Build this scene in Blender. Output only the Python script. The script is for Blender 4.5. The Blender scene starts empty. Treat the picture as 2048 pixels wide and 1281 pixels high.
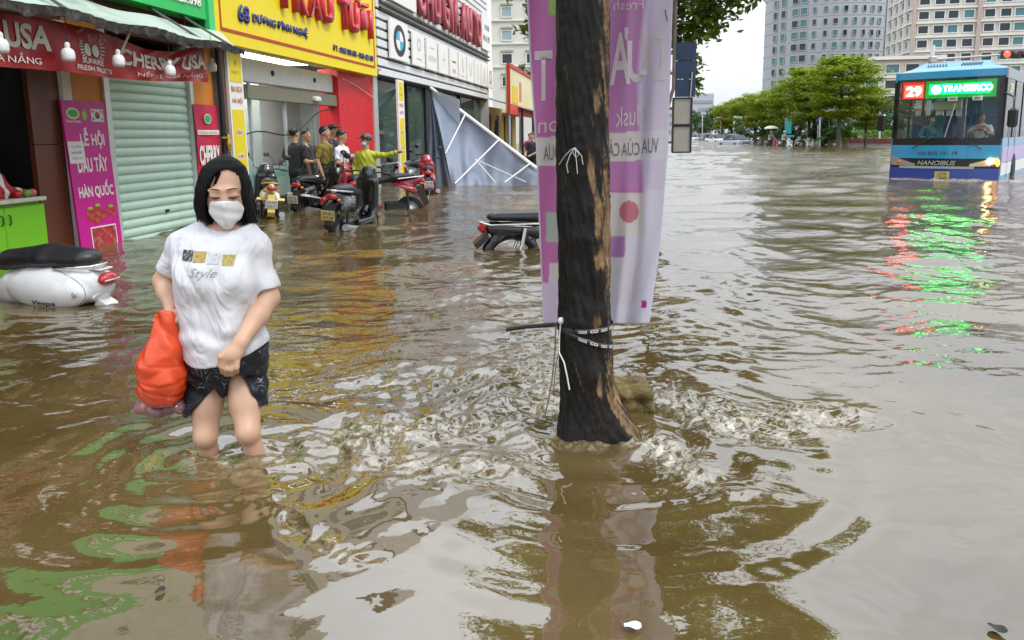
import bpy, bmesh, math, random
import numpy as np
from mathutils import Vector, Matrix, Euler
from mathutils.bvhtree import BVHTree

rnd = random.Random(7)
R = math.radians
SC = bpy.context.scene
COL = SC.collection

# ------------------------------------------------------------------ camera
FPX, UC, VC, CAM_H = 1490.0, 1024.0, 510.0, 1.27      # focal length and centre in photograph pixels, metres above the water
PITCH = math.atan((VC - 270.0) / FPX)
ROLL = R(-0.7)
cam = bpy.data.cameras.new('camera')
cam.sensor_width = 36.0
cam.lens = 36.0 * FPX / 2048.0
cam.shift_y = (VC - 640.5) / 2048.0
cam.clip_start, cam.clip_end = 0.05, 2000.0
cam_ob = bpy.data.objects.new('camera', cam)
COL.objects.link(cam_ob)
CAM_M = Euler((math.pi / 2 - PITCH, 0, 0)).to_matrix() @ Euler((0, 0, ROLL)).to_matrix()
cam_ob.matrix_world = Matrix.Translation((0, 0, CAM_H)) @ CAM_M.to_4x4()
SC.camera = cam_ob

# ------------------------------------------------------------------ sky, sun, exposure
world = bpy.data.worlds.new('World')
SC.world = world
world.use_nodes = True
SUN_EL, SUN_AZ = R(55), R(122)          # high, behind the camera to the right, veiled by cloud
def build_world():
    nt = world.node_tree
    nt.nodes.clear()
    N, L = nt.nodes.new, nt.links.new
    out = N('ShaderNodeOutputWorld'); bg = N('ShaderNodeBackground')
    sky = N('ShaderNodeTexSky'); sky.sky_type = 'NISHITA'; sky.sun_disc = False
    sky.sun_elevation = SUN_EL; sky.sun_rotation = SUN_AZ; sky.air_density = 1.0; sky.dust_density = 3.0
    tc = N('ShaderNodeTexCoord'); sep = N('ShaderNodeSeparateXYZ')
    L(tc.outputs['Generated'], sep.inputs[0])
    # overcast: brighter overhead than at the horizon, with soft cloud lumps
    up = N('ShaderNodeMapRange'); up.inputs[1].default_value = 0.0; up.inputs[2].default_value = 0.8
    up.inputs[3].default_value = 8.6; up.inputs[4].default_value = 18.5
    L(sep.outputs[2], up.inputs[0])
    mp = N('ShaderNodeMapping'); mp.inputs['Scale'].default_value = (1.6, 1.6, 4.0)
    L(tc.outputs['Generated'], mp.inputs[0])
    nz = N('ShaderNodeTexNoise'); nz.inputs['Scale'].default_value = 1.3; nz.inputs['Detail'].default_value = 5
    nz.inputs['Roughness'].default_value = 0.55
    L(mp.outputs[0], nz.inputs['Vector'])
    cl = N('ShaderNodeMapRange'); cl.inputs[1].default_value = 0.3; cl.inputs[2].default_value = 0.72
    cl.inputs[3].default_value = 0.72; cl.inputs[4].default_value = 1.14
    L(nz.outputs[0], cl.inputs[0])
    mul = N('ShaderNodeMath'); mul.operation = 'MULTIPLY'
    L(up.outputs[0], mul.inputs[0]); L(cl.outputs[0], mul.inputs[1])
    tint = N('ShaderNodeMix'); tint.data_type = 'RGBA'; tint.blend_type = 'MULTIPLY'
    tint.inputs[0].default_value = 1.0; tint.inputs[6].default_value = (0.93, 0.985, 1.06, 1)
    L(mul.outputs[0], tint.inputs[7])
    mix = N('ShaderNodeMix'); mix.data_type = 'RGBA'; mix.inputs[0].default_value = 0.92
    L(sky.outputs[0], mix.inputs[6]); L(tint.outputs[2], mix.inputs[7])
    L(mix.outputs[2], bg.inputs[0]); bg.inputs[1].default_value = 0.1
    L(bg.outputs[0], out.inputs[0])
build_world()
sun = bpy.data.lights.new('sun', 'SUN')
sun.energy = 1.5; sun.angle = R(14); sun.color = (1.0, 0.96, 0.9)
sun_ob = bpy.data.objects.new('sun', sun); COL.objects.link(sun_ob)
sd = Vector((math.sin(SUN_AZ) * math.cos(SUN_EL), math.cos(SUN_AZ) * math.cos(SUN_EL), math.sin(SUN_EL)))
sun_ob.rotation_euler = (-sd).to_track_quat('-Z', 'Y').to_euler()
sun_ob.location = sd * 60
vs = SC.view_settings
vs.view_transform = 'Standard'; vs.look = 'None'; vs.gamma = 1.0; vs.use_curve_mapping = False
vs.exposure = 0.42
SC.cycles.use_denoising = True
SC.cycles.max_bounces = 8; SC.cycles.diffuse_bounces = 3; SC.cycles.glossy_bounces = 4
SC.cycles.transparent_max_bounces = 16; SC.cycles.transmission_bounces = 4
SC.cycles.caustics_reflective = False; SC.cycles.caustics_refractive = False
SC.cycles.sample_clamp_indirect = 6.0

# ------------------------------------------------------------------ where a sight line meets the water (z = 0) or a given distance
def ray(u, v):
    return CAM_M @ Vector(((u - UC) / FPX, -(v - VC) / FPX, -1.0))
def W(u, v, z=0.0):
    d = ray(u, v); return Vector((0, 0, CAM_H)) + d * ((z - CAM_H) / d.z)
def P(u, v, Y):
    d = ray(u, v); return Vector((0, 0, CAM_H)) + d * (Y / d.y)
GROUND, WALK = -0.42, -0.30       # road and pavement below the flood
# shop row: origin on the facade line, x away along the row, -y out to the street
ROW_O = W(250, 480)
_d = ray(1274, 268); ROW_A = math.atan2(_d.y, _d.x)
ROW_M = Matrix.Translation(ROW_O) @ Matrix.Rotation(ROW_A, 4, 'Z')
def row(s, o, z):                   # metres along the row, out to the street, above the water
    return ROW_M @ Vector((s, -o, z))

# ------------------------------------------------------------------ materials
MATS = {}
def sock(n, key, v):
    if key in n.inputs: n.inputs[key].default_value = v
def mat(name, col, rough=0.5, metal=0.0, var=0.0, vscale=6.0, bump=0.0, bscale=40.0, emit=0.0, coat=0.0, spec=0.5,
        dirt=None, dirt_amt=0.0, dscale=3.0, trans=0.0, sss=0.0, island=0.0, stretch=(1, 1, 1), sheen=0.0):
    if name in MATS: return MATS[name]
    m = bpy.data.materials.new(name); m.use_nodes = True
    nt = m.node_tree; N, L = nt.nodes.new, nt.links.new
    b = nt.nodes['Principled BSDF']; out = nt.nodes['Material Output']
    b.inputs['Base Color'].default_value = (*col, 1); b.inputs['Roughness'].default_value = rough
    b.inputs['Metallic'].default_value = metal; sock(b, 'Specular IOR Level', spec); sock(b, 'Coat Weight', coat); sock(b, 'Coat Roughness', 0.05)
    if sss: sock(b, 'Subsurface Weight', sss); sock(b, 'Subsurface Scale', 0.01); b.inputs['Subsurface Radius'].default_value = (1, .35, .2)
    if sheen: sock(b, 'Sheen Weight', sheen)
    if emit:
        b.inputs['Emission Color'].default_value = (*col, 1); b.inputs['Emission Strength'].default_value = emit
    tc = N('ShaderNodeTexCoord'); mp = N('ShaderNodeMapping'); mp.inputs['Scale'].default_value = stretch
    L(tc.outputs['Object'], mp.inputs[0]); vec = mp.outputs[0]
    cur = None
    def mixc(fac, c2, mode='MIX'):
        nonlocal cur
        mx = N('ShaderNodeMix'); mx.data_type = 'RGBA'; mx.blend_type = mode
        L(fac, mx.inputs[0])
        if cur is None: mx.inputs[6].default_value = (*col, 1)
        else: L(cur, mx.inputs[6])
        mx.inputs[7].default_value = (*c2, 1); cur = mx.outputs[2]
    def ramp(src, lo, hi, a=0.0, c=1.0):
        r = N('ShaderNodeMapRange'); r.inputs[1].default_value = lo; r.inputs[2].default_value = hi
        r.inputs[3].default_value = a; r.inputs[4].default_value = c; L(src, r.inputs[0]); return r.outputs[0]
    if var:
        nz = N('ShaderNodeTexNoise'); nz.inputs['Scale'].default_value = vscale; nz.inputs['Detail'].default_value = 6; nz.inputs['Roughness'].default_value = 0.6
        L(vec, nz.inputs['Vector'])
        mixc(ramp(nz.outputs[0], 0.35, 0.7, 0, 1), tuple(max(0, c * (1 - var)) for c in col))
        L(ramp(nz.outputs[0], 0.3, 0.7, max(0.02, rough * 0.8), min(1, rough * 1.2)), b.inputs['Roughness'])
    if island:
        g = N('ShaderNodeNewGeometry')
        mixc(ramp(g.outputs['Random Per Island'], 0, 1, 0, 1), tuple(min(1, c * (1 + island)) for c in (col[0] * 1.15, col[1], col[2] * .8)))
    if dirt:
        nz = N('ShaderNodeTexNoise'); nz.inputs['Scale'].default_value = dscale; nz.inputs['Detail'].default_value = 8; nz.inputs['Roughness'].default_value = 0.7
        L(vec, nz.inputs['Vector'])
        mixc(ramp(nz.outputs[0], 0.5, 0.72, 0, dirt_amt), dirt)
    if cur is not None: L(cur, b.inputs['Base Color'])
    if bump:
        nz = N('ShaderNodeTexNoise'); nz.inputs['Scale'].default_value = bscale; nz.inputs['Detail'].default_value = 5
        L(vec, nz.inputs['Vector'])
        bp = N('ShaderNodeBump'); bp.inputs['Strength'].default_value = min(1, bump); bp.inputs['Distance'].default_value = 0.01 * max(1, bump)
        L(nz.outputs[0], bp.inputs['Height']); L(bp.outputs[0], b.inputs['Normal'])
    if trans:
        tl = N('ShaderNodeBsdfTranslucent'); ms = N('ShaderNodeMixShader'); ms.inputs[0].default_value = trans
        if cur is not None: L(cur, tl.inputs[0])
        else: tl.inputs[0].default_value = (*col, 1)
        L(b.outputs[0], ms.inputs[1]); L(tl.outputs[0], ms.inputs[2]); L(ms.outputs[0], out.inputs[0])
    MATS[name] = m
    return m
def glass(name, col=(0.8, 0.9, 0.9), alpha=0.25, rough=0.02):
    """A thin pane: see-through with a tint and a mirror-like skin."""
    if name in MATS: return MATS[name]
    m = bpy.data.materials.new(name); m.use_nodes = True
    nt = m.node_tree; nt.nodes.clear(); N, L = nt.nodes.new, nt.links.new
    out = N('ShaderNodeOutputMaterial'); tr = N('ShaderNodeBsdfTransparent'); gl = N('ShaderNodeBsdfGlossy'); df = N('ShaderNodeBsdfDiffuse')
    tr.inputs[0].default_value = (*col, 1); gl.inputs['Roughness'].default_value = rough; df.inputs[0].default_value = (*[c * .6 for c in col], 1)
    m1 = N('ShaderNodeMixShader'); m1.inputs[0].default_value = alpha; L(tr.outputs[0], m1.inputs[1]); L(df.outputs[0], m1.inputs[2])
    fr = N('ShaderNodeFresnel'); fr.inputs[0].default_value = 1.5
    gm = N('ShaderNodeNewGeometry'); iv = N('ShaderNodeMath'); iv.operation = 'SUBTRACT'; iv.inputs[0].default_value = 1.0; L(gm.outputs['Backfacing'], iv.inputs[1]); fm = N('ShaderNodeMath'); fm.operation = 'MULTIPLY'; L(fr.outputs[0], fm.inputs[0]); L(iv.outputs[0], fm.inputs[1])
    m2 = N('ShaderNodeMixShader'); L(fm.outputs[0], m2.inputs[0]); L(m1.outputs[0], m2.inputs[1]); L(gl.outputs[0], m2.inputs[2]); L(m2.outputs[0], out.inputs[0])
    MATS[name] = m
    return m

# ------------------------------------------------------------------ object helpers
def tag(o, label=None, cat=None, group=None, kind=None):
    if label: o['label'] = label
    if cat: o['category'] = cat
    if group: o['group'] = group
    if kind: o['kind'] = kind
    return o
def thing(name, label, cat, loc=(0, 0, 0), rz=0.0, group=None, M=None):
    o = bpy.data.objects.new(name, None); COL.objects.link(o); o.empty_display_size = 0.1
    if M is not None: o.matrix_world = M
    else: o.location = loc; o.rotation_euler = (0, 0, rz)
    return tag(o, label, cat, group)
def obj(name, me, m=None, parent=None, loc=None, rot=None, M=None):
    o = bpy.data.objects.new(name, me); COL.objects.link(o)
    if m is not None:
        if me.materials: 
            o.material_slots[0].link = 'OBJECT'; o.material_slots[0].material = m
        else: me.materials.append(m)
    if parent is not None: o.parent = parent
    if M is not None: o.matrix_local = M
    if loc is not None: o.location = loc
    if rot is not None: o.rotation_euler = rot
    return o
def copy_tree(o, parent=None):
    c = o.copy(); COL.objects.link(c); c.parent = parent
    for ch in list(o.children): copy_tree(ch, c)
    return c
def mesh_np(verts, faces, smooth=True, name='mesh'):
    """faces: int array (n,3) or (n,4)."""
    verts = np.asarray(verts, np.float32); faces = np.asarray(faces, np.int32)
    me = bpy.data.meshes.new(name)
    k = faces.shape[1]; n = len(faces)
    me.vertices.add(len(verts)); me.vertices.foreach_set('co', verts.ravel())
    me.loops.add(n * k); me.loops.foreach_set('vertex_index', faces.ravel())
    me.polygons.add(n); me.polygons.foreach_set('loop_start', np.arange(0, n * k, k, dtype=np.int32))
    me.polygons.foreach_set('use_smooth', np.full(n, smooth))
    me.update(calc_edges=True); me.validate()
    return me
class MB:
    """Collects boxes, tubes and sheets into one mesh."""
    def __init__(s): s.v, s.f, s.sm = [], [], []
    def add(s, vs, fs, M=None, smooth=False):
        b = len(s.v)
        for p in vs: s.v.append(tuple(M @ Vector(p)) if M is not None else tuple(p))
        for f in fs: s.f.append(tuple(b + i for i in f)); s.sm.append(smooth)
        return s
    def box(s, c, size, M=None, bev=0.0):
        x, y, z = [a / 2 for a in size]; cx, cy, cz = c
        if bev <= 0:
            vs = [(cx + i * x, cy + j * y, cz + k * z) for i in (-1, 1) for j in (-1, 1) for k in (-1, 1)]
            fs = [(0, 1, 3, 2), (4, 6, 7, 5), (0, 4, 5, 1), (2, 3, 7, 6), (0, 2, 6, 4), (1, 5, 7, 3)]
            return s.add(vs, fs, M)
        b = min(bev, x * .99, y * .99, z * .99)
        vs, fs = [], []
        for i in (-1, 1):
            for j in (-1, 1):
                for k in (-1, 1):
                    vs += [(cx + i * x, cy + j * (y - b), cz + k * (z - b)), (cx + i * (x - b), cy + j * y, cz + k * (z - b)), (cx + i * (x - b), cy + j * (y - b), cz + k * z)]
        def V(i, j, k, a): return ((i > 0) * 4 + (j > 0) * 2 + (k > 0)) * 3 + a
        for i in (-1, 1):
            q = [V(i, -1, -1, 0), V(i, 1, -1, 0), V(i, 1, 1, 0), V(i, -1, 1, 0)]; fs.append(q if i > 0 else q[::-1])
            q = [V(-1, i, -1, 1), V(-1, i, 1, 1), V(1, i, 1, 1), V(1, i, -1, 1)]; fs.append(q if i > 0 else q[::-1])
            q = [V(-1, -1, i, 2), V(1, -1, i, 2), V(1, 1, i, 2), V(-1, 1, i, 2)]; fs.append(q if i > 0 else q[::-1])
        for i in (-1, 1):
            for j in (-1, 1):
                q = [V(i, j, -1, 0), V(i, j, 1, 0), V(i, j, 1, 1), V(i, j, -1, 1)]; fs.append(q if i * j < 0 else q[::-1])
                q = [V(i, -1, j, 0), V(i, 1, j, 0), V(i, 1, j, 2), V(i, -1, j, 2)]; fs.append(q if i * j > 0 else q[::-1])
                q = [V(-1, i, j, 1), V(1, i, j, 1), V(1, i, j, 2), V(-1, i, j, 2)]; fs.append(q if i * j < 0 else q[::-1])
                for k in (-1, 1):
                    t = [V(i, j, k, 0), V(i, j, k, 1), V(i, j, k, 2)]; fs.append(t if i * j * k > 0 else t[::-1])
        return s.add(vs, fs, M)
    def tube(s, pts, r, n=8, cap=True, M=None):
        pts = [Vector(p) for p in pts]; m = len(pts)
        rs = r if isinstance(r, (list, tuple)) else [r] * m
        vs, fs = [], []
        ref = None
        for i, p in enumerate(pts):
            t = (pts[min(i + 1, m - 1)] - pts[max(i - 1, 0)]).normalized()
            if ref is None: ref = t.orthogonal().normalized()
            ref = (ref - t * ref.dot(t)); ref = ref.normalized() if ref.length > 1e-6 else t.orthogonal().normalized()
            bi = t.cross(ref)
            for k in range(n):
                a = 2 * math.pi * k / n
                vs.append(p + (ref * math.cos(a) + bi * math.sin(a)) * rs[i])
        for i in range(m - 1):
            for k in range(n):
                fs.append((i * n + k, i * n + (k + 1) % n, (i + 1) * n + (k + 1) % n, (i + 1) * n + k))
        s.add(vs, fs, M, True)
        if cap:
            s.add([vs[k] for k in range(n)], [tuple(range(n))[::-1]], M); s.add([vs[(m - 1) * n + k] for k in range(n)], [tuple(range(n))], M)
        return s
    def lathe(s, prof, n=16, M=None, axis='z'):
        """prof: list of (radius, height)."""
        vs, fs = [], []
        for (r_, h) in prof:
            for k in range(n):
                a = 2 * math.pi * k / n; x, y = r_ * math.cos(a), r_ * math.sin(a)
                vs.append((x, y, h) if axis == 'z' else (x, h, y) if axis == 'y' else (h, x, y))
        for i in range(len(prof) - 1):
            for k in range(n):
                q = (i * n + k, i * n + (k + 1) % n, (i + 1) * n + (k + 1) % n, (i + 1) * n + k); fs.append(q if axis != 'y' else q[::-1])
        return s.add(vs, fs, M, True)
    def prism(s, poly, a, b, axis='y', M=None):
        """poly of 2-D points, extruded from a to b along axis."""
        n = len(poly)
        def pt(p, h): return (p[0], h, p[1]) if axis == 'y' else (p[0], p[1], h) if axis == 'z' else (h, p[0], p[1])
        vs = [pt(p, a) for p in poly] + [pt(p, b) for p in poly]
        fs = [tuple(range(n)), tuple(range(2 * n - 1, n - 1, -1))] + [(i, i + n, (i + 1) % n + n, (i + 1) % n) for i in range(n)]
        return s.add(vs, fs, M)
    def sphere(s, c, r, n=10, m=7, M=None):
        r = r if isinstance(r, (list, tuple)) else (r, r, r)
        vs, fs = [], []
        for i in range(m + 1):
            t = math.pi * i / m
            for k in range(n):
                a = 2 * math.pi * k / n
                vs.append((c[0] + r[0] * math.sin(t) * math.cos(a), c[1] + r[1] * math.sin(t) * math.sin(a), c[2] - r[2] * math.cos(t)))
        for i in range(m):
            for k in range(n):
                fs.append((i * n + k, i * n + (k + 1) % n, (i + 1) * n + (k + 1) % n, (i + 1) * n + k))
        return s.add(vs, fs, M, True)
    def sheet(s, fn, nu, nv, thick=0.0, M=None, smooth=True):
        """fn(a, b) -> point, a and b in 0..1; a real sheet with two skins when thick is set."""
        vs = [Vector(fn(i / nu, j / nv)) for j in range(nv + 1) for i in range(nu + 1)]
        fs = [(j * (nu + 1) + i, j * (nu + 1) + i + 1, (j + 1) * (nu + 1) + i + 1, (j + 1) * (nu + 1) + i) for j in range(nv) for i in range(nu)]
        s.add(vs, fs, M, smooth)
        if thick:
            n = (vs[1] - vs[0]).cross(vs[nu + 1] - vs[0]).normalized() * thick
            s.add([p - n for p in vs], [f[::-1] for f in fs], M, smooth)
            ed = [i for i in range(nu + 1)] + [j * (nu + 1) + nu for j in range(1, nv + 1)] + [nv * (nu + 1) + i for i in range(nu - 1, -1, -1)] + [j * (nu + 1) for j in range(nv - 1, 0, -1)]
            k = len(ed)
            s.add([vs[e] for e in ed] + [vs[e] - n for e in ed], [(i, i + k, (i + 1) % k + k, (i + 1) % k) for i in range(k)], M)
        return s
    def mesh(s):
        me = bpy.data.meshes.new('mesh'); me.from_pydata(s.v, [], s.f)
        me.polygons.foreach_set('use_smooth', s.sm); me.update(); return me
    def build(s, name, m, parent=None, loc=None, rot=None, M=None): return obj(name, s.mesh(), m, parent, loc, rot, M)
def bx(name, c, size, m, parent=None, bev=0.0, rot=None):
    """One box as one object whose own origin is its centre."""
    return MB().box((0, 0, 0), size, bev=bev).build(name, m, parent, loc=c, rot=rot)

# ------------------------------------------------------------------ lettering
def text_mesh(s, w=None, h=None, extrude=0.0, bold=0.0, align='CENTER', shear=0.0, spacing=1.0):
    """Flat lettering in the x-y plane centred on the origin, fitted to w by h metres."""
    cu = bpy.data.curves.new('t', 'FONT'); cu.body = s; cu.align_x = align; cu.resolution_u = 3; cu.offset = bold; cu.extrude = 0
    cu.shear = shear; cu.space_character = spacing
    o = bpy.data.objects.new('t', cu); COL.objects.link(o)
    me = bpy.data.meshes.new_from_object(o.evaluated_get(bpy.context.evaluated_depsgraph_get()))
    bpy.data.objects.remove(o); bpy.data.curves.remove(cu)
    co = np.zeros(len(me.vertices) * 3, np.float32); me.vertices.foreach_get('co', co); co = co.reshape(-1, 3)
    lo, hi = co.min(0), co.max(0); c = (lo + hi) / 2; sz = hi - lo
    k = [1, 1]
    if w: k[0] = w / sz[0]
    if h: k[1] = h / sz[1]
    if w and not h: k[1] = k[0]
    if h and not w: k[0] = k[1]
    co[:, 0] = (co[:, 0] - c[0]) * k[0]; co[:, 1] = (co[:, 1] - c[1]) * k[1]; co[:, 2] = 0
    me.vertices.foreach_set('co', co.ravel()); me.materials.clear(); me.update()
    if extrude:
        bm = bmesh.new(); bm.from_mesh(me)
        r_ = bmesh.ops.extrude_face_region(bm, geom=bm.faces[:])
        bmesh.ops.translate(bm, vec=(0, 0, extrude), verts=[g for g in r_['geom'] if isinstance(g, bmesh.types.BMVert)])
        bmesh.ops.recalc_face_normals(bm, faces=bm.faces[:])
        bm.to_mesh(me); bm.free()
    return me
def frame(right, up, at):
    r_ = Vector(right).normalized(); u_ = Vector(up).normalized(); n_ = r_.cross(u_)
    return Matrix(((r_.x, u_.x, n_.x, at[0]), (r_.y, u_.y, n_.y, at[1]), (r_.z, u_.z, n_.z, at[2]), (0, 0, 0, 1)))
def text(s, m, parent, at, w=None, h=None, right=(1, 0, 0), up=(0, 0, 1), extrude=0.0, bold=0.0, name='lettering', **k):
    return obj(name, text_mesh(s, w, h, extrude, bold, **k), m, parent, M=frame(right, up, at))
def subdivide(me, edge):
    bm = bmesh.new(); bm.from_mesh(me)
    bmesh.ops.triangulate(bm, faces=bm.faces[:])
    for _ in range(6):
        es = [e for e in bm.edges if e.calc_length() > edge]
        if not es: break
        bmesh.ops.subdivide_edges(bm, edges=es, cuts=1)
        bmesh.ops.triangulate(bm, faces=[f for f in bm.faces if len(f.verts) > 3])
    bm.to_mesh(me); bm.free(); return me
def warp(me, fn):
    co = np.zeros(len(me.vertices) * 3, np.float32); me.vertices.foreach_get('co', co)
    co = np.array([tuple(fn(Vector(p))) for p in co.reshape(-1, 3)], np.float32)
    me.vertices.foreach_set('co', co.ravel()); me.update(); return me
def rect_mesh(w, h):
    me = bpy.data.meshes.new('r'); me.from_pydata([(-w / 2, -h / 2, 0), (w / 2, -h / 2, 0), (w / 2, h / 2, 0), (-w / 2, h / 2, 0)], [], [(0, 1, 2, 3)]); return me
def disc_mesh(r, n=24, r2=None, a0=0.0, a1=2 * math.pi, sx=1.0):
    me = bpy.data.meshes.new('d')
    full = abs(a1 - a0 - 2 * math.pi) < 1e-6
    A = [a0 + (a1 - a0) * i / n for i in range(n + (0 if full else 1))]
    if r2 is None:
        vs = [(0, 0, 0)] + [(r * sx * math.cos(a), r * math.sin(a), 0) for a in A]
        fs = [(0, i + 1, (i + 1) % len(A) + 1) for i in range(n)]
    else:
        vs = [(r * sx * math.cos(a), r * math.sin(a), 0) for a in A] + [(r2 * sx * math.cos(a), r2 * math.sin(a), 0) for a in A]
        k = len(A); fs = [(i, (i + 1) % k, (i + 1) % k + k, i + k) for i in range(n)]
        fs = [f[::-1] for f in fs] if r2 > r else fs
    me.from_pydata(vs, [], fs); return me

# ------------------------------------------------------------------ soft bodies: distance fields turned into one continuous skin
class Field:
    def __init__(s, lo, hi, h):
        s.lo = np.array(lo, np.float32); s.h = h
        s.n = [int(math.ceil((b - a) / h)) + 1 for a, b in zip(lo, hi)]
        s.D = np.full(s.n, 9.0, np.float32)
        s.ax = [np.float32(s.lo[i] + h * np.arange(s.n[i])) for i in range(3)]
    def sub(s, lo, hi, pad):
        sl = []
        for i in range(3):
            a = int(max(0, math.floor((lo[i] - pad - s.lo[i]) / s.h))); b = int(min(s.n[i], math.ceil((hi[i] + pad - s.lo[i]) / s.h) + 1))
            sl.append(slice(a, max(a, b)))
        return tuple(sl), (s.ax[0][sl[0]][:, None, None], s.ax[1][sl[1]][None, :, None], s.ax[2][sl[2]][None, None, :])
    def put(s, d, sl, k):
        a = s.D[sl]
        if a.size == 0: return s
        if k <= 0: s.D[sl] = np.minimum(a, d); return s
        h = np.clip(0.5 + 0.5 * (a - d) / k, 0, 1)
        s.D[sl] = a * (1 - h) + d * h - k * h * (1 - h)
        return s
    def cut(s, d, sl=None, k=0.0):
        """keep only where d is positive (carve the shape d away)"""
        sl = sl or (slice(None),) * 3
        a = s.D[sl]; d = -d
        if k <= 0: s.D[sl] = np.maximum(a, d)
        else:
            h = np.clip(0.5 - 0.5 * (a - d) / k, 0, 1); s.D[sl] = a * (1 - h) + d * h + k * h * (1 - h)
        return s
    def cone(s, a, b, ra, rb, k=0.02, squash=None, planes=()):
        a = np.array(a, float); b = np.array(b, float)
        pad = max(ra, rb) + k + 3 * s.h
        if squash is not None: pad += max(ra, rb) * (max(squash) - 1 if max(squash) > 1 else 0)
        sl, (x, y, z) = s.sub(np.minimum(a, b), np.maximum(a, b), pad)
        ba = b - a; L = max(1e-9, float(ba @ ba))
        px, py, pz = x - a[0], y - a[1], z - a[2]
        t = np.clip((px * ba[0] + py * ba[1] + pz * ba[2]) / L, 0, 1)
        qx, qy, qz = px - t * ba[0], py - t * ba[1], pz - t * ba[2]
        if squash is not None: qx, qy, qz = qx / squash[0], qy / squash[1], qz / squash[2]
        d = np.sqrt(qx * qx + qy * qy + qz * qz) - (ra + (rb - ra) * t)
        for (n, p0) in planes:
            d = np.maximum(d, (x - p0[0]) * n[0] + (y - p0[1]) * n[1] + (z - p0[2]) * n[2])
        return s.put(d.astype(np.float32), sl, k)
    def ell(s, c, r, k=0.02, M=None, carve=False):
        pad = max(r) * (1 if M is None else 1) + k + 3 * s.h
        sl, (x, y, z) = s.sub(np.array(c) , np.array(c), pad)
        x, y, z = x - c[0], y - c[1], z - c[2]
        if M is not None:
            Mi = M.to_3x3().transposed()
            x, y, z = (Mi[0][0] * x + Mi[0][1] * y + Mi[0][2] * z, Mi[1][0] * x + Mi[1][1] * y + Mi[1][2] * z, Mi[2][0] * x + Mi[2][1] * y + Mi[2][2] * z)
        k0 = np.sqrt((x / r[0]) ** 2 + (y / r[1]) ** 2 + (z / r[2]) ** 2)
        k1 = np.sqrt((x / r[0] ** 2) ** 2 + (y / r[1] ** 2) ** 2 + (z / r[2] ** 2) ** 2) + 1e-9
        d = (k0 * (k0 - 1) / k1).astype(np.float32)
        return s.cut(d, sl, k) if carve else s.put(d, sl, k)
    def rbox(s, c, half, r, k=0.02, M=None, carve=False):
        rad = math.sqrt(sum(a * a for a in half)) if M is not None else 0
        hp = np.array(half) if M is None else np.full(3, rad)
        sl, (x, y, z) = s.sub(np.array(c) - hp, np.array(c) + hp, k + 3 * s.h + r)
        x, y, z = x - c[0], y - c[1], z - c[2]
        if M is not None:
            Mi = M.to_3x3().transposed()
            x, y, z = (Mi[0][0] * x + Mi[0][1] * y + Mi[0][2] * z, Mi[1][0] * x + Mi[1][1] * y + Mi[1][2] * z, Mi[2][0] * x + Mi[2][1] * y + Mi[2][2] * z)
        qx, qy, qz = np.abs(x) - half[0] + r, np.abs(y) - half[1] + r, np.abs(z) - half[2] + r
        d = np.sqrt(np.maximum(qx, 0) ** 2 + np.maximum(qy, 0) ** 2 + np.maximum(qz, 0) ** 2) + np.minimum(np.maximum(np.maximum(qx, qy), qz), 0) - r
        d = d.astype(np.float32)
        return s.cut(d, sl, k) if carve else s.put(d, sl, k)
    def loft(s, rows, k=0.02, e=2.0, axis=2):
        """rows: (height, centre a, centre b, radius a, radius b), heights ascending; ends are flat."""
        rows = np.array(sorted(rows), float)
        o = [i for i in range(3) if i != axis]
        H = s.ax[axis]
        ca, cb, ra, rb = [np.interp(H, rows[:, 0], rows[:, i]).astype(np.float32) for i in (1, 2, 3, 4)]
        sh = [1, 1, 1]; sh[axis] = -1
        ca, cb, ra, rb, Hh = [q.reshape(sh) for q in (ca, cb, ra, rb, H)]
        sa = [1, 1, 1]; sa[o[0]] = -1; sb = [1, 1, 1]; sb[o[1]] = -1
        A = s.ax[o[0]].reshape(sa); B = s.ax[o[1]].reshape(sb)
        q = (np.abs((A - ca) / ra) ** e + np.abs((B - cb) / rb) ** e) ** (1 / e)
        d = (q - 1) * np.minimum(ra, rb)
        d = np.maximum(d, np.maximum(rows[0, 0] - Hh, Hh - rows[-1, 0]))
        return s.put(d.astype(np.float32), (slice(None),) * 3, k)
    def half(s, n, p0, k=0.0):
        """cut away the side that n points to"""
        x, y, z = s.ax[0][:, None, None], s.ax[1][None, :, None], s.ax[2][None, None, :]
        d = (x - p0[0]) * n[0] + (y - p0[1]) * n[1] + (z - p0[2]) * n[2]
        return s.cut(-d.astype(np.float32), None, k)
    def bend(s, fn):
        x, y, z = s.ax[0][:, None, None], s.ax[1][None, :, None], s.ax[2][None, None, :]
        s.D = (s.D + fn(x, y, z)).astype(np.float32); return s
    def arrays(s):
        D = s.D.copy()
        for i in range(3):
            e = [slice(None)] * 3
            for j in (0, -1): e[i] = j; D[tuple(e)] = np.maximum(D[tuple(e)], 1e-3)
        S = D < 0
        c = np.zeros([k - 1 for k in s.n], np.int8)
        offs = [(i, j, k) for i in (0, 1) for j in (0, 1) for k in (0, 1)]
        def cor(a, o): return a[o[0]:a.shape[0] - 1 + o[0], o[1]:a.shape[1] - 1 + o[1], o[2]:a.shape[2] - 1 + o[2]]
        for o in offs: c += cor(S, o)
        act = (c > 0) & (c < 8)
        I = np.argwhere(act)
        idx = np.full(act.shape, -1, np.int32); idx[act] = np.arange(len(I))
        V = {o: D[I[:, 0] + o[0], I[:, 1] + o[1], I[:, 2] + o[2]] for o in offs}
        acc = np.zeros((len(I), 3), np.float64); cnt = np.zeros(len(I))
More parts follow.
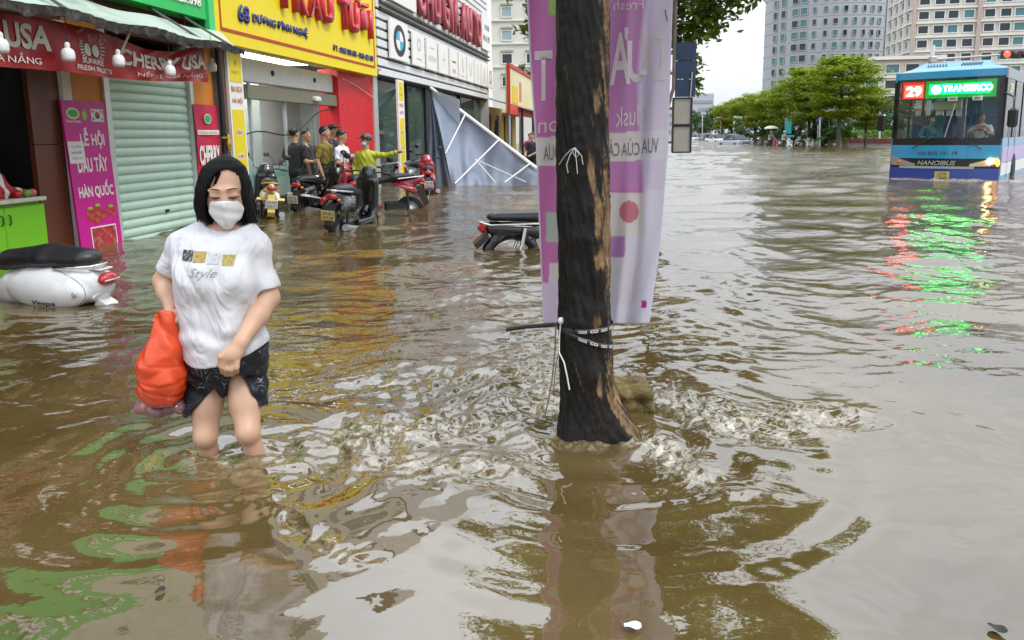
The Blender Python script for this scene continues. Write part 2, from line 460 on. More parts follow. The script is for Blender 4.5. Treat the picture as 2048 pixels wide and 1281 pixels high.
        for o in offs:
            for a in range(3):
                if o[a] == 0:
                    q = list(o); q[a] = 1; q = tuple(q)
                    va, vb = V[o], V[q]; m = (va < 0) != (vb < 0)
                    t = np.where(m, va / np.where(m, va - vb, 1), 0)
                    for b in range(3): acc[:, b] += np.where(m, o[b] + (t if b == a else 0), 0)
                    cnt += m
        verts = s.lo + s.h * (I + acc / cnt[:, None])
        F = []
        for a in range(3):
            b, c_ = (a + 1) % 3, (a + 2) % 3
            s0 = [slice(None)] * 3; s1 = [slice(None)] * 3; s0[a] = slice(0, -1); s1[a] = slice(1, None)
            m = S[tuple(s0)] != S[tuple(s1)]
            E = np.argwhere(m)
            ok = (E[:, b] > 0) & (E[:, c_] > 0) & (E[:, b] < s.n[b] - 1) & (E[:, c_] < s.n[c_] - 1); E = E[ok]
            ins = S[E[:, 0], E[:, 1], E[:, 2]]
            q = []
            for (db, dc) in ((-1, -1), (0, -1), (0, 0), (-1, 0)):
                G = E.copy(); G[:, b] += db; G[:, c_] += dc; q.append(idx[G[:, 0], G[:, 1], G[:, 2]])
            q = np.stack(q, 1); q[~ins] = q[~ins][:, ::-1]; F.append(q)
        F = np.concatenate(F)
        return verts, F[(F >= 0).all(1)]
    def mesh(s, relax=1):
        v, f = s.arrays()
        for _ in range(relax):
            acc = np.zeros_like(v); cnt = np.zeros(len(v))
            for i in range(4):
                j = (i + 1) % 4
                np.add.at(acc, f[:, i], v[f[:, j]]); np.add.at(acc, f[:, j], v[f[:, i]]); np.add.at(cnt, f[:, i], 1); np.add.at(cnt, f[:, j], 1)
            v = v * .5 + .5 * acc / np.maximum(cnt, 1)[:, None]
        return mesh_np(v, f, True)

def sines(x, y, seed, lam, n=9, spread=math.pi, dir0=0.0):
    """sum of n plane waves near wavelength lam, unit-ish amplitude"""
    g = np.random.RandomState(seed); o = 0
    for _ in range(n):
        a = dir0 + g.uniform(-spread, spread); k = 2 * math.pi / (lam * g.uniform(.65, 1.5))
        o = o + np.sin(k * (x * math.cos(a) + y * math.sin(a)) + g.uniform(0, 6.283))
    return o / math.sqrt(n)
# ================================================================== flood water and the ground under it
def water_material():
    m = bpy.data.materials.new('flood_water'); m.use_nodes = True
    nt = m.node_tree; N, L = nt.nodes.new, nt.links.new
    b = nt.nodes['Principled BSDF']
    b.inputs['Roughness'].default_value = 0.025; b.inputs['IOR'].default_value = WATER_IOR; sock(b, 'Specular IOR Level', 0.5)
    tc = N('ShaderNodeTexCoord')
    nz = N('ShaderNodeTexNoise'); nz.inputs['Scale'].default_value = 0.9; nz.inputs['Detail'].default_value = 4; L(tc.outputs['Object'], nz.inputs['Vector'])
    c1 = N('ShaderNodeMix'); c1.data_type = 'RGBA'; c1.inputs[6].default_value = (0.075, 0.050, 0.015, 1); c1.inputs[7].default_value = (0.130, 0.092, 0.034, 1)
    r1 = N('ShaderNodeMapRange'); r1.inputs[1].default_value = .35; r1.inputs[2].default_value = .65; L(nz.outputs[0], r1.inputs[0]); L(r1.outputs[0], c1.inputs[0])
    at = N('ShaderNodeAttribute'); at.attribute_name = 'foam'
    fz = N('ShaderNodeTexNoise'); fz.inputs['Scale'].default_value = 22; fz.inputs['Detail'].default_value = 6; fz.inputs['Roughness'].default_value = .65; fz.inputs['Distortion'].default_value = 1.2
    L(tc.outputs['Object'], fz.inputs['Vector'])
    fr = N('ShaderNodeMapRange'); fr.inputs[1].default_value = .47; fr.inputs[2].default_value = .66; L(fz.outputs[0], fr.inputs[0])
    fm = N('ShaderNodeMath'); fm.operation = 'MULTIPLY'; L(at.outputs['Fac'], fm.inputs[0]); L(fr.outputs[0], fm.inputs[1])
    c2 = N('ShaderNodeMix'); c2.data_type = 'RGBA'; c2.inputs[7].default_value = (0.62, 0.55, 0.42, 1); L(c1.outputs[2], c2.inputs[6]); L(fm.outputs[0], c2.inputs[0])
    L(c2.outputs[2], b.inputs['Base Color'])
    df = N('ShaderNodeBsdfDiffuse'); df.inputs[0].default_value = (.66, .62, .53, 1); ms = N('ShaderNodeMixShader')
    fk = N('ShaderNodeMath'); fk.operation = 'MULTIPLY'; fk.inputs[1].default_value = .62; fk.use_clamp = True; L(fm.outputs[0], fk.inputs[0]); L(fk.outputs[0], ms.inputs[0])
    L(b.outputs[0], ms.inputs[1]); L(df.outputs[0], ms.inputs[2]); L(ms.outputs[0], nt.nodes['Material Output'].inputs[0])
    # fine wind ripple
    mp = N('ShaderNodeMapping'); mp.inputs['Scale'].default_value = (1.0, 1.5, 1); L(tc.outputs['Object'], mp.inputs[0])
    n2 = N('ShaderNodeTexNoise'); n2.inputs['Scale'].default_value = 7.0; n2.inputs['Detail'].default_value = 3; n2.inputs['Roughness'].default_value = .5; L(mp.outputs[0], n2.inputs['Vector'])
    rp = N('ShaderNodeAttribute'); rp.attribute_name = 'ripple'
    bp = N('ShaderNodeBump'); bp.inputs['Distance'].default_value = 0.05; L(rp.outputs['Fac'], bp.inputs['Strength']); L(n2.outputs[0], bp.inputs['Height']); L(bp.outputs[0], b.inputs['Normal'])
    return m
WATER_IOR = 2.55
def seg_mask(x, y, pts, w):
    """1 on the polyline pts, falling off over w metres"""
    best = np.full(x.shape, 9.0)
    for a, b in zip(pts[:-1], pts[1:]):
        ba = (b[0] - a[0], b[1] - a[1]); L = ba[0] ** 2 + ba[1] ** 2 + 1e-9
        t = np.clip(((x - a[0]) * ba[0] + (y - a[1]) * ba[1]) / L, 0, 1)
        best = np.minimum(best, np.hypot(x - a[0] - t * ba[0], y - a[1] - t * ba[1]))
    return np.exp(-(best / w) ** 2)
def build_water():
    nc = 760; Yr = [1.05]
    while Yr[-1] < 420: Yr.append(Yr[-1] * (1.0048 if Yr[-1] < 6 else 1.0048 + .0072 * min(1, (Yr[-1] - 6) / 6)))
    Yr = np.array(Yr); nr = len(Yr)
    c = np.linspace(-1, 1, nc); c = np.sign(c) * (0.8 * np.abs(c) + 0.2 * np.abs(c) ** 3)
    Y = np.repeat(Yr[:, None], nc, 1); X = (Y + 0.5) * 1.05 * c[None, :]
    wx = X + 0.22 * sines(X, Y, 3, 1.6, 5) * 0.5; wy = Y + 0.22 * sines(X, Y, 4, 1.3, 5) * 0.5
    cell = np.gradient(Yr)[:, None] + 0 * X
    def keep(lam): return np.clip(lam / (3.0 * cell) - 0.6, 0, 1)
    def near(p): return (p.x, p.y)
    w = lambda u, v: near(W(u, v))
    # stirred water: between the woman's legs and the tree, around the roots, and right of the mossy block
    wakes = [([w(505, 905), w(640, 880), w(820, 860), w(1000, 840), w(1100, 800)], .20, 1.0), ([w(560, 930), w(760, 930), w(1000, 935)], .13, .6), ([w(760, 760), w(900, 770), w(1060, 760)], .3, .7),
             ([w(1290, 790), w(1380, 800), w(1480, 850), w(1560, 850), w(1680, 835)], .17, 1.05), ([w(1230, 870), w(1330, 900), w(1400, 950)], .10, 1.0),
             ([w(395, 915), w(440, 920)], .07, .5), ([w(1060, 880), w(1180, 885)], .10, .5), ([w(540, 1000), w(600, 1060), w(720, 1130)], .05, .5), ([w(1430, 980), w(1560, 990)], .05, .5)]
    wk = np.zeros_like(X)
    for pts, rad, s in wakes: wk = np.maximum(wk, s * seg_mask(X, Y, pts, rad))
    patch = 0.5 + 0.5 * np.tanh(1.6 * sines(X, Y, 21, 1.1, 6))
    mid = 1 / (1 + np.exp(-(Y - 3.3) / 0.35))              # ripples begin beyond the legs
    right_calm = 1 - 0.38 * np.exp(-((X - 2.2) / 1.3) ** 2 - ((Y - 3.2) / 1.0) ** 2)
    big = 0.5 + 0.5 * np.tanh(1.5 * sines(X * .8, Y * 1.5, 23, 2.6, 7)); amp = (0.14 + 0.86 * mid) * right_calm * (.45 + .75 * big)
    h = 0.0060 * sines(wx, wy, 11, 1.25, 7) * (1 - .4 * mid)
    h = h + amp * (0.0075 * sines(wx, wy * 1.25, 12, .55, 9) * keep(.55) + 0.0042 * sines(wx, wy * 1.3, 13, .27, 11) * keep(.27) * (.5 + .5 * patch) + 0.0017 * sines(wx, wy * 1.2, 14, .13, 11) * keep(.13) * (.3 + .7 * patch))
    h = h + 0.016 * mid * sines(X, Y * 1.4, 15, 1.8, 9) * keep(1.8) * np.clip(Y / 12, 0, 1.6) + .05 * mid * sines(X, Y, 19, 5.0, 7) * keep(5.0) * np.clip((Y - 15) / 30, 0, 1)
    q = sines(wx, wy, 16, .15, 10); q2 = sines(wx + .05 * q, wy, 17, .085, 10); q3 = sines(wx, wy, 18, .32, 8)
    q4 = sines(wx - .03 * q2, wy + .03 * q, 20, .055, 12)
    h = h + wk * (0.0125 * (1 - np.abs(q)) + 0.0052 * q2 * keep(.085) + 0.014 * q3 + .0022 * q4 * keep(.055))
    # ring waves spreading from the legs, the trunk and one drop
    for (u, v, lam, a, ext, back) in ((412, 915, .19, .010, .55, 1), (498, 900, .21, .012, .6, 1), (1180, 862, .23, .012, .9, 1), (462, 1008, .045, .0022, .11, 0), (1400, 662, .12, .003, .5, 0), (1260, 900, .15, .005, .7, 0)):
        p = W(u, v); rr = np.hypot(X - p.x, Y - p.y)
        h = h + a * np.sin(2 * math.pi * rr / lam) * np.exp(-rr / ext * 1.6) * keep(lam)
    # bow wave of the bus
    bL, bR = Vector((10.2, 20.1)), Vector((12.1, 18.5))
    bw = seg_mask(X, Y, [(bL.x - .3, bL.y - .4), (bR.x - .1, bR.y - .5)], .45)
    h = h + bw * (0.015 + .022 * sines(X, Y, 31, .45, 8))
    foam = .75 * np.clip(wk * 1.05 - .12, 0, 1) * (.25 + .75 * patch) + 1.8 * np.clip(bw - .3, 0, 1)
    foam = np.clip(foam, 0, 1)
    ripple = np.clip(.02 + .80 * np.clip((Y - 10) / 25, 0, 1) + .12 * mid * np.clip(9 / Y, .3, 1) + .14 * np.clip(wk, 0, 1), 0, 1) * right_calm
    v = np.stack([X, Y, h], -1).reshape(-1, 3)
    i = np.arange(nr - 1)[:, None] * nc + np.arange(nc - 1)[None, :]
    f = np.stack([i, i + 1, i + nc + 1, i + nc], -1).reshape(-1, 4)
    n0 = len(v)
    v = np.concatenate([v, [(-900, -60, -.1), (900, -60, -.1), (900, 1500, -.1), (-900, 1500, -.1)]]); f = np.concatenate([f, [[n0, n0 + 1, n0 + 2, n0 + 3]]])
    me = mesh_np(v, f)
    for nm, a in (('foam', foam), ('ripple', ripple)):
        at = me.attributes.new(nm, 'FLOAT', 'POINT'); d = np.zeros(len(v), np.float32); d[:n0] = a.reshape(-1); d[n0:] = 0.05 if nm == 'ripple' else 0
        at.data.foreach_set('value', d)
    return tag(obj('water', me, water_material()), 'brown flood water covering the street', 'water', kind='structure')
WATER = build_water()
g = MB().add([(-900, -60, GROUND - .3), (900, -60, GROUND - .3), (900, 1500, GROUND - .3), (-900, 1500, GROUND - .3)], [(0, 1, 2, 3)]).build('ground', mat('asphalt', (.05, .05, .05), .9, var=.3))
tag(g, 'asphalt road hidden under the flood', 'ground', kind='structure')

# ================================================================== shop row (left side of the street)
white_m = mat('white_paint', (.78, .78, .76), .5, var=.1, dirt=(.4, .37, .3), dirt_amt=.25)
orange_m = mat('orange_plaster', (.72, .25, .035), .6, var=.18, vscale=3, dirt=(.25, .12, .05), dirt_amt=.35)
yellow_m = mat('yellow_sign', (.86, .68, .008), .45, var=.05, vscale=1.5)
red_m = mat('red_panel', (.62, .012, .02), .4, var=.08)
darkred_m = mat('red_border', (.45, .05, .01), .5)
green_m = mat('green_sign', (.02, .48, .10), .4, var=.08)
navy_m = mat('navy_letter', (.012, .03, .22), .4)
black_m = mat('black_metal', (.012, .012, .014), .45, var=.3)
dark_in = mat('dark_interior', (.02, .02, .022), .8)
steel_m = mat('grey_steel', (.42, .43, .44), .35, metal=.7)
alu_m = mat('pale_aluminium', (.66, .67, .68), .35, metal=.4, dirt=(.25, .22, .18), dirt_amt=.3)
tin_m = mat('tin_roof', (.30, .31, .31), .5, metal=.3, dirt=(.16, .10, .06), dirt_amt=.5)
letter_w = mat('white_letter', (.82, .80, .76), .5)
plaster_m = mat('pale_plaster', (.62, .60, .54), .8, var=.12, dirt=(.35, .32, .26), dirt_amt=.35)

# ---- fruit shop
fs = thing('fruit_shop', 'fruit shop with orange columns, green roller shutter and dark open bay', 'shop', M=ROW_M)
def shop_box(name, s0, s1, o0, o1, z0, z1, m, parent, bev=0.0):
    return bx(name, ((s0 + s1) / 2, -(o0 + o1) / 2, (z0 + z1) / 2), (abs(s1 - s0), abs(o1 - o0), abs(z1 - z0)), m, parent, bev)
WZ = WALK - .1
shop_box('column', -.72, -.17, -.5, .0, WZ, 3.3, orange_m, fs)
shop_box('column', 1.72, 2.30, -.5, .0, WZ, 3.3, orange_m, fs)
shop_box('jamb', -.86, -.725, -.3, .05, WZ, 2.6, white_m, fs)
shop_box('jamb', -.165, -.07, -.2, .04, WZ, 2.6, alu_m, fs)
shop_box('jamb', 1.64, 1.715, -.2, .04, WZ, 2.6, alu_m, fs)
wood_m = mat('brown_laminate', (.145, .040, .018), .4, var=.25, vscale=1.2, stretch=(4, 4, .6))
shop_box('wood_panel', -1.30, -.865, -.06, .0, WZ, 1.22, wood_m, fs)
shop_box('wood_panel', -1.30, -.865, -.06, .0, 1.228, 2.7, wood_m, fs)
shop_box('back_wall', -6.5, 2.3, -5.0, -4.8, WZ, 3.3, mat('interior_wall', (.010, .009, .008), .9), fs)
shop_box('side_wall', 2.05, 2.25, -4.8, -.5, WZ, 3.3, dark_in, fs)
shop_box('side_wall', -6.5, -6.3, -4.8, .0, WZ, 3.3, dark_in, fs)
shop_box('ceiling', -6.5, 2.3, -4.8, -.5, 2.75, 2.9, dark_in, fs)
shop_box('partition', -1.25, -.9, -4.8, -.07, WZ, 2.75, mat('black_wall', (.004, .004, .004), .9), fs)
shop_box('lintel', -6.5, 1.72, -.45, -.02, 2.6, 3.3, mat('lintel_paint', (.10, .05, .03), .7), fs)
for k, x in enumerate((-6.4, )): shop_box('column', x - .3, x + .3, -.5, 0, WZ, 3.3, orange_m, fs)
# upper storeys, pale plaster with windows
up = shop_box('upper_wall', -6.5, 2.25, -5, -.05, 3.3, 9.5, plaster_m, fs)
for s_ in (-4.6, -1.6):
    for z_ in (5.9, 8.2):
        w_ = shop_box('window', s_ - .7, s_ + .7, -.08, .02, z_ - .6, z_ + .6, white_m, fs)
        for q in (-.34, .34):
            bx('pane', (q, -.055, 0), (.6, .02, 1.05), mat('window_glass_dark', (.03, .05, .06), .08), w_)
# roller shutter: slats one by one
shut_m = mat('shutter_green', (.56, .76, .63), .45, var=.08, vscale=2, dirt=(.22, .30, .22), dirt_amt=.25, metal=.1)
shutter = bx('shutter', (.785, .045, 1.0), (1.70, .01, 2.9), mat('shutter_shadow_gap', (.10, .15, .12), .7), fs)
slat_me = MB().sheet(lambda a, b: ((a - .5) * 1.70, -.018 * math.sin(math.pi * min(1, b * 1.15)) ** .6 if b < .87 else 0.0, (b - .5) * .112), 1, 8, .002).mesh()
slat_me.materials.append(shut_m)
for k in range(25):
    obj('slat', slat_me, None, shutter, loc=(0, -.012, -1.40 + k * .116))
bx('lock', (.15, -.04, -.78 + .06), (.07, .03, .04), black_m, shutter, .006)
# black service pipe and the green signboard above the awning
MB().tube([(2.36, -.10, WZ), (2.36, -.10, 2.75)], .045, 10).build('drain_pipe', black_m, fs)
MB().tube([(2.46, -.08, WZ), (2.46, -.08, 2.7)], .03, 10).build('conduit', mat('rust_pipe', (.28, .09, .05), .6, var=.4), fs)
gs = thing('green_signboard', 'bright green signboard with white lettering above the grey awning', 'signboard', M=ROW_M @ Matrix.Translation((0, -.35, 0)))
shop_box('panel', -3.4, 1.70, -.3, 0, 2.95, 4.2, green_m, gs)
shop_box('panel_edge', 1.72, 1.86, -.3, .03, 2.6, 4.6, mat('green_light', (.05, .55, .16), .4), gs)
shop_box('panel_gap', 1.70, 1.72, -.3, -.04, 2.6, 4.6, mat('green_dark', (.01, .16, .03), .5), gs)
text('TRÁI CÂY NHẬP KHẨU', letter_w, gs, (-.8, -.012, 3.75), w=4.4, h=.5, extrude=.02, bold=.02)
text('HOTLINE : 0904.523.098', letter_w, gs, (.55, -.012, 3.16), w=2.0, h=.13, extrude=.01, bold=.02)
# awning: grey tarp on a sagging frame with a ragged valance
aw = thing('awning', 'grey tarpaulin awning with ragged dark valance over the fruit shop', 'awning', M=ROW_M)
tarp_m = mat('awning_tarp', (.50, .57, .52), .45, var=.15, vscale=1.2, dirt=(.10, .13, .10), dirt_amt=.75, dscale=1.1)
def aw_pt(a, b):
    s = -7.0 + 7.9 * a
    return (s + 1.1 * b * a, -(1.30 - .92 * b), 2.44 + .36 * b - .04 * math.sin(math.pi * b) + .018 * math.sin(s * 5 + b * 4))
MB().sheet(aw_pt, 60, 10, .01).build('tarp', tarp_m, aw)
def val_pt(a, b):
    s = -7.0 + 7.95 * a
    return (s, -1.31 - .012 * math.sin(s * 38) - .02 * b, 2.44 - (.085 + .025 * math.sin(s * 17) * math.sin(s * 5.3)) * (1 - b) + .018 * math.sin(s * 5))
MB().sheet(val_pt, 260, 2, .006).build('valance', mat('valance_grey', (.055, .05, .05), .8, var=.5, vscale=14, dirt=(.3, .29, .27), dirt_amt=.6, dscale=9), aw)
fr_ = MB()
for s_ in (-6.6, -4.2, -2.0, .2, .9): fr_.tube([(s_, -1.28, 2.40), (s_ + .4, -.05, 3.05)], .018, 6)
fr_.tube([(-7, -1.27, 2.40), (.95, -1.27, 2.40)], .02, 6)
fr_.tube([(.93, -1.27, 2.40), (2.5, -.3, 2.66)], .014, 6)
fr_.build('frame', mat('awning_frame', (.10, .10, .10), .6), aw)
MB().tube([(-1.2, -1.2, 2.38), (-1.22, -1.1, 2.2), (-1.18, -1.05, 2.1)], .012, 5).build('tie', letter_w, aw)

# red CHERRY banner, printed and sagging
def cherry(a, b):
    """a along 0..1, b up 0..1"""
    s = -4.6 + 5.02 * a
    sag = 0
    if s > -1.55: sag = -.11 * math.sin(math.pi * min(1, (s + 1.55) / 1.85)) ** 1.2
    top = 2.37 + sag + (0.02 if s > 0 else 0)
    bot = 1.90 + .06 * max(0, min(1, (s + 1.5) / 1.6)) - .015 * math.sin((s + 4) * 2.4)
    z = bot + (top - bot) * b
    o = 1.06 + .016 * math.sin(s * 6.1 + 2 * b) + .012 * math.sin(s * 15 + b * 5) * (1 - b) + (.02 * math.sin((z - s * .35) * 34) * math.exp(-((s + .35) / .5) ** 2))
    return Vector((s, -o, z))
cb = thing('shop_banner', 'dark red fabric banner reading CHERRY USA hung under the grey awning', 'banner', M=ROW_M)
MB().sheet(cherry, 240, 16, .004).build('fabric', mat('cherry_red', (.34, .008, .014), .38, var=.25, vscale=2.5), cb)
def on_cherry(s, z, dx=0.0):
    a = (s + 4.6) / 5.02
    p0, p1 = cherry(a, 0), cherry(a, 1)
    return cherry(a, (z - 1.90) / .47) + Vector((0, -.010, 0))
def cherry_print(me, s, z, m, name='lettering', tilt=0.0):
    subdivide(me, .05)
    warp(me, lambda p: on_cherry(s + p.x, z + p.y + tilt * p.x))
    return obj(name, me, m, cb)
silver = mat('silver_print', (.60, .58, .50), .35, var=.25, vscale=8)
cherry_print(text_mesh('CHERRY USA', 1.62, .20, bold=.035), -.42, 2.175, silver)
cherry_print(text_mesh('NẾM VỊ CỦA NẮNG', 1.25, .095), -.33, 1.99, mat('pale_print', (.70, .55, .50), .5))
cherry_print(text_mesh('CHERRY USA', 1.62, .23, bold=.035), -2.98, 2.19, silver)
cherry_print(text_mesh('NẾM VỊ CỦA NẮNG', 1.25, .11), -2.90, 1.985, letter_w)
cherry_print(text_mesh('SUNRIKE', .34, .055, bold=.02), -1.62, 2.04, silver)
cherry_print(text_mesh('FRESH FRUITS', .52, .05, bold=.02), -1.60, 1.965, silver)
cherry_print(text_mesh('TAS', .13, .035), -1.76, 2.325, silver, tilt=.5); cherry_print(text_mesh('TIC', .11, .035), -1.44, 2.30, silver, tilt=-.5)
for c_ in (-.07, .06): cherry_print(disc_mesh(.062, 16, sx=.9), -1.62 + c_, 2.15, silver, 'cherry_emblem')
cherry_print(disc_mesh(.035, 14, .026, sx=.5), -1.63, 2.27, silver, 'cherry_stalk')
for k in range(14):
    a = R(200 + 10 * k - (0 if k < 7 else -70) - 40) if k < 7 else R(-40 + 13 * (k - 7))
    q = rect_mesh(.055, .011)
    M2 = Matrix.Rotation(a, 4, 'Z') @ Matrix.Translation((.165, 0, 0)); q.transform(M2)
    cherry_print(q, -1.62, 2.17, silver, 'sun_ray')
MB().tube([tuple(cherry(i / 40, 1) + Vector((0, .012, 0))) for i in range(41)], .006, 5).build('rope', black_m, cb)
# hanging bulbs
bulb_m = mat('bulb_white', (.80, .80, .80), .3)
for k, (u, v, o_, lab) in enumerate(((2, 92, 1.2, 'large white lamp bulb hanging before the NẮNG end of the banner'), (136, 110, 1.2, 'large white lamp bulb hanging over the cherry emblem'), (237, 122, 1.2, 'large white lamp bulb hanging before the letters CHERRY'), (340, 142, 1.2, 'large white lamp bulb hanging before the letters USA'), (424, 134, .85, 'large white lamp bulb hanging beside the black drain pipe'))):
    d_ = ray(u, v); n_ = Vector((math.sin(ROW_A), -math.cos(ROW_A), 0))
    t_ = ((ROW_O - Vector((0, 0, CAM_H))).dot(n_) + o_) / d_.dot(n_)
    p_ = Vector((0, 0, CAM_H)) + d_ * t_
    b_ = thing('lamp_bulb', lab, 'bulb', p_)
    tag(b_, group='bulbs strung along the awning')
    MB().lathe([(.001, -.065), (.052, -.06), (.06, -.03), (.06, .02), (.045, .05), (.022, .062)], 14).build('globe', bulb_m, b_)
    MB().lathe([(.022, .06), (.024, .065), (.024, .10), (.012, .115), (.001, .117)], 12).build('socket', white_m, b_)
    MB().tube([(0, 0, .11), (.004, .002, 2.40 - p_.z if o_ > 1 else .42)], .004, 5).build('cord', black_m, b_)
# green cabinet with stone top, red fruit stall cloth
cab = thing('cabinet', 'lime green two-door cabinet with pale counter top in the shop bay', 'cabinet', M=ROW_M @ Matrix.Translation((-2.20, .16, 0)))
lime = mat('lime_laminate', (.17, .52, .015), .35, var=.06)
bx('body', (0, 0, .12), (1.50, .55, 1.02), mat('lime_carcass', (.12, .36, .01), .5), cab)
for x in (-.56, -.005, .53):
    d_ = bx('door', (x + .0, -.285, .14), (.53, .02, .92), lime, cab, .006)
    for q in ((.2,) if x < -.3 else (-.22,) if x > .3 else (.22,)):
        MB().tube([(q, -.012, .28), (q, -.035, .29), (q, -.035, .37), (q, -.012, .38)], .007, 6).build('handle', black_m, d_)
bx('counter_top', (0, -.02, .655), (1.58, .64, .045), mat('pale_stone', (.55, .55, .48), .3, var=.2, vscale=20), cab, .008)
clothf = Field((-.5, -.35, -.05), (.6, .35, .75), .014)
clothf.cone((-.3, .1, .2), (.05, .05, .45), .22, .15, .05).cone((.05, .05, .42), (.25, -.05, .1), .16, .12, .05).cone((-.35, -.1, .02), (.45, -.15, .02), .07, .06, .04)
clothf.bend(lambda x, y, z: .012 * np.sin(x * 30 + 8 * np.sin(z * 9)) + .01 * np.sin(z * 26 + y * 20))
cl = thing('banner_bundle', 'crumpled red and white printed banner heaped on the green cabinet', 'banner', M=ROW_M @ Matrix.Translation((-1.98, .18, .69)))
def red_white_cloth():
    m = mat('red_white_cloth', (.50, .015, .03), .5)
    nt = m.node_tree; b = nt.nodes['Principled BSDF']; N, L = nt.nodes.new, nt.links.new
    tc = N('ShaderNodeTexCoord'); wv = N('ShaderNodeTexWave'); wv.inputs['Scale'].default_value = 1.9; wv.inputs['Distortion'].default_value = 3.5; wv.inputs['Detail'].default_value = 1
    L(tc.outputs['Object'], wv.inputs['Vector']); r_ = N('ShaderNodeValToRGB'); r_.color_ramp.elements[0].position = .80; r_.color_ramp.elements[0].color = (.36, .012, .02, 1)
    r_.color_ramp.elements[1].position = .84; r_.color_ramp.elements[1].color = (.75, .72, .70, 1); L(wv.outputs[1], r_.inputs[0]); L(r_.outputs[0], b.inputs['Base Color'])
    return m
obj('cloth', clothf.mesh(), red_white_cloth(), cl)
for k in range(3):
    fr_o = MB().sphere((0, 0, 0), (.045, .045, .042), 10, 7).build('fruit', mat(('fruit_red', 'fruit_green', 'fruit_pink')[k % 3], ((.5, .02, .02), (.18, .35, .03), (.6, .15, .12))[k % 3], .35), None, loc=ROW_M @ Vector((-1.66 + .095 * k, -.06 - .02 * (k % 2), .72)))
    tag(fr_o, ('red apple', 'green apple', 'pink apple')[k % 3] + ' on the counter of the green cabinet', 'fruit', 'fruit along the counter')
# magenta board
pb = thing('advert_board', 'tall magenta strawberry festival board leaning on the orange column', 'sign', M=ROW_M @ Matrix.Translation((-.575, -.14, WZ)) @ Matrix.Rotation(R(-2.5), 4, 'X') @ Matrix.Rotation(R(0), 4, 'Z'))
mag = mat('magenta_print', (.60, .008, .28), .4, var=.06)
bx('panel', (0, 0, 1.06), (.70, .025, 2.12), mag, pb)
F_ = -.0145
for k, (s_, z_, w_) in enumerate((('LỄ HỘI', 1.69, .40), ('DÂU TÂY', 1.40, .50), ('HÀN QUỐC', 1.09, .58))):
    text(s_, letter_w, pb, (.02 if k else .07, F_, z_), w=w_, h=.215 if k != 0 else .25, bold=.03)
obj('logo', disc_mesh(.105, 24, sx=1.0), mat('logo_cream', (.75, .75, .45), .5), pb, M=frame((1, 0, 0), (0, 0, 1), (-.19, F_, 1.975)) @ Matrix.Diagonal((1, .62, 1, 1)))
obj('logo_leaf', disc_mesh(.08, 20), mat('logo_green', (.04, .45, .12), .5), pb, M=frame((1, 0, 0), (0, 0, 1), (-.19, F_ - .002, 1.975)) @ Matrix.Diagonal((1, .55, 1, 1)))
text('Fresh Fruits', letter_w, pb, (-.19, F_, 1.885), w=.22, h=.035, bold=.02)
obj('pear_emblem', disc_mesh(.05, 20), mat('pear_green', (.35, .60, .05), .5), pb, M=frame((1, 0, 0), (0, 0, 1), (-.01, F_, 1.955)) @ Matrix.Diagonal((.8, 1.15, 1, 1)))
obj('pear_leaf', disc_mesh(.02, 10), mat('logo_green', (.04, .45, .12), .5), pb, M=frame((1, 0, 0), (0, 0, 1), (0, F_, 2.03)))
obj('flag', rect_mesh(.21, .15), letter_w, pb, M=frame((1, 0, 0), (0, 0, 1), (.205, F_, 1.96)))
obj('flag_red_half', disc_mesh(.042, 14, a0=0, a1=math.pi), mat('flag_red', (.60, .02, .03), .5), pb, M=frame((1, 0, -.3), (.3, 0, 1), (.205, F_ - .002, 1.96)))
obj('flag_blue_half', disc_mesh(.042, 14, a0=math.pi, a1=2 * math.pi), navy_m, pb, M=frame((1, 0, -.3), (.3, 0, 1), (.205, F_ - .002, 1.96)))
for i in (-1, 1):
    for j in (-1, 1):
        for q in (-1, 0, 1):
            obj('flag_bar', rect_mesh(.032, .006), black_m, pb, M=frame((1, 0, i * j * -1.2), (i * j * 1.2, 0, 1), (.205 + i * .072 + q * .008 * i * j, F_ - .002, 1.96 + j * .045 + q * .007)))
strawberry = mat('strawberry_print', (.60, .03, .03), .4, var=.75, vscale=22, dirt=(.75, .45, .35), dirt_amt=.8, dscale=18)
for (x, z, r_) in ((-.13, .80, .075), (-.03, .83, .08), (.06, .78, .07), (-.05, .74, .06), (.21, .82, .06), (.25, .79, .05)):
    obj('strawberry', disc_mesh(r_, 14), strawberry, pb, M=frame((1, 0, .3), (-.3, 0, 1), (x, F_ - .001 * (1 + (x + z) % .7), z)))
for (x, z) in ((-.13, .875), (.0, .90), (.22, .87)): obj('leaf_print', disc_mesh(.03, 8), mat('leaf_print', (.25, .50, .06), .5), pb, M=frame((1, 0, 0), (0, 0, 1), (x, F_ - .003, z)) @ Matrix.Diagonal((1.6, .6, 1, 1)))
obj('photo_edge', rect_mesh(.43, .44), letter_w, pb, M=frame((1, 0, 0), (0, 0, 1), (.05, F_, .43)))
obj('photo', rect_mesh(.40, .41), mat('strawberry_photo', (.60, .04, .05), .5, var=.85, vscale=12, dirt=(.75, .5, .4), dirt_amt=.7, dscale=10), pb, M=frame((1, 0, 0), (0, 0, 1), (.05, F_ - .002, .43)))
pp = obj('paper_notice', rect_mesh(.25, .25), letter_w, pb, M=frame((1, 0, 0), (0, 0, 1), (-.22, F_ - .004, 1.53)))
for k, s_ in enumerate(('TUYỂN', 'NHÂN VIÊN', 'Cherry')):
    text(s_, navy_m, pp, (0, .07 - .07 * k, .0015), w=.16, h=.035, right=(1, 0, 0), up=(0, 1, 0))
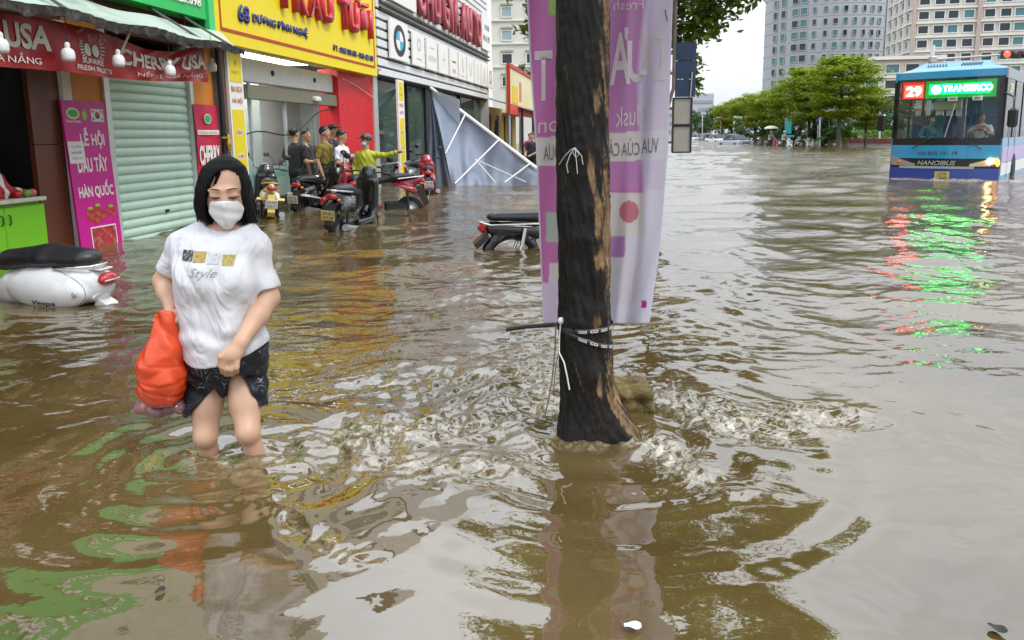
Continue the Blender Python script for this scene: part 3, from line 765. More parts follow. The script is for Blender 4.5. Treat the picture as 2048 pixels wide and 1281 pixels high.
# small red sign on the second orange column
rs = thing('advert_board', 'pinkish red CHERRY poster on the orange column beside the drain pipe', 'sign', M=ROW_M @ Matrix.Translation((1.97, -.06, 0)))
def poster(a, b): return ((a - .5) * .62, -.004 - .008 * math.sin(a * 7 + b * 11), .05 + 1.72 * b)
MB().sheet(poster, 12, 24, .004).build('sheet', mat('poster_red', (.60, .02, .075), .45, var=.12), rs)
RF = -.022
obj('logo', disc_mesh(.10, 20), mat('logo_cream', (.75, .75, .45), .5), rs, M=frame((1, 0, 0), (0, 0, 1), (0, RF, 1.56)) @ Matrix.Diagonal((1, .75, 1, 1)))
obj('logo_leaf', disc_mesh(.082, 20), mat('logo_teal', (.03, .38, .22), .5), rs, M=frame((1, 0, 0), (0, 0, 1), (0, RF - .002, 1.56)) @ Matrix.Diagonal((1, .72, 1, 1)))
obj('white_band', rect_mesh(.58, .07), letter_w, rs, M=frame((1, 0, 0), (0, 0, 1), (0, RF, 1.36)))
text('TƯNG BỪNG', darkred_m, rs, (0, RF - .002, 1.36), w=.5, h=.04)
text('CHERRY', letter_w, rs, (0, RF, 1.02), w=.56, h=.30, bold=.045)
text('ÚC', letter_w, rs, (-.05, RF, .74), w=.36, h=.11, bold=.04)
text('MỸ', letter_w, rs, (.06, RF, .5), w=.3, h=.16, bold=.04)
# gilded bird-like bracket lamp on the pipe
wl = thing('wall_lantern', 'small brass lantern fixed to the black drain pipe', 'lantern', M=ROW_M @ Matrix.Translation((2.36, -.17, 1.25)))
brass = mat('brass', (.55, .36, .07), .35, metal=.8)
MB().lathe([(.001, -.16), (.03, -.15), (.045, -.03), (.02, .0), (.03, .04), (.001, .08)], 8).build('body', brass, wl)
MB().box((-.08, 0, .03), (.2, .02, .03)).box((.04, 0, .09), (.12, .02, .03)).build('bracket', brass, wl)

# ---- yellow shop
ys = thing('yellow_sign_shop', 'shop with white glazed front and red side panel under a yellow signboard', 'shop', M=ROW_M)
wall_in = mat('shop_white_wall', (.72, .73, .71), .6, var=.06)
shop_box('back_wall', 2.3, 9.3, -2.0, -1.8, WZ, 3.0, wall_in, ys)
shop_box('side_wall', 2.3, 2.42, -3.4, -.1, WZ, 3.0, wall_in, ys)
shop_box('side_wall', 9.2, 9.3, -3.4, -.1, WZ, 3.0, wall_in, ys)
shop_box('ceiling', 2.3, 9.3, -3.4, .30, 2.84, 2.9, mat('soffit_panel', (.45, .45, .42), .6, var=.3, stretch=(.5, 6, 1)), ys)
shop_box('floor', 2.3, 9.3, -3.4, -.05, WZ, -.2, mat('tile_grey', (.3, .3, .3), .4), ys)
shop_box('column', 2.50, 3.0, -.35, .06, WZ, 2.75, white_m, ys)
shop_box('red_panel', 7.15, 9.25, -.4, .06, WZ, 2.72, red_m, ys)
shop_box('end_column', 9.27, 9.56, -.4, .10, WZ, 2.75, alu_m, ys)
shop_box('header', 3.0, 7.14, -.28, -.06, 2.22, 2.60, mat('header_white', (.66, .68, .66), .5, var=.1), ys)
shop_box('rolling_track', 3.35, 7.14, -.20, .02, 1.93, 2.16, mat('track_olive', (.22, .21, .15), .4, metal=.3), ys)
for s_ in (4.4, 6.2): MB().lathe([(.001, 0), (.05, .0), (.05, .02), (.001, .021)], 10, axis='y').build('bolt', black_m, ys, loc=(s_, .04, 2.42))
clear = glass('shop_glass', (.88, .96, .95), .04)
for k, (s0, s1) in enumerate(((3.02, 3.62), (3.66, 4.92), (4.96, 6.2))):
    p_ = shop_box('glass_panel', s0, s1, -.14, -.128, WZ, 1.95 if k else 2.2, clear, ys)
    bx('frosted_band', (0, -.010, -.30), (s1 - s0, .004, .55), glass('frosted_green', (.62, .82, .74), .75, .3), p_)
shop_box('upright', 3.62, 3.66, -.16, -.10, WZ, 2.2, alu_m, ys); shop_box('upright', 4.92, 4.96, -.16, -.10, WZ, 1.95, alu_m, ys); shop_box('upright', 6.2, 6.26, -.16, -.10, WZ, 1.95, steel_m, ys)
text('HÀNG TRANG TRÍ', mat('band_letter', (.12, .32, .26), .5), ys, (4.3, .118, .62), w=1.9, h=.14, bold=.02)
shop_box('inner_screen', 2.9, 4.5, -1.2, -1.15, .75, 1.62, mat('green_screen', (.13, .24, .20), .3), ys)
shop_box('lamp_panel', 3.4, 7.0, -1.0, -.4, 2.80, 2.835, mat('lamp_panel', (1, .98, .94), .5, emit=7.0), ys)
shop_box('inner_partition', 4.9, 6.4, -1.5, -1.4, WZ, 2.84, mat('inner_white', (.76, .77, .78), .5), ys)
shop_box('poster', 4.25, 4.75, -1.0, -.98, .60, .95, mat('orange_notice', (.55, .16, .06), .5, var=.3, vscale=9), ys)
MB().tube([(2.9 + 3.9 * t, .02, 1.25 + .55 * t ** 1.7 + .10 * math.sin(t * 9)) for t in [i / 16 for i in range(17)]], .014, 6).build('cable', black_m, ys)
MB().tube([(6.95, -.03, 2.6), (8.0, -.09, 2.45), (9.3, -.12, 2.18)], .006, 5).build('wire', letter_w, ys)
shop_box('camera_housing', 5.9, 6.15, .0, .10, 1.98, 2.08, white_m, ys, .02)
shop_box('upper_wall', 2.3, 9.3, -4.2, .0, 2.92, 9.0, plaster_m, ys)
for s_ in (4.0, 7.4):
    for z_ in (6.0, 8.0):
        w_ = shop_box('window', s_ - .7, s_ + .7, -.02, .06, z_ - .6, z_ + .6, white_m, ys)
        for q in (-.34, .34): bx('pane', (q, -.045, 0), (.6, .02, 1.05), mat('window_glass_dark', (.03, .05, .06), .08), w_)
# its big yellow signboard
yb = thing('yellow_signboard', 'large yellow signboard with red raised letters and blue address line', 'signboard', M=ROW_M @ Matrix.Translation((0, -.34, 0)))
shop_box('panel', 1.93, 8.90, -.32, 0, 2.68, 4.75, yellow_m, yb)
for (a0, a1, c0, c1) in ((2.10, 8.72, 2.86, 2.905), (2.10, 8.72, 4.6, 4.64)): shop_box('border', a0, a1, 0, .012, c0, c1, darkred_m, yb)
for a0 in (2.06, 8.724): shop_box('border', a0, a0 + .035, 0, .012, 2.86, 4.64, darkred_m, yb)
text('68', navy_m, yb, (2.75, -.012, 3.19), w=.34, h=.27, extrude=.015, bold=.02)
text('DƯƠNG ĐÌNH NGHỆ', navy_m, yb, (4.05, -.012, 3.18), w=2.05, h=.21, extrude=.015, bold=.02)
text('ĐT : 0963 578 678 - 0963 422 678', navy_m, yb, (7.45, -.012, 3.06), w=2.35, h=.13, extrude=.012, bold=.02)
red_let = mat('red_letter', (.58, .025, .04), .3)
for s_, ch in zip((4.1, 4.75, 5.35, 5.95, 6.85, 7.42, 7.98, 8.42), 'TRẦUTƯƠI'):
    text(ch, red_let, yb, (s_, -.012, 3.80 if ch in 'TRUI' else 3.86 if ch == 'Ư' or ch == 'Ơ' else 3.92), h=.62 if ch in 'TRUI' else .74 if ch in 'ƯƠ' else .86, extrude=.09, bold=.03, name='raised_letter')
# yellow pillar signs
for k, (s_, o_, z0, z1, lab) in enumerate(((2.75, .12, WZ, 2.66, 'tall narrow yellow and white beer sign on pillar beside the drain pipe'), (9.95, .55, WZ, 2.66, 'tall narrow yellow sign strip between the red panel and dark showroom glass'))):
    t_ = thing('pillar_sign', lab, 'sign', M=ROW_M @ Matrix.Translation((s_, -o_, 0)))
    bx('board', (0, 0, (z0 + z1) / 2), (.44 if k == 0 else .5, .05, z1 - z0), letter_w, t_)
    yel = mat('yellow_strip', (.80, .64, .01), .45, var=.05)
    bx('yellow_field', (0, -.028, 2.38), (.36, .004, .46), yel, t_); bx('yellow_field', (0, -.028, (z0 + 1.72) / 2), (.36, .004, 1.72 - z0), yel, t_)
    text('★', mat('olive_letter', (.40, .33, .02), .5), t_, (0, -.032, 2.46), w=.12, h=.12); text('HABECO', mat('olive_letter', (.4, .33, .02), .5), t_, (0, -.032, 2.30), w=.24, h=.05)
    text('BIA SẠCH', darkred_m, t_, (0, -.032, 2.03), w=.32, h=.12, bold=.01); text('HÀ NỘI', darkred_m, t_, (0, -.032, 1.86), w=.30, h=.12, bold=.01)
    for z_, s2 in ((1.36, 'BIA'), (.98, 'HƠI'), (.58, 'LẠNH')):
        obj('white_tab', rect_mesh(.20, .11), mat('tab_cream', (.72, .66, .45), .5), t_, M=frame((1, 0, 0), (0, 0, 1), (0, -.032, z_))); text(s2, darkred_m, t_, (0, -.034, z_), w=.15, h=.065)

# ---- car showroom with white louvre fascia
cs = thing('car_showroom', 'car showroom with white louvred fascia over dark glazing', 'shop', M=ROW_M)
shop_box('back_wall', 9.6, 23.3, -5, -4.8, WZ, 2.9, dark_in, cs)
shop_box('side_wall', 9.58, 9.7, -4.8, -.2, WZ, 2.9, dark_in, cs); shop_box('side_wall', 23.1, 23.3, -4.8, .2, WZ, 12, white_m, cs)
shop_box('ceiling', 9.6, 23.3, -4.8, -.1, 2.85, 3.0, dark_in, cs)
dk = glass('dark_glass', (.20, .30, .28), .55)
for k, (a0, a1) in enumerate(((9.75, 12.4), (12.5, 14.3), (15.2, 18.9), (19.1, 23.0))):
    p_ = shop_box('glass_panel', a0, a1, -.12, -.10, WZ, 2.84, dk, cs)
for a0 in (9.62, 12.4, 14.3, 18.95): shop_box('mullion', a0, a0 + (.1 if a0 != 14.3 else .9), -.14, -.02, WZ, 2.84, black_m, cs)
MB().tube([(9.8, .0, .55), (14.2, .0, .55)], .02, 6).build('rail', steel_m, cs)
shop_box('fascia_backing', 9.35, 23.3, -.1, .16, 2.74, 11.4, mat('fascia_gap', (.06, .06, .07), .7), cs)
lou_m = mat('louvre_white', (.76, .77, .78), .4, var=.06, dirt=(.45, .43, .4), dirt_amt=.3)
lou = MB().prism([(-.0, -.095), (-.055, -.085), (-.055, .07), (0, .095)], -6.975, 6.975, 'x').mesh()
lou.materials.append(lou_m)
for k in range(38): obj('louvre', lou, None, cs, loc=(16.32, -.165, 2.86 + .228 * k))
for z_ in (4.36, 4.50): MB().tube([(9.5, -.27, z_), (23.2, -.27, z_)], .035, 8).build('rail', black_m, cs)
cr_red = mat('crimson_letter', (.40, .05, .07), .35)
let = thing('raised_sign', 'large dark red raised letters CHU GIA AUTO on white louvres', 'sign', M=ROW_M @ Matrix.Translation((0, -.27, 0)))
sp = [12.9, 13.75, 14.65, 0, 15.75, 16.5, 17.2, 0, 18.35, 19.2, 20.05, 20.9]
for x_, ch in zip(sp, 'CHU GIA AUTO'):
    if ch != ' ':
        text(ch, cr_red, let, (x_, 0, 5.28), w=.72 if ch != 'I' else .24, h=1.25, extrude=.10, bold=.04, name='raised_letter')
        MB().box((x_, .05, 5.28), (.05, .12, 1.0)).build('stud', black_m, let)
def plate(name, lab, s0, s1, z0, z1, grp=None):
    t_ = thing(name, lab, 'sign', M=ROW_M @ Matrix.Translation(((s0 + s1) / 2, -.29, (z0 + z1) / 2)), group=grp)
    bx('panel', (0, 0, 0), (s1 - s0, .06, z1 - z0), letter_w, t_, .01); return t_
t_ = plate('logo_plate', 'square white plate with blue and white roundel on the louvres', 10.05, 11.55, 3.22, 4.22, 'brand plates on the louvres')
obj('ring', disc_mesh(.40, 28, .25, sx=1.25), black_m, t_, M=frame((1, 0, 0), (0, 0, 1), (0, -.034, 0)))
for k in range(4): obj('quadrant', disc_mesh(.25, 8, a0=k * math.pi / 2, a1=(k + 1) * math.pi / 2, sx=1.25), mat('roundel_blue', (.06, .38, .62), .4) if k % 2 else letter_w, t_, M=frame((1, 0, 0), (0, 0, 1), (0, -.036, 0)))
greyp = mat('plate_grey', (.45, .46, .5), .4); greenp = mat('plate_green', (.25, .42, .12), .4); tealp = mat('plate_teal', (.35, .6, .6), .4); goldp = mat('plate_gold', (.5, .42, .12), .4)
labs = ('white brand plate with grey crest', 'white brand plate with teal lettering', 'white brand plate with thin grey cross', 'white brand plate with dark bar and pink mark', 'white brand plate with dark green stroke', 'white brand plate with blue-green V', 'white brand plate with gold stroke', 'white brand plate with violet stroke', 'white brand plate with black oval emblem')
x0 = 12.0
for k in range(9):
    wd = 1.16 if k < 3 else 1.05
    t_ = plate('logo_plate', labs[k] + ' on the louvres', x0, x0 + wd, 3.22, 4.12, 'brand plates on the louvres')
    E_ = lambda me, m, x=0, z=0, rt=(1, 0, 0), up_=(0, 0, 1), nm='emblem': obj(nm, me, m, t_, M=frame(rt, up_, (x, -.034, z)))
    if k == 0: E_(disc_mesh(.18, 16, .12), greyp, 0, .15); E_(rect_mesh(.5, .04), greyp, 0, -.25)
    elif k == 1: text('SUZUKI', tealp, t_, (0, -.034, -.1), w=.8, h=.14); E_(rect_mesh(.5, .03), greyp, 0, .2)
    elif k == 2: E_(rect_mesh(.4, .03), greyp); E_(rect_mesh(.03, .4), greyp, 0, .0)
    elif k == 3: E_(rect_mesh(.5, .05), black_m, 0, .05); E_(rect_mesh(.4, .12), mat('plate_pink', (.6, .35, .45), .5), 0, -.25)
    elif k == 4: E_(rect_mesh(.10, .5), greenp, 0, .05, (1, 0, .2), (-.2, 0, 1)); E_(rect_mesh(.5, .04), greyp, 0, -.33)
    elif k == 5: E_(rect_mesh(.08, .5), tealp, -.12, 0, (1, 0, .35), (-.35, 0, 1)); E_(rect_mesh(.08, .5), tealp, .12, 0, (1, 0, -.35), (.35, 0, 1))
    elif k == 6: E_(rect_mesh(.09, .6), goldp)
    elif k == 7: E_(rect_mesh(.09, .6), mat('plate_violet', (.4, .35, .6), .4))
    else: E_(disc_mesh(.28, 18, .2, sx=.8), black_m)
    x0 += wd + .24
t_ = plate('logo_plate', 'long pale plate with faint lettering above the blue roundel plate', 10.05, 12.45, 4.66, 5.95, 'brand plates on the louvres')
text('CHU GIA', mat('faint_gold', (.62, .62, .45), .5), t_, (0, -.034, .2), w=1.9, h=.42)
MB().tube([(-1.1, -.04, .62), (0, -.04, .66), (.7, -.04, .45), (1.1, -.04, .1)], .02, 5).build('swoosh', mat('poster_red', (.6, .02, .07), .4), t_)
t_ = plate('logo_plate', 'white hotline plate at the far end of the louvred fascia', 21.7, 23.2, 4.7, 6.1, 'brand plates on the louvres')
text('HOTLINE', navy_m, t_, (.1, -.034, .2), w=.9, h=.2, bold=.02); text('0916 15 1975', black_m, t_, (0, -.034, -.25), w=1.3, h=.24, bold=.02)
# ================================================================== collapsed canopy leaning from the showroom into the water
A_, B_, C_, D_ = P(862, 180, 22.5), P(1080, 347, 18.9), W(908, 376), W(1085, 373)
C_.z = D_.z = -.25
cn = thing('canopy', 'collapsed grey-blue tarpaulin canopy with white pipes slumped into the water', 'canopy', (C_ + D_) / 2)
base = cn.location.copy()
def cpt(a, b, lift=0.0):
    p = (C_.lerp(D_, a)).lerp(A_.lerp(B_, a), b) - base
    n = (D_ - C_).cross(A_ - C_).normalized()
    f = .06 * math.sin(a * 21 + 2.2 * b + 1.5 * math.sin(b * 5)) * (.25 + .75 * math.sin(math.pi * b)) + .035 * math.sin(a * 47 - b * 9) * (1 - b) + .08 * math.sin(a * 6 + b * 4)
    return p + n * (f - lift - .16 * math.sin(math.pi * a) * math.sin(math.pi * b))
tarp2 = mat('canopy_tarp', (.185, .225, .30), .5, var=.12, vscale=1.5, sheen=.1, dirt=(.30, .31, .33), dirt_amt=.4)
MB().sheet(cpt, 70, 40, .008).build('tarp', tarp2, cn)
pipe_m = mat('white_pipe', (.74, .75, .76), .35)
def uv_of(u, v):
    best = None
    for i in range(61):
        for j in range(61):
            q = (C_.lerp(D_, i / 60)).lerp(A_.lerp(B_, i / 60), j / 60)
            c_ = CAM_M.transposed() @ (q - Vector((0, 0, CAM_H)))
            d2 = (UC + FPX * c_.x / -c_.z - u) ** 2 + (VC - FPX * c_.y / -c_.z - v) ** 2
            if best is None or d2 < best[0]: best = (d2, i / 60, j / 60)
    return best[1:]
for (a, b) in (((930, 235), (880, 319)), ((998, 285), (910, 374)), ((1061, 335), (1010, 372)), ((951, 328), (1052, 372)), ((951, 328), (992, 374))):
    a0, a1 = uv_of(*a), uv_of(*b)
    nn_ = (D_ - C_).cross(A_ - C_).normalized() * .12
    MB().tube([tuple((C_.lerp(D_, e[0])).lerp(A_.lerp(B_, e[0]), e[1]) - base + nn_) for e in (a0, a1)], .020 if a[0] != 951 else .013, 8).build('pipe', pipe_m, cn)
MB().tube([tuple(A_ - base + Vector((0, -.06, .05))), tuple(B_ - base + Vector((.02, -.06, .04)))], .05, 8).build('ridge_pipe', pipe_m, cn)
cur = MB()
A2 = A_ + Vector((-.05, 0, 0)); Cb = W(870, 372); Cb.z = -.3
def curt(a, b):
    p = (C_.lerp(Cb, a)).lerp(A_.lerp(A2, a), b) - base
    return p + Vector((0, -.10 * math.sin(a * 15) * (1 - b * .7), 0)) + Vector((-.35 * a * (1 - b) ** 2, 0, 0))
cur.sheet(curt, 30, 20, .008).build('side_curtain', mat('curtain_dark', (.06, .075, .11), .55, var=.3, vscale=2), cn)
wt = MB().sheet(lambda a, b: P(862 + 57 * a, 178 + 22 * a + (1 - b) * (14 + 44 * a), 22.4 - 1.2 * a) - base, 8, 8, .006).build('white_flap', mat('flap_white', (.62, .66, .74), .5, var=.1), cn)

# ================================================================== low stalls, billboard, pale block beyond
st = thing('market_stall', 'low tin roofed stall with dark red front beside the canopy', 'stall', M=ROW_M)
shop_box('front', 24.4, 28.3, -1.2, -1.0, WZ, 1.95, mat('maroon_panel', (.28, .015, .015), .5, var=.2), st)
shop_box('back_wall', 23.4, 33, -5, -4.6, WZ, 3.0, dark_in, st)
tin = MB().sheet(lambda a, b: (23.4 + 9.6 * a, .8 - 2.6 * (1 - b) + .0, 2.35 + .75 * b + .03 * math.sin(a * 190)), 190, 2, .01)
tin.build('tin_roof', tin_m, st)
for s_ in (23.6, 28.4, 32.6): MB().tube([(s_, -1.6, WZ), (s_, -1.6, 2.4)], .05, 8).build('post', black_m, st)
st2 = thing('market_stall', 'yellow fronted stall with dark folded umbrella beyond the canopy', 'stall', M=ROW_M)
shop_box('wall', 28.6, 38, -1.2, -1.0, WZ, 2.7, mat('yellow_stall', (.62, .42, .10), .6, var=.15), st2)
for s_ in (29.4, 31.6, 33.8, 36): shop_box('door_strip', s_, s_ + .35, -1.0, -.94, WZ, 2.3, mat('brown_door', (.12, .07, .03), .6), st2)
shop_box('shade', 33.2, 40, -1.2, .9, 2.4, 2.5, tin_m, st2)
for s_ in (33.4, 39.6): MB().tube([(s_, .7, WZ), (s_, .7, 2.4)], .05, 8).build('post', black_m, st2, loc=(0, -1.4, 0))
um = thing('folded_umbrella', 'tall dark folded umbrella before the yellow stall', 'umbrella', M=ROW_M @ Matrix.Translation((28.9, .55, WZ)))
MB().lathe([(.02, 0), (.02, 1.0), (.16, 1.05), (.12, 1.6), (.06, 2.3), (.01, 2.45)], 10).build('canopy', mat('umbrella_black', (.02, .02, .025), .6), um)
MB().tube([(0, 0, 0), (0, 0, 2.55)], .018, 6).build('pole', steel_m, um)
bb = thing('billboard', 'yellow and white billboard with red frame above the tin roofs', 'billboard', P(1015, 225, 30))
brz = math.atan2(P(1090, 215, 44).y - P(1015, 225, 30).y, P(1090, 215, 44).x - P(1015, 225, 30).x)
bb.rotation_euler = (0, 0, brz); bb.location.z = 0
bb.scale = (1, 1, 1)
zt, zb = P(1015, 130, 30).z, P(1015, 225, 30).z
bx('panel', (5.5, 0, (zt + zb) / 2), (11, .15, zt - zb), mat('billboard_print', (.78, .70, .45), .5, var=.2, vscale=.6, dirt=(.75, .52, .02), dirt_amt=1.0, dscale=.45), bb)
for z_ in (zt, zb): bx('frame', (5.5, -.06, z_), (11.2, .12, .14), mat('frame_red', (.5, .03, .02), .5), bb)
for x_ in (0, 11): bx('frame', (x_, -.06, (zt + zb) / 2), (.14, .12, zt - zb - .15), mat('frame_red', (.5, .03, .02), .5), bb)
bx('print_block', (1.6, -.085, zb + .75), (1.6, .01, .7), mat('bb_yellow', (.75, .52, .02), .5), bb); bx('print_block', (3.2, -.085, zb + .95), (.6, .01, .8), mat('bb_orange', (.6, .2, .08), .5), bb)
bx('print_strip', (5.5, -.085, zb + .22), (10.9, .01, .26), mat('bb_red', (.6, .06, .04), .5), bb)
for x_ in (1, 10): MB().tube([(x_, .1, GROUND), (x_, .1, zb)], .08, 8).build('post', steel_m, bb)
def window_part(parent, c, w, h, rz=0.0, m=None, fm=None, name='window', depth=.12):
    me = WIN.get((round(w, 2), round(h, 2), fm.name if fm else ''))
    if me is None:
        b = MB()
        t = min(w, h) * .09
        b.box((0, -depth / 2, h / 2 - t / 2), (w, depth, t)); b.box((0, -depth / 2, -h / 2 + t / 2), (w, depth, t))
        b.box((-w / 2 + t / 2, -depth / 2, 0), (t, depth, h - 2 * t)); b.box((w / 2 - t / 2, -depth / 2, 0), (t, depth, h - 2 * t))
        me = b.mesh(); me.materials.append(fm); WIN[(round(w, 2), round(h, 2), fm.name)] = me
        pm = MB().box((0, -.02, 0), (w - 2 * t, .03, h - 2 * t)).mesh(); WIN[(round(w, 2), round(h, 2), fm.name, 'p')] = pm
    o = obj(name, me, None, parent, loc=c, rot=(0, 0, rz))
    pm = WIN[(round(w, 2), round(h, 2), fm.name, 'p')]
    p = bpy.data.objects.new('pane', pm); COL.objects.link(p); p.parent = o
    if not pm.materials: pm.materials.append(m)
    p.material_slots[0].link = 'OBJECT'; p.material_slots[0].material = m
    return o
WIN = {}
pane_d = mat('pane_dark', (.02, .035, .045), .06); pane_t = mat('pane_teal', (.07, .20, .22), .08); pane_p = mat('pane_pale', (.30, .40, .42), .10)
frame_w = mat('frame_white', (.74, .74, .72), .5); frame_g = mat('frame_grey', (.40, .42, .43), .5)
wbp = P(985, 200, 108)
wb = thing('apartment_block', 'pale cream apartment block with small windows behind the tin roofs', 'building', (wbp.x, 108, 0), R(-2))
cream = mat('cream_render', (.66, .66, .60), .8, var=.06, vscale=.3)
bx('wall', (7, 5, 14), (14, 10, 32), cream, wb)
for k in range(7):
    z_ = P(1012, 118, 108).z + (k - 1) * 3.15
    for x_ in (2.15, 5.6, 9.2):
        w_ = window_part(wb, (x_, -.03, z_), 1.6, 1.5, 0, pane_p if k > 1 else pane_d, frame_w); bx('lintel_band', (0, -.12, 1.05), (1.7, .25, .28), mat('band_olive', (.35, .35, .28), .7), w_)
    bx('string_course', (7, -.1, z_ + 2.0), (14.1, .2, .18), cream, wb)

# ================================================================== foliage
leafmats = {}
def leaf_mat(name, col, tr=.35):
    return mat(name, col, .45, island=.7, trans=tr, spec=.35)
def leaf_mesh(pts, nrm, size, asp=.5, seed=1, fold=.25, droop=None):
    """pts (n,3) leaf centres, nrm (n,3) facing: one folded four-vertex leaf at each point"""
    g = np.random.RandomState(seed); n = len(pts)
    nrm = nrm / (np.linalg.norm(nrm, axis=1, keepdims=True) + 1e-9)
    r = g.normal(size=(n, 3)) if droop is None else droop + .35 * g.normal(size=(n, 3))
    d = r - nrm * (r * nrm).sum(1, keepdims=True); d /= (np.linalg.norm(d, axis=1, keepdims=True) + 1e-9)
    s = np.cross(nrm, d); sz = (size * g.uniform(.6, 1.3, n))[:, None]
    a = pts - d * sz * .5; b = pts + d * sz * .5
    c = pts + s * sz * asp * .5 + nrm * sz * fold * .5; e = pts - s * sz * asp * .5 + nrm * sz * fold * .5
    v = np.stack([a, c, b, e], 1).reshape(-1, 3); f = np.arange(4 * n).reshape(-1, 4)
    return mesh_np(v, f, False)
def tier_tree(seed):
    """straight stem, flat tiers of foliage (about 7.6 m)"""
    g = np.random.RandomState(seed); tb = MB(); pts = []; nr = []
    hgt = 7.4
    tb.tube([(0, 0, -.5), (.03, .02, 2), (-.02, .03, 4.5), (0, 0, hgt)], [.13, .11, .08, .03], 8)
    lb = MB()
    for z, rad in ((2.9, 1.3), (3.6, 1.9), (4.4, 2.2), (5.1, 2.3), (5.8, 2.1), (6.45, 1.7), (6.95, 1.2)):
        nb = g.randint(5, 9); z = z + g.uniform(-.15, .15); a0 = g.uniform(0, 6.28)
        for k in range(nb):
            a = a0 + 6.283 * k / nb + g.uniform(-.3, .3); L_ = rad * g.uniform(.45, 1.15)
            e = np.array([math.cos(a) * L_, math.sin(a) * L_, z + .42 * L_ * g.uniform(.1, 1.0)])
            lb.tube([(0, 0, z), tuple(e * .5 + np.array([0, 0, z * .5 + .05])), tuple(e)], [.035, .022, .008], 5)
            for q in range(int(170 * L_)):
                t = g.uniform(.25, 1.08); p = np.array([0, 0, z]) * (1 - t) + e * t
                side = np.array([-math.sin(a), math.cos(a), 0]) * g.normal(0, .22 + .30 * t)
                pts.append(p + side + np.array([0, 0, g.normal(0.02, .14)])); nr.append((g.normal(0, .35), g.normal(0, .35), 1))
    return tb.mesh(), lb.mesh(), leaf_mesh(np.array(pts), np.array(nr), .22, .6, seed)
bark_far = mat('bark_grey', (.10, .085, .07), .9, var=.3)
lm_t = leaf_mat('leaf_terminalia', (.185, .270, .018)); lm_d = leaf_mat('leaf_dark', (.030, .075, .018)); lm_p = leaf_mat('leaf_palm', (.06, .14, .03)); lm_s = leaf_mat('leaf_street', (.105, .180, .018))
tt = [tier_tree(s) for s in (5, 8, 13)]
def place_tier(u, vtop, Y, k, lab, grp):
    top = P(u, vtop, Y); h = (top.z - GROUND)
    t = thing('median_tree', lab, 'tree', (top.x, Y, GROUND), rnd.uniform(0, 6.28), grp)
    s_ = h / 7.9; t.scale = (s_ * 1.35, s_ * 1.35, s_)
    obj('trunk', tt[k][0], bark_far if not tt[k][0].materials else None, t); obj('limbs', tt[k][1], bark_far if not tt[k][1].materials else None, t); obj('crown', tt[k][2], lm_t if not tt[k][2].materials else None, t)
GT = 'tiered trees on the median'
for k, (u, v, Y, lab) in enumerate(((1688, 98, 58, 'tallest tiered tree on the median with pagoda-like crown before the grey tower'), (1625, 125, 66, 'tall tiered tree standing next to the tallest median tree'), (1582, 158, 74, 'tiered tree third from the tall end of the median row'), (1545, 172, 82, 'tiered tree fourth from the tall end of the median row'), (1515, 180, 92, 'tiered tree in the middle of the median row behind white hoardings'), (1488, 188, 104, 'tiered tree where the median row begins to shrink'), (1465, 197, 118, 'small looking tiered tree second from the far end of median row'), (1446, 207, 132, 'farthest tiered tree of the median row'), (1738, 165, 62, 'spreading tiered tree between the tallest median tree and the bus'))):
    place_tier(u, v, Y, k % 3, lab, GT)
def cloud_mesh(seed, n, r, size, asp=.5, shell=.5):
    g = np.random.RandomState(seed)
    c = g.uniform(-.75, .75, (14, 3)) * r; cr = g.uniform(.25, .5, 14) * min(r)
    i = g.randint(0, 14, n); d = g.normal(size=(n, 3)); d /= np.linalg.norm(d, axis=1, keepdims=True)
    p = c[i] + d * (cr[i] * g.uniform(shell, 1, n))[:, None]
    return leaf_mesh(p, d + g.normal(0, .4, (n, 3)) + np.array([0, 0, .4]), size, asp, seed)
def bush(name, lab, cat, u, vtop, vbase, Y, w, m, seed, n=1500, size=.22, grp=None, trunk=True):
    top = P(u, vtop, Y); b_ = max(GROUND, P(u, vbase, Y).z)
    t = thing(name, lab, cat, (top.x, Y, GROUND), 0, grp)
    hz = (top.z - b_) / 2
    me = cloud_mesh(seed, n, (w / 2, w / 2, hz), size)
    obj('crown', me, m, t, loc=(0, 0, (top.z + b_) / 2 - GROUND))
    if trunk:
        MB().tube([(0, 0, 0), (.05, 0, (b_ - GROUND) + hz * .9)], [.14, .06], 7).build('trunk', bark_far, t)
        lb = MB()
        for q in range(5): a = q * 1.3; lb.tube([(0, 0, (b_ - GROUND) * .7 + hz * .3), (math.cos(a) * w * .3, math.sin(a) * w * .3, (b_ - GROUND) + hz * 1.2)], [.06, .02], 5)
        lb.build('limbs', bark_far, t)
    return t
for k, (u, vt, vb, Y, w, lab) in enumerate(((1640, 222, 290, 66, 3.6, 'dense dark shrub under the tall median trees'), (1590, 228, 290, 74, 3.8, 'dark green shrub at the foot of the median trees'), (1545, 232, 288, 84, 4.5, 'rounded shrub behind the flooded scooters'), (1510, 232, 285, 96, 5.0, 'shrub mass below the middle of the median row'), (1470, 238, 282, 118, 6.5, 'low dark shrub toward the far end of the median'))):
    bush('median_shrub', lab, 'shrub', u, vt, vb, Y, w, lm_d, 40 + k, 1500, .3, 'shrubs on the median')
for k, (u, vt, vb, Y, w, lab) in enumerate(((1735, 195, 282, 84, 7.5, 'dark round tree behind the white kerb left of the bus'), (1772, 200, 280, 92, 7, 'dark tree half hidden by the bus mirror'), (2042, 195, 262, 60, 3.5, 'tree showing past the rear corner of the bus'), (1405, 215, 268, 150, 9, 'distant dark tree above the queue of white cars'), (1432, 228, 270, 165, 9, 'distant tree next to the orange flag above the cars'), (1385, 222, 268, 170, 9, 'farthest dark tree beside the grey utility boxes'))):
    bush('roadside_tree', lab, 'tree', u, vt, vb, Y, w, lm_d, 60 + k, 1800, .45, 'trees beyond the road')
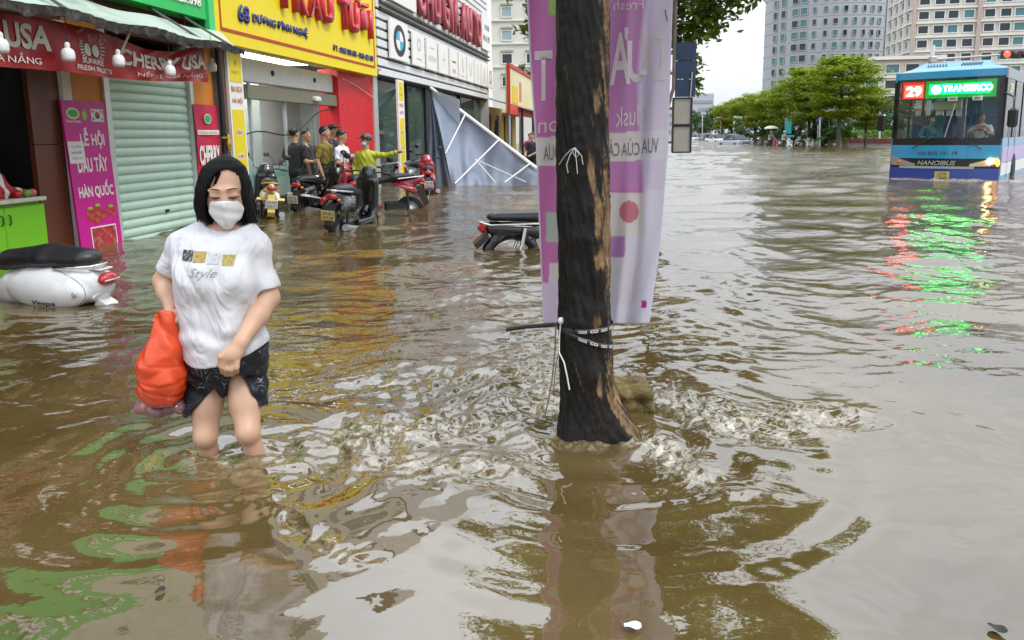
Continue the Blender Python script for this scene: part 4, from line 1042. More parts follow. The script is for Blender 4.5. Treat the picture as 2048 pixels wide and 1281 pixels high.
def palm_mesh(seed):
    g = np.random.RandomState(seed); p = []; nn = []; dd = []
    for k in range(13):
        a = g.uniform(0, 6.28); L_ = g.uniform(1.3, 2.1); el = g.uniform(.7, 1.35)
        for t in np.linspace(.12, 1, 26):
            c = np.array([math.cos(a) * L_ * t * math.cos(el), math.sin(a) * L_ * t * math.cos(el), .4 + L_ * t * math.sin(el) - 1.0 * t * t])
            for sd in (-1, 1):
                s_ = np.array([-math.sin(a), math.cos(a), 0]) * sd
                p.append(c + s_ * .17 + np.array([0, 0, -.06])); nn.append((0.25 * math.cos(a), .25 * math.sin(a), 1)); dd.append(s_ + np.array([math.cos(a) * .5, math.sin(a) * .5, -.3]))
    return leaf_mesh(np.array(p), np.array(nn), .42, .16, seed, .1, np.array(dd))
pm_ = [palm_mesh(3), palm_mesh(9)]
for k, (u, v, Y, s_, lab) in enumerate(((1690, 292, 60, 1.5, 'areca palm at the near corner of the median'), (1660, 292, 62, 1.25, 'bushy areca palm beside the corner palm'), (1632, 291, 67, 1.25, 'areca palm behind the rider in dark clothes'), (1566, 289, 78, 1.3, 'areca palm behind the umbrella rider'), (1525, 286, 90, 1.4, 'palm clump behind the small grey sedan'))):
    q = W(u, v); t = thing('areca_palm', lab, 'palm', (P(u, v, Y).x, Y, GROUND), k, 'palms on the median'); t.scale = (s_, s_, s_)
    obj('fronds', pm_[k % 2], lm_p if not pm_[k % 2].materials else None, t, loc=(0, 0, .35))
    st_ = MB()
    for j in range(4): st_.tube([(.08 * math.cos(j * 1.6), .08 * math.sin(j * 1.6), 0), (.16 * math.cos(j * 1.6), .16 * math.sin(j * 1.6), .9)], .04, 6)
    st_.build('stems', mat('palm_stem', (.16, .15, .06), .7), t)
hg = P(1735, 275, 80)
hedge = obj('hedge', leaf_mesh(np.random.RandomState(2).uniform((-8, -.6, .0), (8, .6, 1.15), (5000, 3)), np.random.RandomState(3).normal(size=(5000, 3)) + np.array([0, -.5, .8]), .2, .6, 4), leaf_mat('leaf_hedge', (.10, .20, .03)), None, loc=(hg.x + 1, 80, .15))
tag(hedge, 'clipped bright green hedge behind the pale kerb', 'hedge', kind='thing')

# kerb of the median and far kerb
kerb_m = mat('kerb_white', (.60, .60, .57), .7, var=.2); kerb_r = mat('kerb_red', (.42, .18, .16), .7, var=.2)
kp0, kp1 = P(1684, 292, 66), P(1800, 297, 60)
kb = thing('median_kerb', 'pale kerb with faded red blocks at the end of the median', 'kerb'); kb['kind'] = 'structure'
dv = (kp1 - kp0); L_ = dv.length; ang = math.atan2(dv.y, dv.x)
kbm = MB().box((0, 0, 0), (.98, .3, .75), bev=.03).mesh(); kbm.materials.append(kerb_m); kbr = MB().box((0, 0, 0), (.98, .3, .45), bev=.03).mesh(); kbr.materials.append(kerb_r)
kb.location = (kp0.x, kp0.y, 0); kb.rotation_euler = (0, 0, ang)
for k in range(int(L_) + 8):
    obj('kerb_block', kbm, None, kb, loc=(k + .5, 0, -.20)); obj('kerb_cap', kbr, None, kb, loc=(k + .5, .02, .40))
# white-stemmed posts and hoardings on the median
def post(name, lab, cat, u, vb, vt, Y, r, m):
    b_ = P(u, vb, Y); t_ = P(u, vt, Y); t = thing(name, lab, cat, (b_.x, Y, GROUND))
    MB().tube([(0, 0, 0), (t_.x - b_.x, 0, t_.z - GROUND)], r, 8).build('pole', m, t); MB().lathe([(r * 2.2, 0), (r * 2.2, .08), (r * 1.2, .14)], 10).build('base', m, t)
    return t, t_.z - GROUND
for (u, vb, vt, Y, lab) in ((1640, 292, 235, 63, 'thin white sign post among the median palms'), (1760, 282, 185, 70, 'white pole beside the bus with its foot in the hedge'), (1405, 266, 232, 120, 'white pole above the far white cars')):
    t, hz = post('white_post', lab, 'post', u, vb, vt, Y, .07, white_m)
    bx('cap_plate', (0, 0, hz), (.3, .08, .2), steel_m, t)
for k, (u0, u1, v0, v1, Y, m_, lab) in enumerate(((1561, 1594, 216, 240, 86, mat('hoarding_pale', (.62, .58, .62), .5), 'blank pale hoarding between the median trunks'), (1600, 1626, 220, 241, 86, mat('hoarding_grey', (.5, .5, .5), .5), 'grey patterned hoarding right of the blank one'), (1467, 1484, 233, 249, 110, mat('hoarding_green', (.5, .62, .5), .5), 'small pale green hoarding in the far median'))):
    a_, b_ = P(u0, v0, Y), P(u1, v1, Y); t = thing('hoarding', lab, 'hoarding', ((a_.x + b_.x) / 2, Y, GROUND))
    bx('panel', (0, 0, (a_.z + b_.z) / 2 - GROUND), (b_.x - a_.x, .15, a_.z - b_.z), m_, t, .02)
    for x_ in (-.4, .4): MB().tube([(x_ * (b_.x - a_.x), .08, 0), (x_ * (b_.x - a_.x), .08, b_.z - GROUND)], .06, 6).build('leg', steel_m, t)
t, hz = post('teal_sign', 'narrow teal banner sign on a post behind the scooters', 'sign', 1571, 291, 236, 72, .06, steel_m)
bx('panel', (.15, -.08, hz - .75), (.62, .06, 1.5), mat('teal_sign', (.03, .30, .36), .5), t, .02); bx('cross_panel', (.30, -.08, hz - 1.75), (.9, .06, .22), mat('teal_sign', (.03, .3, .36), .5), t, .02)
for (u, v, Y, lab) in ((1500, 247, 105, 'round blue road sign above the grey sedan'), (1636, 243, 64, 'blue road sign beside the white post')):
    t, hz = post('road_sign', lab, 'sign', u, 288, v, Y, .05, steel_m)
    MB().lathe([(.001, -.03), (.30, -.03), (.30, .03), (.001, .03)], 20, axis='y').build('disc', mat('sign_blue', (.02, .07, .30), .4), t, loc=(0, -.07, hz)); bx('arrow', (0, -.115, hz), (.08, .02, .36), letter_w, t)
of = thing('flag', 'orange red flag on a pole at the far end of the median', 'flag', (P(1441, 262, 125).x, 125, GROUND))
MB().tube([(0, 0, 0), (0, 0, 5.2)], .05, 6).build('pole', steel_m, of)
MB().sheet(lambda a, b: (1.0 * a, .15 * math.sin(a * 6 + b * 3), 2.7 + 2.2 * b), 8, 8, .01).build('cloth', mat('flag_orange', (.55, .13, .04), .6), of)

# ================================================================== towers
gt = P(1553, 200, 215)
tw = thing('office_tower', 'tall grey curved office tower with small teal windows behind the median trees', 'building', (P(1660, 200, 235).x, 240, 0))
tgrey = mat('tower_grey', (.40, .425, .46), .6, var=.06, vscale=.2); tblue = mat('tower_glass', (.30, .40, .46), .15)
RT = 19.0
def tower_pt(a): return (RT * math.sin(a), -RT * math.cos(a))
poly = [tower_pt(R(-95 + 190 * i / 40)) for i in range(41)]
MB().prism(poly, -1, 56, 'z').build('shaft', tgrey, tw)
for k in range(16):
    z_ = 4 + 3.35 * k; band = MB()
    for i in range(40):
        a0, a1 = R(-95 + 190 * i / 40), R(-95 + 190 * (i + 1) / 40)
        p0, p1 = tower_pt(a0), tower_pt(a1); q = 1.006
        band.add([(p0[0] * q, p0[1] * q, z_ - .12), (p1[0] * q, p1[1] * q, z_ - .12), (p1[0] * q, p1[1] * q, z_ + .12), (p0[0] * q, p0[1] * q, z_ + .12)], [(0, 1, 2, 3)], None, True)
    band.build('floor_band', mat('tower_band', (.42, .43, .45), .6), tw)
for k in range(3, 15):
    z_ = 4 + 3.35 * k + 1.65
    for j, ad in enumerate((-72, -62, -50, -42, -33, -24, -16, -8, 0, 8, 16, 24)):
        ad += 0
        wd = (1.9, 1.9, 2.2, 2.2, 1.15, 1.15, 1.5, 1.3, 1.15, 1.0, 1.25, 1.3)[j]
        p_ = tower_pt(R(ad)); m_ = (pane_t, pane_t, pane_t, pane_t, pane_d, pane_t, pane_d, pane_t, pane_d, pane_d, pane_d, pane_t)[(j + k * 5) % 12]
        window_part(tw, (p_[0] * 1.004, p_[1] * 1.004, z_), wd, 1.7 if j > 3 else 2.2, R(ad), m_, frame_g, depth=.2)
    for ad in (38, 50, 62): 
        p_ = tower_pt(R(ad)); window_part(tw, (p_[0] * 1.004, p_[1] * 1.004, z_), 3.6, 2.9, R(ad), tblue, frame_g, depth=.2)
# cream office block, corner toward the road
cp = P(1812, 200, 185)
ob_ = thing('office_block', 'cream office block with beige piers and dark paired windows behind the bus', 'building', (cp.x, 185, 0), R(-12))
cwall = mat('block_cream', (.62, .59, .53), .6, var=.05, vscale=.3); pier = mat('block_pier', (.46, .38, .33), .6, var=.1); ledge = mat('block_ledge', (.72, .71, .68), .6)
bx('wall', (30, 10, 20.5), (60, 20, 43), cwall, ob_)
FH = 3.3
for k in range(1, 13):
    bx('ledge', (30, -.25, FH * k), (60.4, .5, .35), ledge, ob_); bx('ledge', (-.25, 10, FH * k), (.5, 20, .35), ledge, ob_)
for x_ in (.4, 14.5, 28.5, 35.5, 49.5): bx('pier', (x_, -.3, 20.5), (.9, .6, 42.6), pier, ob_)
for y_ in (4.5, 9.5, 14.5, 19.2): bx('pier', (-.3, y_, 20.5), (.6, .6, 42.6), ledge, ob_)
for k in range(3, 12):
    z_ = FH * k + 1.75
    for j, x_ in enumerate((2.6, 6.0, 9.0, 12.4, 16.8, 20.2, 23.2, 26.6, 37.5, 41.0, 44, 47.4)):
        m_ = pane_d if (j < 6 and k < 11) else (pane_t if (j + k) % 3 else pane_p)
        window_part(ob_, (x_, -.03, z_), 2.5, 2.05, 0, m_ if (j * 7 + k * 3) % 5 else pane_t, frame_w, depth=.2)
    for y_ in (2.3, 7, 12, 17): window_part(ob_, (-.03, y_, z_), 2.6, 2.0, R(-90), pane_t if (k + int(y_)) % 2 else mat('pane_brown', (.15, .13, .11), .2), frame_w, depth=.2)
    for x_ in (30.2, 33.8): bx('blank_panel', (x_, -.04, z_ - .1), (3.3, .08, 2.7), mat('block_panel', (.60, .55, .45), .6), ob_)
pd = thing('office_podium', 'low cream wing with flat roof and dark windows beside the cream block', 'building', (P(1722, 200, 165).x, 165, 0), R(-8))
pz = P(1750, 120, 165).z
bx('wall', (8, 6, pz / 2), (16, 12, pz), cwall, pd); bx('roof_edge', (8, 5.6, pz + .2), (17, 13, .7), ledge, pd)
for k in range(6):
    z_ = pz - 2.0 - 3.3 * k
    if z_ < 2: break
    bx('ledge', (8, -.2, z_ - 1.75), (16.2, .4, .35), ledge, pd)
    for x_ in (2.0, 6.0, 10.0, 14): window_part(pd, (x_, -.03, z_), 3.0, 2.1, 0, pane_d if (k + int(x_)) % 3 else pane_t, frame_w, depth=.2)
for k, (u0, u1, vt, Y, lab) in enumerate(((1384, 1428, 188, 420, 'faint grey office slab on the far horizon'), (1330, 1396, 214, 380, 'faint low grey block behind the utility boxes'), (2030, 2120, 150, 260, 'pale block past the rear of the bus'))):
    a_, b_ = P(u0, vt, Y), P(u1, vt, Y); t = thing('distant_block', lab, 'building', ((a_.x + b_.x) / 2, Y, 0))
    hgt = a_.z
    bx('wall', (0, 5, hgt / 2), (b_.x - a_.x, 10, hgt), mat('far_grey%d' % k, ((.42, .45, .50), (.46, .48, .52), (.6, .58, .54))[k], .7), t)
    for q in range(int(hgt // 4)): bx('window_band', (0, -.1, 4 * q + 2), (b_.x - a_.x - 1.5, .3, 1.6), mat('far_band', (.28, .32, .37), .4), t)
# traffic signal on a mast arm
ts = thing('traffic_signal', 'grey mast arm with lit red traffic signal above the bus roof', 'traffic light', (P(1858, 200, 52).x, 52, GROUND))
mz = P(1862, 100, 52).z - GROUND
MB().tube([(0, 0, 0), (0, 0, mz + .3)], [.16, .13], 12).build('mast', alu_m, ts)
e_ = P(2048, 108, 50); e0 = P(1870, 120, 52)
MB().tube([(0, 0, e0.z - GROUND), (e_.x - ts.location.x + 1.5, e_.y - 52, e_.z - GROUND + .12)], [.09, .05], 8).build('arm', steel_m, ts)
bx('arm_clamp', (.05, 0, e0.z - GROUND), (.45, .4, .45), steel_m, ts, .05)
q = P(2008, 110, 50.3)
hd = bx('signal_head', (q.x - ts.location.x + .55, q.y - 52 - .2, q.z - GROUND), (1.75, .25, .5), mat('signal_case', (.03, .025, .025), .5), ts, .06)
MB().lathe([(.001, 0), (.21, 0), (.21, .03), (.001, .05)], 18, axis='y').build('red_lens', mat('red_lens', (1.0, .03, .02), .3, emit=6), hd, loc=(-.58, -.17, 0))
for x_ in (0, .58): MB().lathe([(.001, 0), (.2, 0), (.2, .03), (.001, .04)], 16, axis='y').build('dark_lens', mat('dark_lens', (.03, .012, .01), .3), hd, loc=(x_, -.16, 0))

# ================================================================== street tree behind the banner, road signs seen from the back
def leafy_tree(name, lab, loc, hz, crown, n, size, seed, trunk_r, m, lean=(0, 0), clumps=None):
    g = np.random.RandomState(seed); t = thing(name, lab, 'tree', loc)
    top = Vector((lean[0], lean[1], hz))
    MB().tube([(0, 0, 0), (lean[0] * .3, lean[1] * .3, hz * .4), (lean[0] * .7, lean[1] * .7, hz * .75), tuple(top)], [trunk_r, trunk_r * .9, trunk_r * .75, trunk_r * .5], 12).build('trunk', MATS.get('trunk_bark', bark_far), t)
    lb = MB(); P_, N_ = [], []
    for k, (cx, cy, cz, cr) in enumerate(clumps):
        mid = top.lerp(Vector((cx, cy, cz)), .5) + Vector((0, 0, .12)); st_ = top.lerp(Vector((0, 0, hz * .8)), g.uniform(0, 1)) if k % 2 else top
        lb.tube([tuple(st_), tuple(mid), (cx, cy, cz)], [trunk_r * .42, trunk_r * .25, trunk_r * .1], 6)
        m_ = int(n * cr * cr / sum(c[3] ** 2 for c in clumps))
        for q in range(max(3, m_ // 14)):                       # a twig with a spray of leaves along it
            d = g.normal(size=3); d /= np.linalg.norm(d); d[2] *= .7
            tip = np.array([cx, cy, cz]) + d * cr * g.uniform(.55, 1.0); root = np.array([cx, cy, cz]) + d * cr * .1
            if q % 3 == 0: lb.tube([tuple(root), tuple((root + tip) / 2 + np.array([0, 0, .05 * cr])), tuple(tip)], [.012, .008, .003], 4)
            for j in range(14):
                s_ = g.uniform(.2, 1.05); P_.append(root + (tip - root) * s_ + g.normal(0, .05 + .06 * cr, 3)); N_.append(d * .3 + g.normal(0, .5, 3) + np.array([0, 0, .8]))
    lb.build('limbs', MATS.get('trunk_bark', bark_far), t)
    obj('crown', leaf_mesh(np.array(P_), np.array(N_), size, .5, seed, .2), m, t)
    return t
t2 = P(1285, 300, 10.5)
def rel(u, v, Y): q = P(u, v, Y); return (q.x - t2.x, q.y - 10.5, q.z - GROUND)
cl2 = [(*rel(1420, 30, 10.2), .50), (*rel(1365, 60, 10.6), .5), (*rel(1480, -10, 10.0), .42), (*rel(1400, -30, 11), .7), (*rel(1378, 140, 10.9), .30), (*rel(1372, 95, 10.9), .25), (*rel(1395, 165, 10.9), .14), (*rel(1250, -70, 10.5), .9), (*rel(1080, -10, 10.5), .38), (*rel(1060, 60, 10.3), .17), (*rel(1150, -80, 10.5), .8), (*rel(1330, -120, 9.6), .9), (*rel(1500, -100, 10.5), .8), (*rel(1310, 60, 11.2), .5), (*rel(1600, -180, 10), .8), (*rel(1050, -170, 10), .8), (*rel(1300, -260, 10.4), 1.0)]
cl2 += [(-1.5, -2.2, 4.9, .8), (-.6, -2.8, 4.6, .85), (.3, -2.6, 4.7, .85), (1.1, -2.2, 4.8, .8), (-1.0, -.8, 5.5, .9), (.1, -1.0, 5.7, .9), (1.1, -.6, 5.6, .9), (-.2, .8, 6.1, .9), (.6, -3.8, 4.3, .7), (1.6, -1.6, 4.2, .55), (-.4, -4.2, 4.2, .6)]
leafy_tree('street_tree', 'leafy street tree behind the pink banner beside the blue sign', (t2.x, 10.5, GROUND), 3.1, None, 21000, .13, 4, .12, lm_s, (.05, 0), cl2)
cl3 = [(P(1040, 175, 70).x + .6, 0, P(1040, 140, 70).z, 1.5), (P(1040, 175, 70).x - .2, .4, P(1040, 160, 70).z, 1.2)]
t = thing('roadside_tree', 'small tree peeping over the yellow billboard', 'tree', (P(1040, 150, 70).x, 70, GROUND), 0, 'trees beyond the road')
MB().tube([(0, 0, 0), (0, 0, P(1040, 150, 70).z)], [.15, .08], 8).build('trunk', bark_far, t); obj('crown', cloud_mesh(77, 700, (1.1, 1.1, 1.5), .3), lm_d, t, loc=(.4, 0, P(1040, 148, 70).z))
sg = thing('road_sign', 'dark blue road sign seen from behind above grey utility boxes', 'sign', (P(1312, 300, 8.8).x, 8.8, GROUND))
MB().tube([(0, 0, 0), (.10, 0, 1.9), (.19, 0, 2.2), (.19, 0, P(1342, 0, 8.8).z - GROUND + .2)], .022, 10).build('pole', mat('rusty_pole', (.22, .17, .15), .6, var=.4), sg)
za, zb_ = P(1370, 85, 8.8).z - GROUND, P(1370, 195, 8.8).z - GROUND
wdt = P(1391, 150, 8.8).x - P(1351, 150, 8.8).x; cx_ = P(1371, 150, 8.8).x - sg.location.x
for k in range(3): bx('panel', (cx_, 0, za - (k + .5) * (za - zb_) / 3), (wdt, .03, (za - zb_) / 3 - .008), mat('sign_back_blue', (.012, .035, .10), .45, var=.15), sg, .004)
MB().tube([(cx_ + .07, -.03, P(1370, 145, 8.8).z - GROUND), (cx_ + .05, -.03, P(1370, 205, 8.8).z - GROUND)], .008, 6).build('strut', steel_m, sg)
ub = thing('utility_box', 'pair of grey beige boxes with black frames below the blue sign', 'box', (P(1362, 250, 8.75).x, 8.75, GROUND))
ztop, zbot = P(1362, 196, 8.75).z - GROUND, P(1362, 306, 8.75).z - GROUND
bw_ = P(1381, 250, 8.75).x - P(1343, 250, 8.75).x
for k in range(2):
    hz = (ztop - zbot) / 2; zc = ztop - (k + .5) * hz
    bx('panel', (0, .0, zc), (bw_ - .02, .10, hz - .02), mat('box_beige', (.36, .34, .29), .6, var=.1), ub, .006)
    f_ = MB()
    for s_ in (-1, 1): f_.box((s_ * (bw_ / 2 - .004), -.055, zc), (.014, .02, hz)); f_.box((0, -.055, zc + s_ * (hz / 2 - .004)), (bw_ - .022, .02, .012))
    f_.build('frame', black_m, ub)
for z_ in (zbot + .12, ztop - .12): MB().tube([(-bw_ / 2 - .19, .05, z_), (bw_ / 2 - .05, .07, z_)], .014, 8).build('bracket', steel_m, ub)
# ================================================================== people (generic adult, faces -y, feet at z = 0)
skin_m = mat('skin', (.52, .30, .20), .5, sss=.15, var=.08, vscale=12); hair_m = mat('hair_black', (.012, .010, .010), .38, bump=.4, bscale=120, stretch=(1, 1, .15))
def person(label, loc, rz, h=1.70, shirt=None, pants=None, arms=None, legs=None, hips=(0, 0, .92), lean=(0, 0), head_rz=0.0, head_rx=0.0, res=.011, group=None, hat=None, mask=None, long_sleeve=False, coat=False, hair=True, short=False, collar=None):
    s = h / 1.72
    t = thing('person', label, 'person', loc, rz, group)
    hx, hy, hz = hips; lx, ly = lean
    ch = (hx + lx, hy + ly, hz + .50)                       # base of the neck
    sh = [(ch[0] - .185, ch[1], ch[2] - .07), (ch[0] + .185, ch[1], ch[2] - .07)]
    arms = arms or [((-.25, .03, 1.12), (-.24, -.06, .86)), ((.25, .03, 1.12), (.24, -.06, .86))]
    legs = legs or [((-.10, -.02, .48), (-.10, .03, .06)), ((.10, -.02, .48), (.10, .03, .06))]
    hd = (ch[0] + .0, ch[1] - .02, ch[2] + .20)
    pts = [*[p for a in arms for p in a], *[p for a in legs for p in a], hd, sh[0], sh[1], hips]
    lo = [min(p[i] for p in pts) - .22 for i in range(3)]; hi = [max(p[i] for p in pts) + .22 for i in range(3)]; lo[2] = max(lo[2], -.05)
    S_ = Matrix.Diagonal((s, s, s, 1))
    f = Field(lo, hi, res)
    f.cone((hx, hy, hz), (ch[0], ch[1], ch[2] - .10), .115, .13, .03, squash=(1.15, .8, 1)).cone((ch[0], ch[1], ch[2] - .1), (hd[0], hd[1] + .01, hd[2] - .05), .06, .052, .03)
    Mh = Matrix.Rotation(head_rz, 4, 'Z') @ Matrix.Rotation(head_rx, 4, 'X')
    def H(x, y, z): q = Mh @ Vector((x, y, z)); return (hd[0] + q.x, hd[1] + q.y, hd[2] + q.z)
    f.ell(H(0, .01, .02), (.074, .094, .10), .01, Mh).cone(H(0, -.035, -.03), H(0, -.055, -.085), .058, .036, .03).cone(H(0, -.085, .0), H(0, -.102, -.03), .010, .014, .012)
    for q in (-1, 1): f.ell(H(q * .076, .015, -.005), (.012, .022, .032), .008, Mh)
    for k, (e, w) in enumerate(arms):
        f.cone(sh[k], e, .052, .040, .03).cone(e, w, .040, .028, .015)
        d = (Vector(w) - Vector(e)).normalized(); sd = d.cross(Vector((0, 0, 1))); sd = sd.normalized() if sd.length > .1 else Vector((1, 0, 0)); up = sd.cross(d)
        wv = Vector(w); pc = wv + d * .075
        f.cone(tuple(wv), tuple(pc), .030, .036, .012)
        for j, (o, L_) in enumerate(((-.027, .07), (-.009, .08), (.009, .077), (.027, .06))):
            a = pc + sd * o; b = a + d * L_ * .6 - up * .01; f.cone(tuple(a), tuple(b), .0105, .010, .006).cone(tuple(b), tuple(b + d * L_ * .35 - up * L_ * .4), .010, .0085, .003)
        a = wv + d * .03 + sd * .03 * (1 if k else -1); f.cone(tuple(a), tuple(a + d * .05 + sd * .03 * (1 if k else -1)), .013, .010, .008)
    for k, (kn, an) in enumerate(legs):
        f.cone((hx + (-.09 if k == 0 else .09), hy, hz - .02), kn, .082, .055, .04).cone(kn, an, .055, .036, .02).cone(an, (an[0], an[1] - .15, max(0.02, an[2] - .03)), .036, .03, .02)
    body = f.mesh(); body.transform(S_); obj('body', body, skin_m, t)
    # shirt
    f = Field(lo, hi, res)
    r0 = .138 if not coat else .165
    f.cone((hx, hy, hz + .0), (ch[0], ch[1] + .0, ch[2] - .12), r0, .145 if not coat else .16, .02, squash=(1.18, .82, 1)).cone(sh[0], sh[1], .062, .062, .04)
    f.cone((ch[0], ch[1], ch[2] - .05), (ch[0], ch[1], ch[2] - .0), .075, .066, .03)
    for k, (e, w) in enumerate(arms):
        ev = Vector(e); sv = Vector(sh[k]); m_ = sv.lerp(ev, .80)
        n_ = (ev - sv).normalized()
        if long_sleeve:
            f.cone(sh[k], e, .066, .058, .03); w2 = ev.lerp(Vector(w), .9); nw = (Vector(w) - ev).normalized()
            f.cone(e, tuple(w2 + nw * .03), .058, .050, .02, planes=((tuple(nw), tuple(w2)),))
        else: f.cone(sh[k], tuple(ev), .064, .060, .03, planes=((tuple(n_), tuple(m_)),))
    if coat:
        for k, (kn, an) in enumerate(legs): f.cone((hx + (-.06 if k == 0 else .06), hy, hz), tuple(Vector(kn) + Vector((0, 0, .12))), .15, .135, .05, planes=(((0, 0, -1), (0, 0, kn[2] + .12)),))
        f.ell(H(0, .03, .03), (.10, .115, .12), .02, Mh) if hat is None else None
    f.half((0, 0, -1), (0, 0, hz - (.06 if not coat else .5)))
    f.half((0, 0, 1), (0, 0, ch[2] + .035)) if hat is not None or not coat else None
    g0 = rnd.uniform(0, 9)
    f.bend(lambda x, y, z: .005 * np.sin(x * 31 + z * 23 + g0) * np.sin(z * 17 - y * 29) + .004 * np.sin((x + z * .6) * 62 + g0))
    me = f.mesh(); me.transform(S_); obj('raincoat' if coat else 'shirt', me, shirt, t)
    # trousers
    f = Field(lo, hi, res)
    f.cone((hx, hy, hz - .03), (hx, hy, hz + .02), .130, .135, .02, squash=(1.15, .85, 1), planes=(((0, 0, 1), (0, 0, hz + .05)),))
    for k, (kn, an) in enumerate(legs):
        f.cone((hx + (-.09 if k == 0 else .09), hy, hz - .03), kn, .098, .076, .03)
        f.cone(kn, an, .076, .062, .02) if not short else None
    f.bend(lambda x, y, z: .004 * np.sin(z * 48 + x * 20) + .003 * np.sin(z * 21 + y * 30))
    me = f.mesh(); me.transform(S_); obj('trousers', me, pants, t)
    if hat != 'cap' or True:
        f = Field(H(0, 0, 0) - np.array([.2, .2, .2]), H(0, 0, 0) + np.array([.2, .2, .2]), min(res, .009))
        if hat == 'helmet': f.ell(H(0, .01, .055), (.112, .13, .10), .01, Mh)
        else: f.ell(H(0, .022, .035), (.086, .102, .098), .01, Mh)
        n_ = Mh @ Vector((0, -.62, -.78)); p_ = H(0, -.055, .045); f.half(tuple(n_), p_, .01)
        f.half(tuple(Mh @ Vector((0, .1, -1))), H(0, 0, -.045 if hat != 'helmet' else .0))
        f.bend(lambda x, y, z: .003 * np.sin(x * 140 + z * 60))
        me = f.mesh(); me.transform(S_); obj('hair' if hat != 'helmet' else 'helmet', me, hair_m if hat != 'helmet' else HAT, t)
    if hat in ('cap', 'helmet'):
        hat_o = MB()
        if hat == 'cap': hat_o.sphere((0, .015, .075), (.092, .108, .06), 16, 8)
        hat_o.add([(-.085, -.075, .07), (.085, -.075, .07), (.06, -.175, .055), (-.06, -.175, .055), (-.085, -.075, .078), (.085, -.075, .078), (.06, -.175, .063), (-.06, -.175, .063)], [(3, 2, 1, 0), (4, 5, 6, 7), (0, 1, 5, 4), (2, 3, 7, 6), (1, 2, 6, 5), (3, 0, 4, 7)])
        o = hat_o.build('cap' if hat == 'cap' else 'visor', HAT, t); o.matrix_local = S_ @ Matrix.Translation(hd) @ Mh
    if mask:
        f = Field(H(0, 0, 0) - np.array([.15, .2, .15]), H(0, 0, 0) + np.array([.15, .2, .1]), .008)
        f.ell(H(0, -.062, -.055), (.062, .05, .055), .01, Mh); me = f.mesh(); me.transform(S_); obj('face_mask', me, mask, t)
    for q in (-1, 1):
        e = MB().sphere((0, 0, 0), (.013, .006, .006), 8, 5).box((0, .004, .022), (.034, .008, .008)).build('eye', hair_m, t); e.matrix_local = S_ @ Matrix.Translation(H(q * .031, -.080, .012)) @ Mh
    return t
HAT = mat('cap_black', (.015, .015, .018), .6)

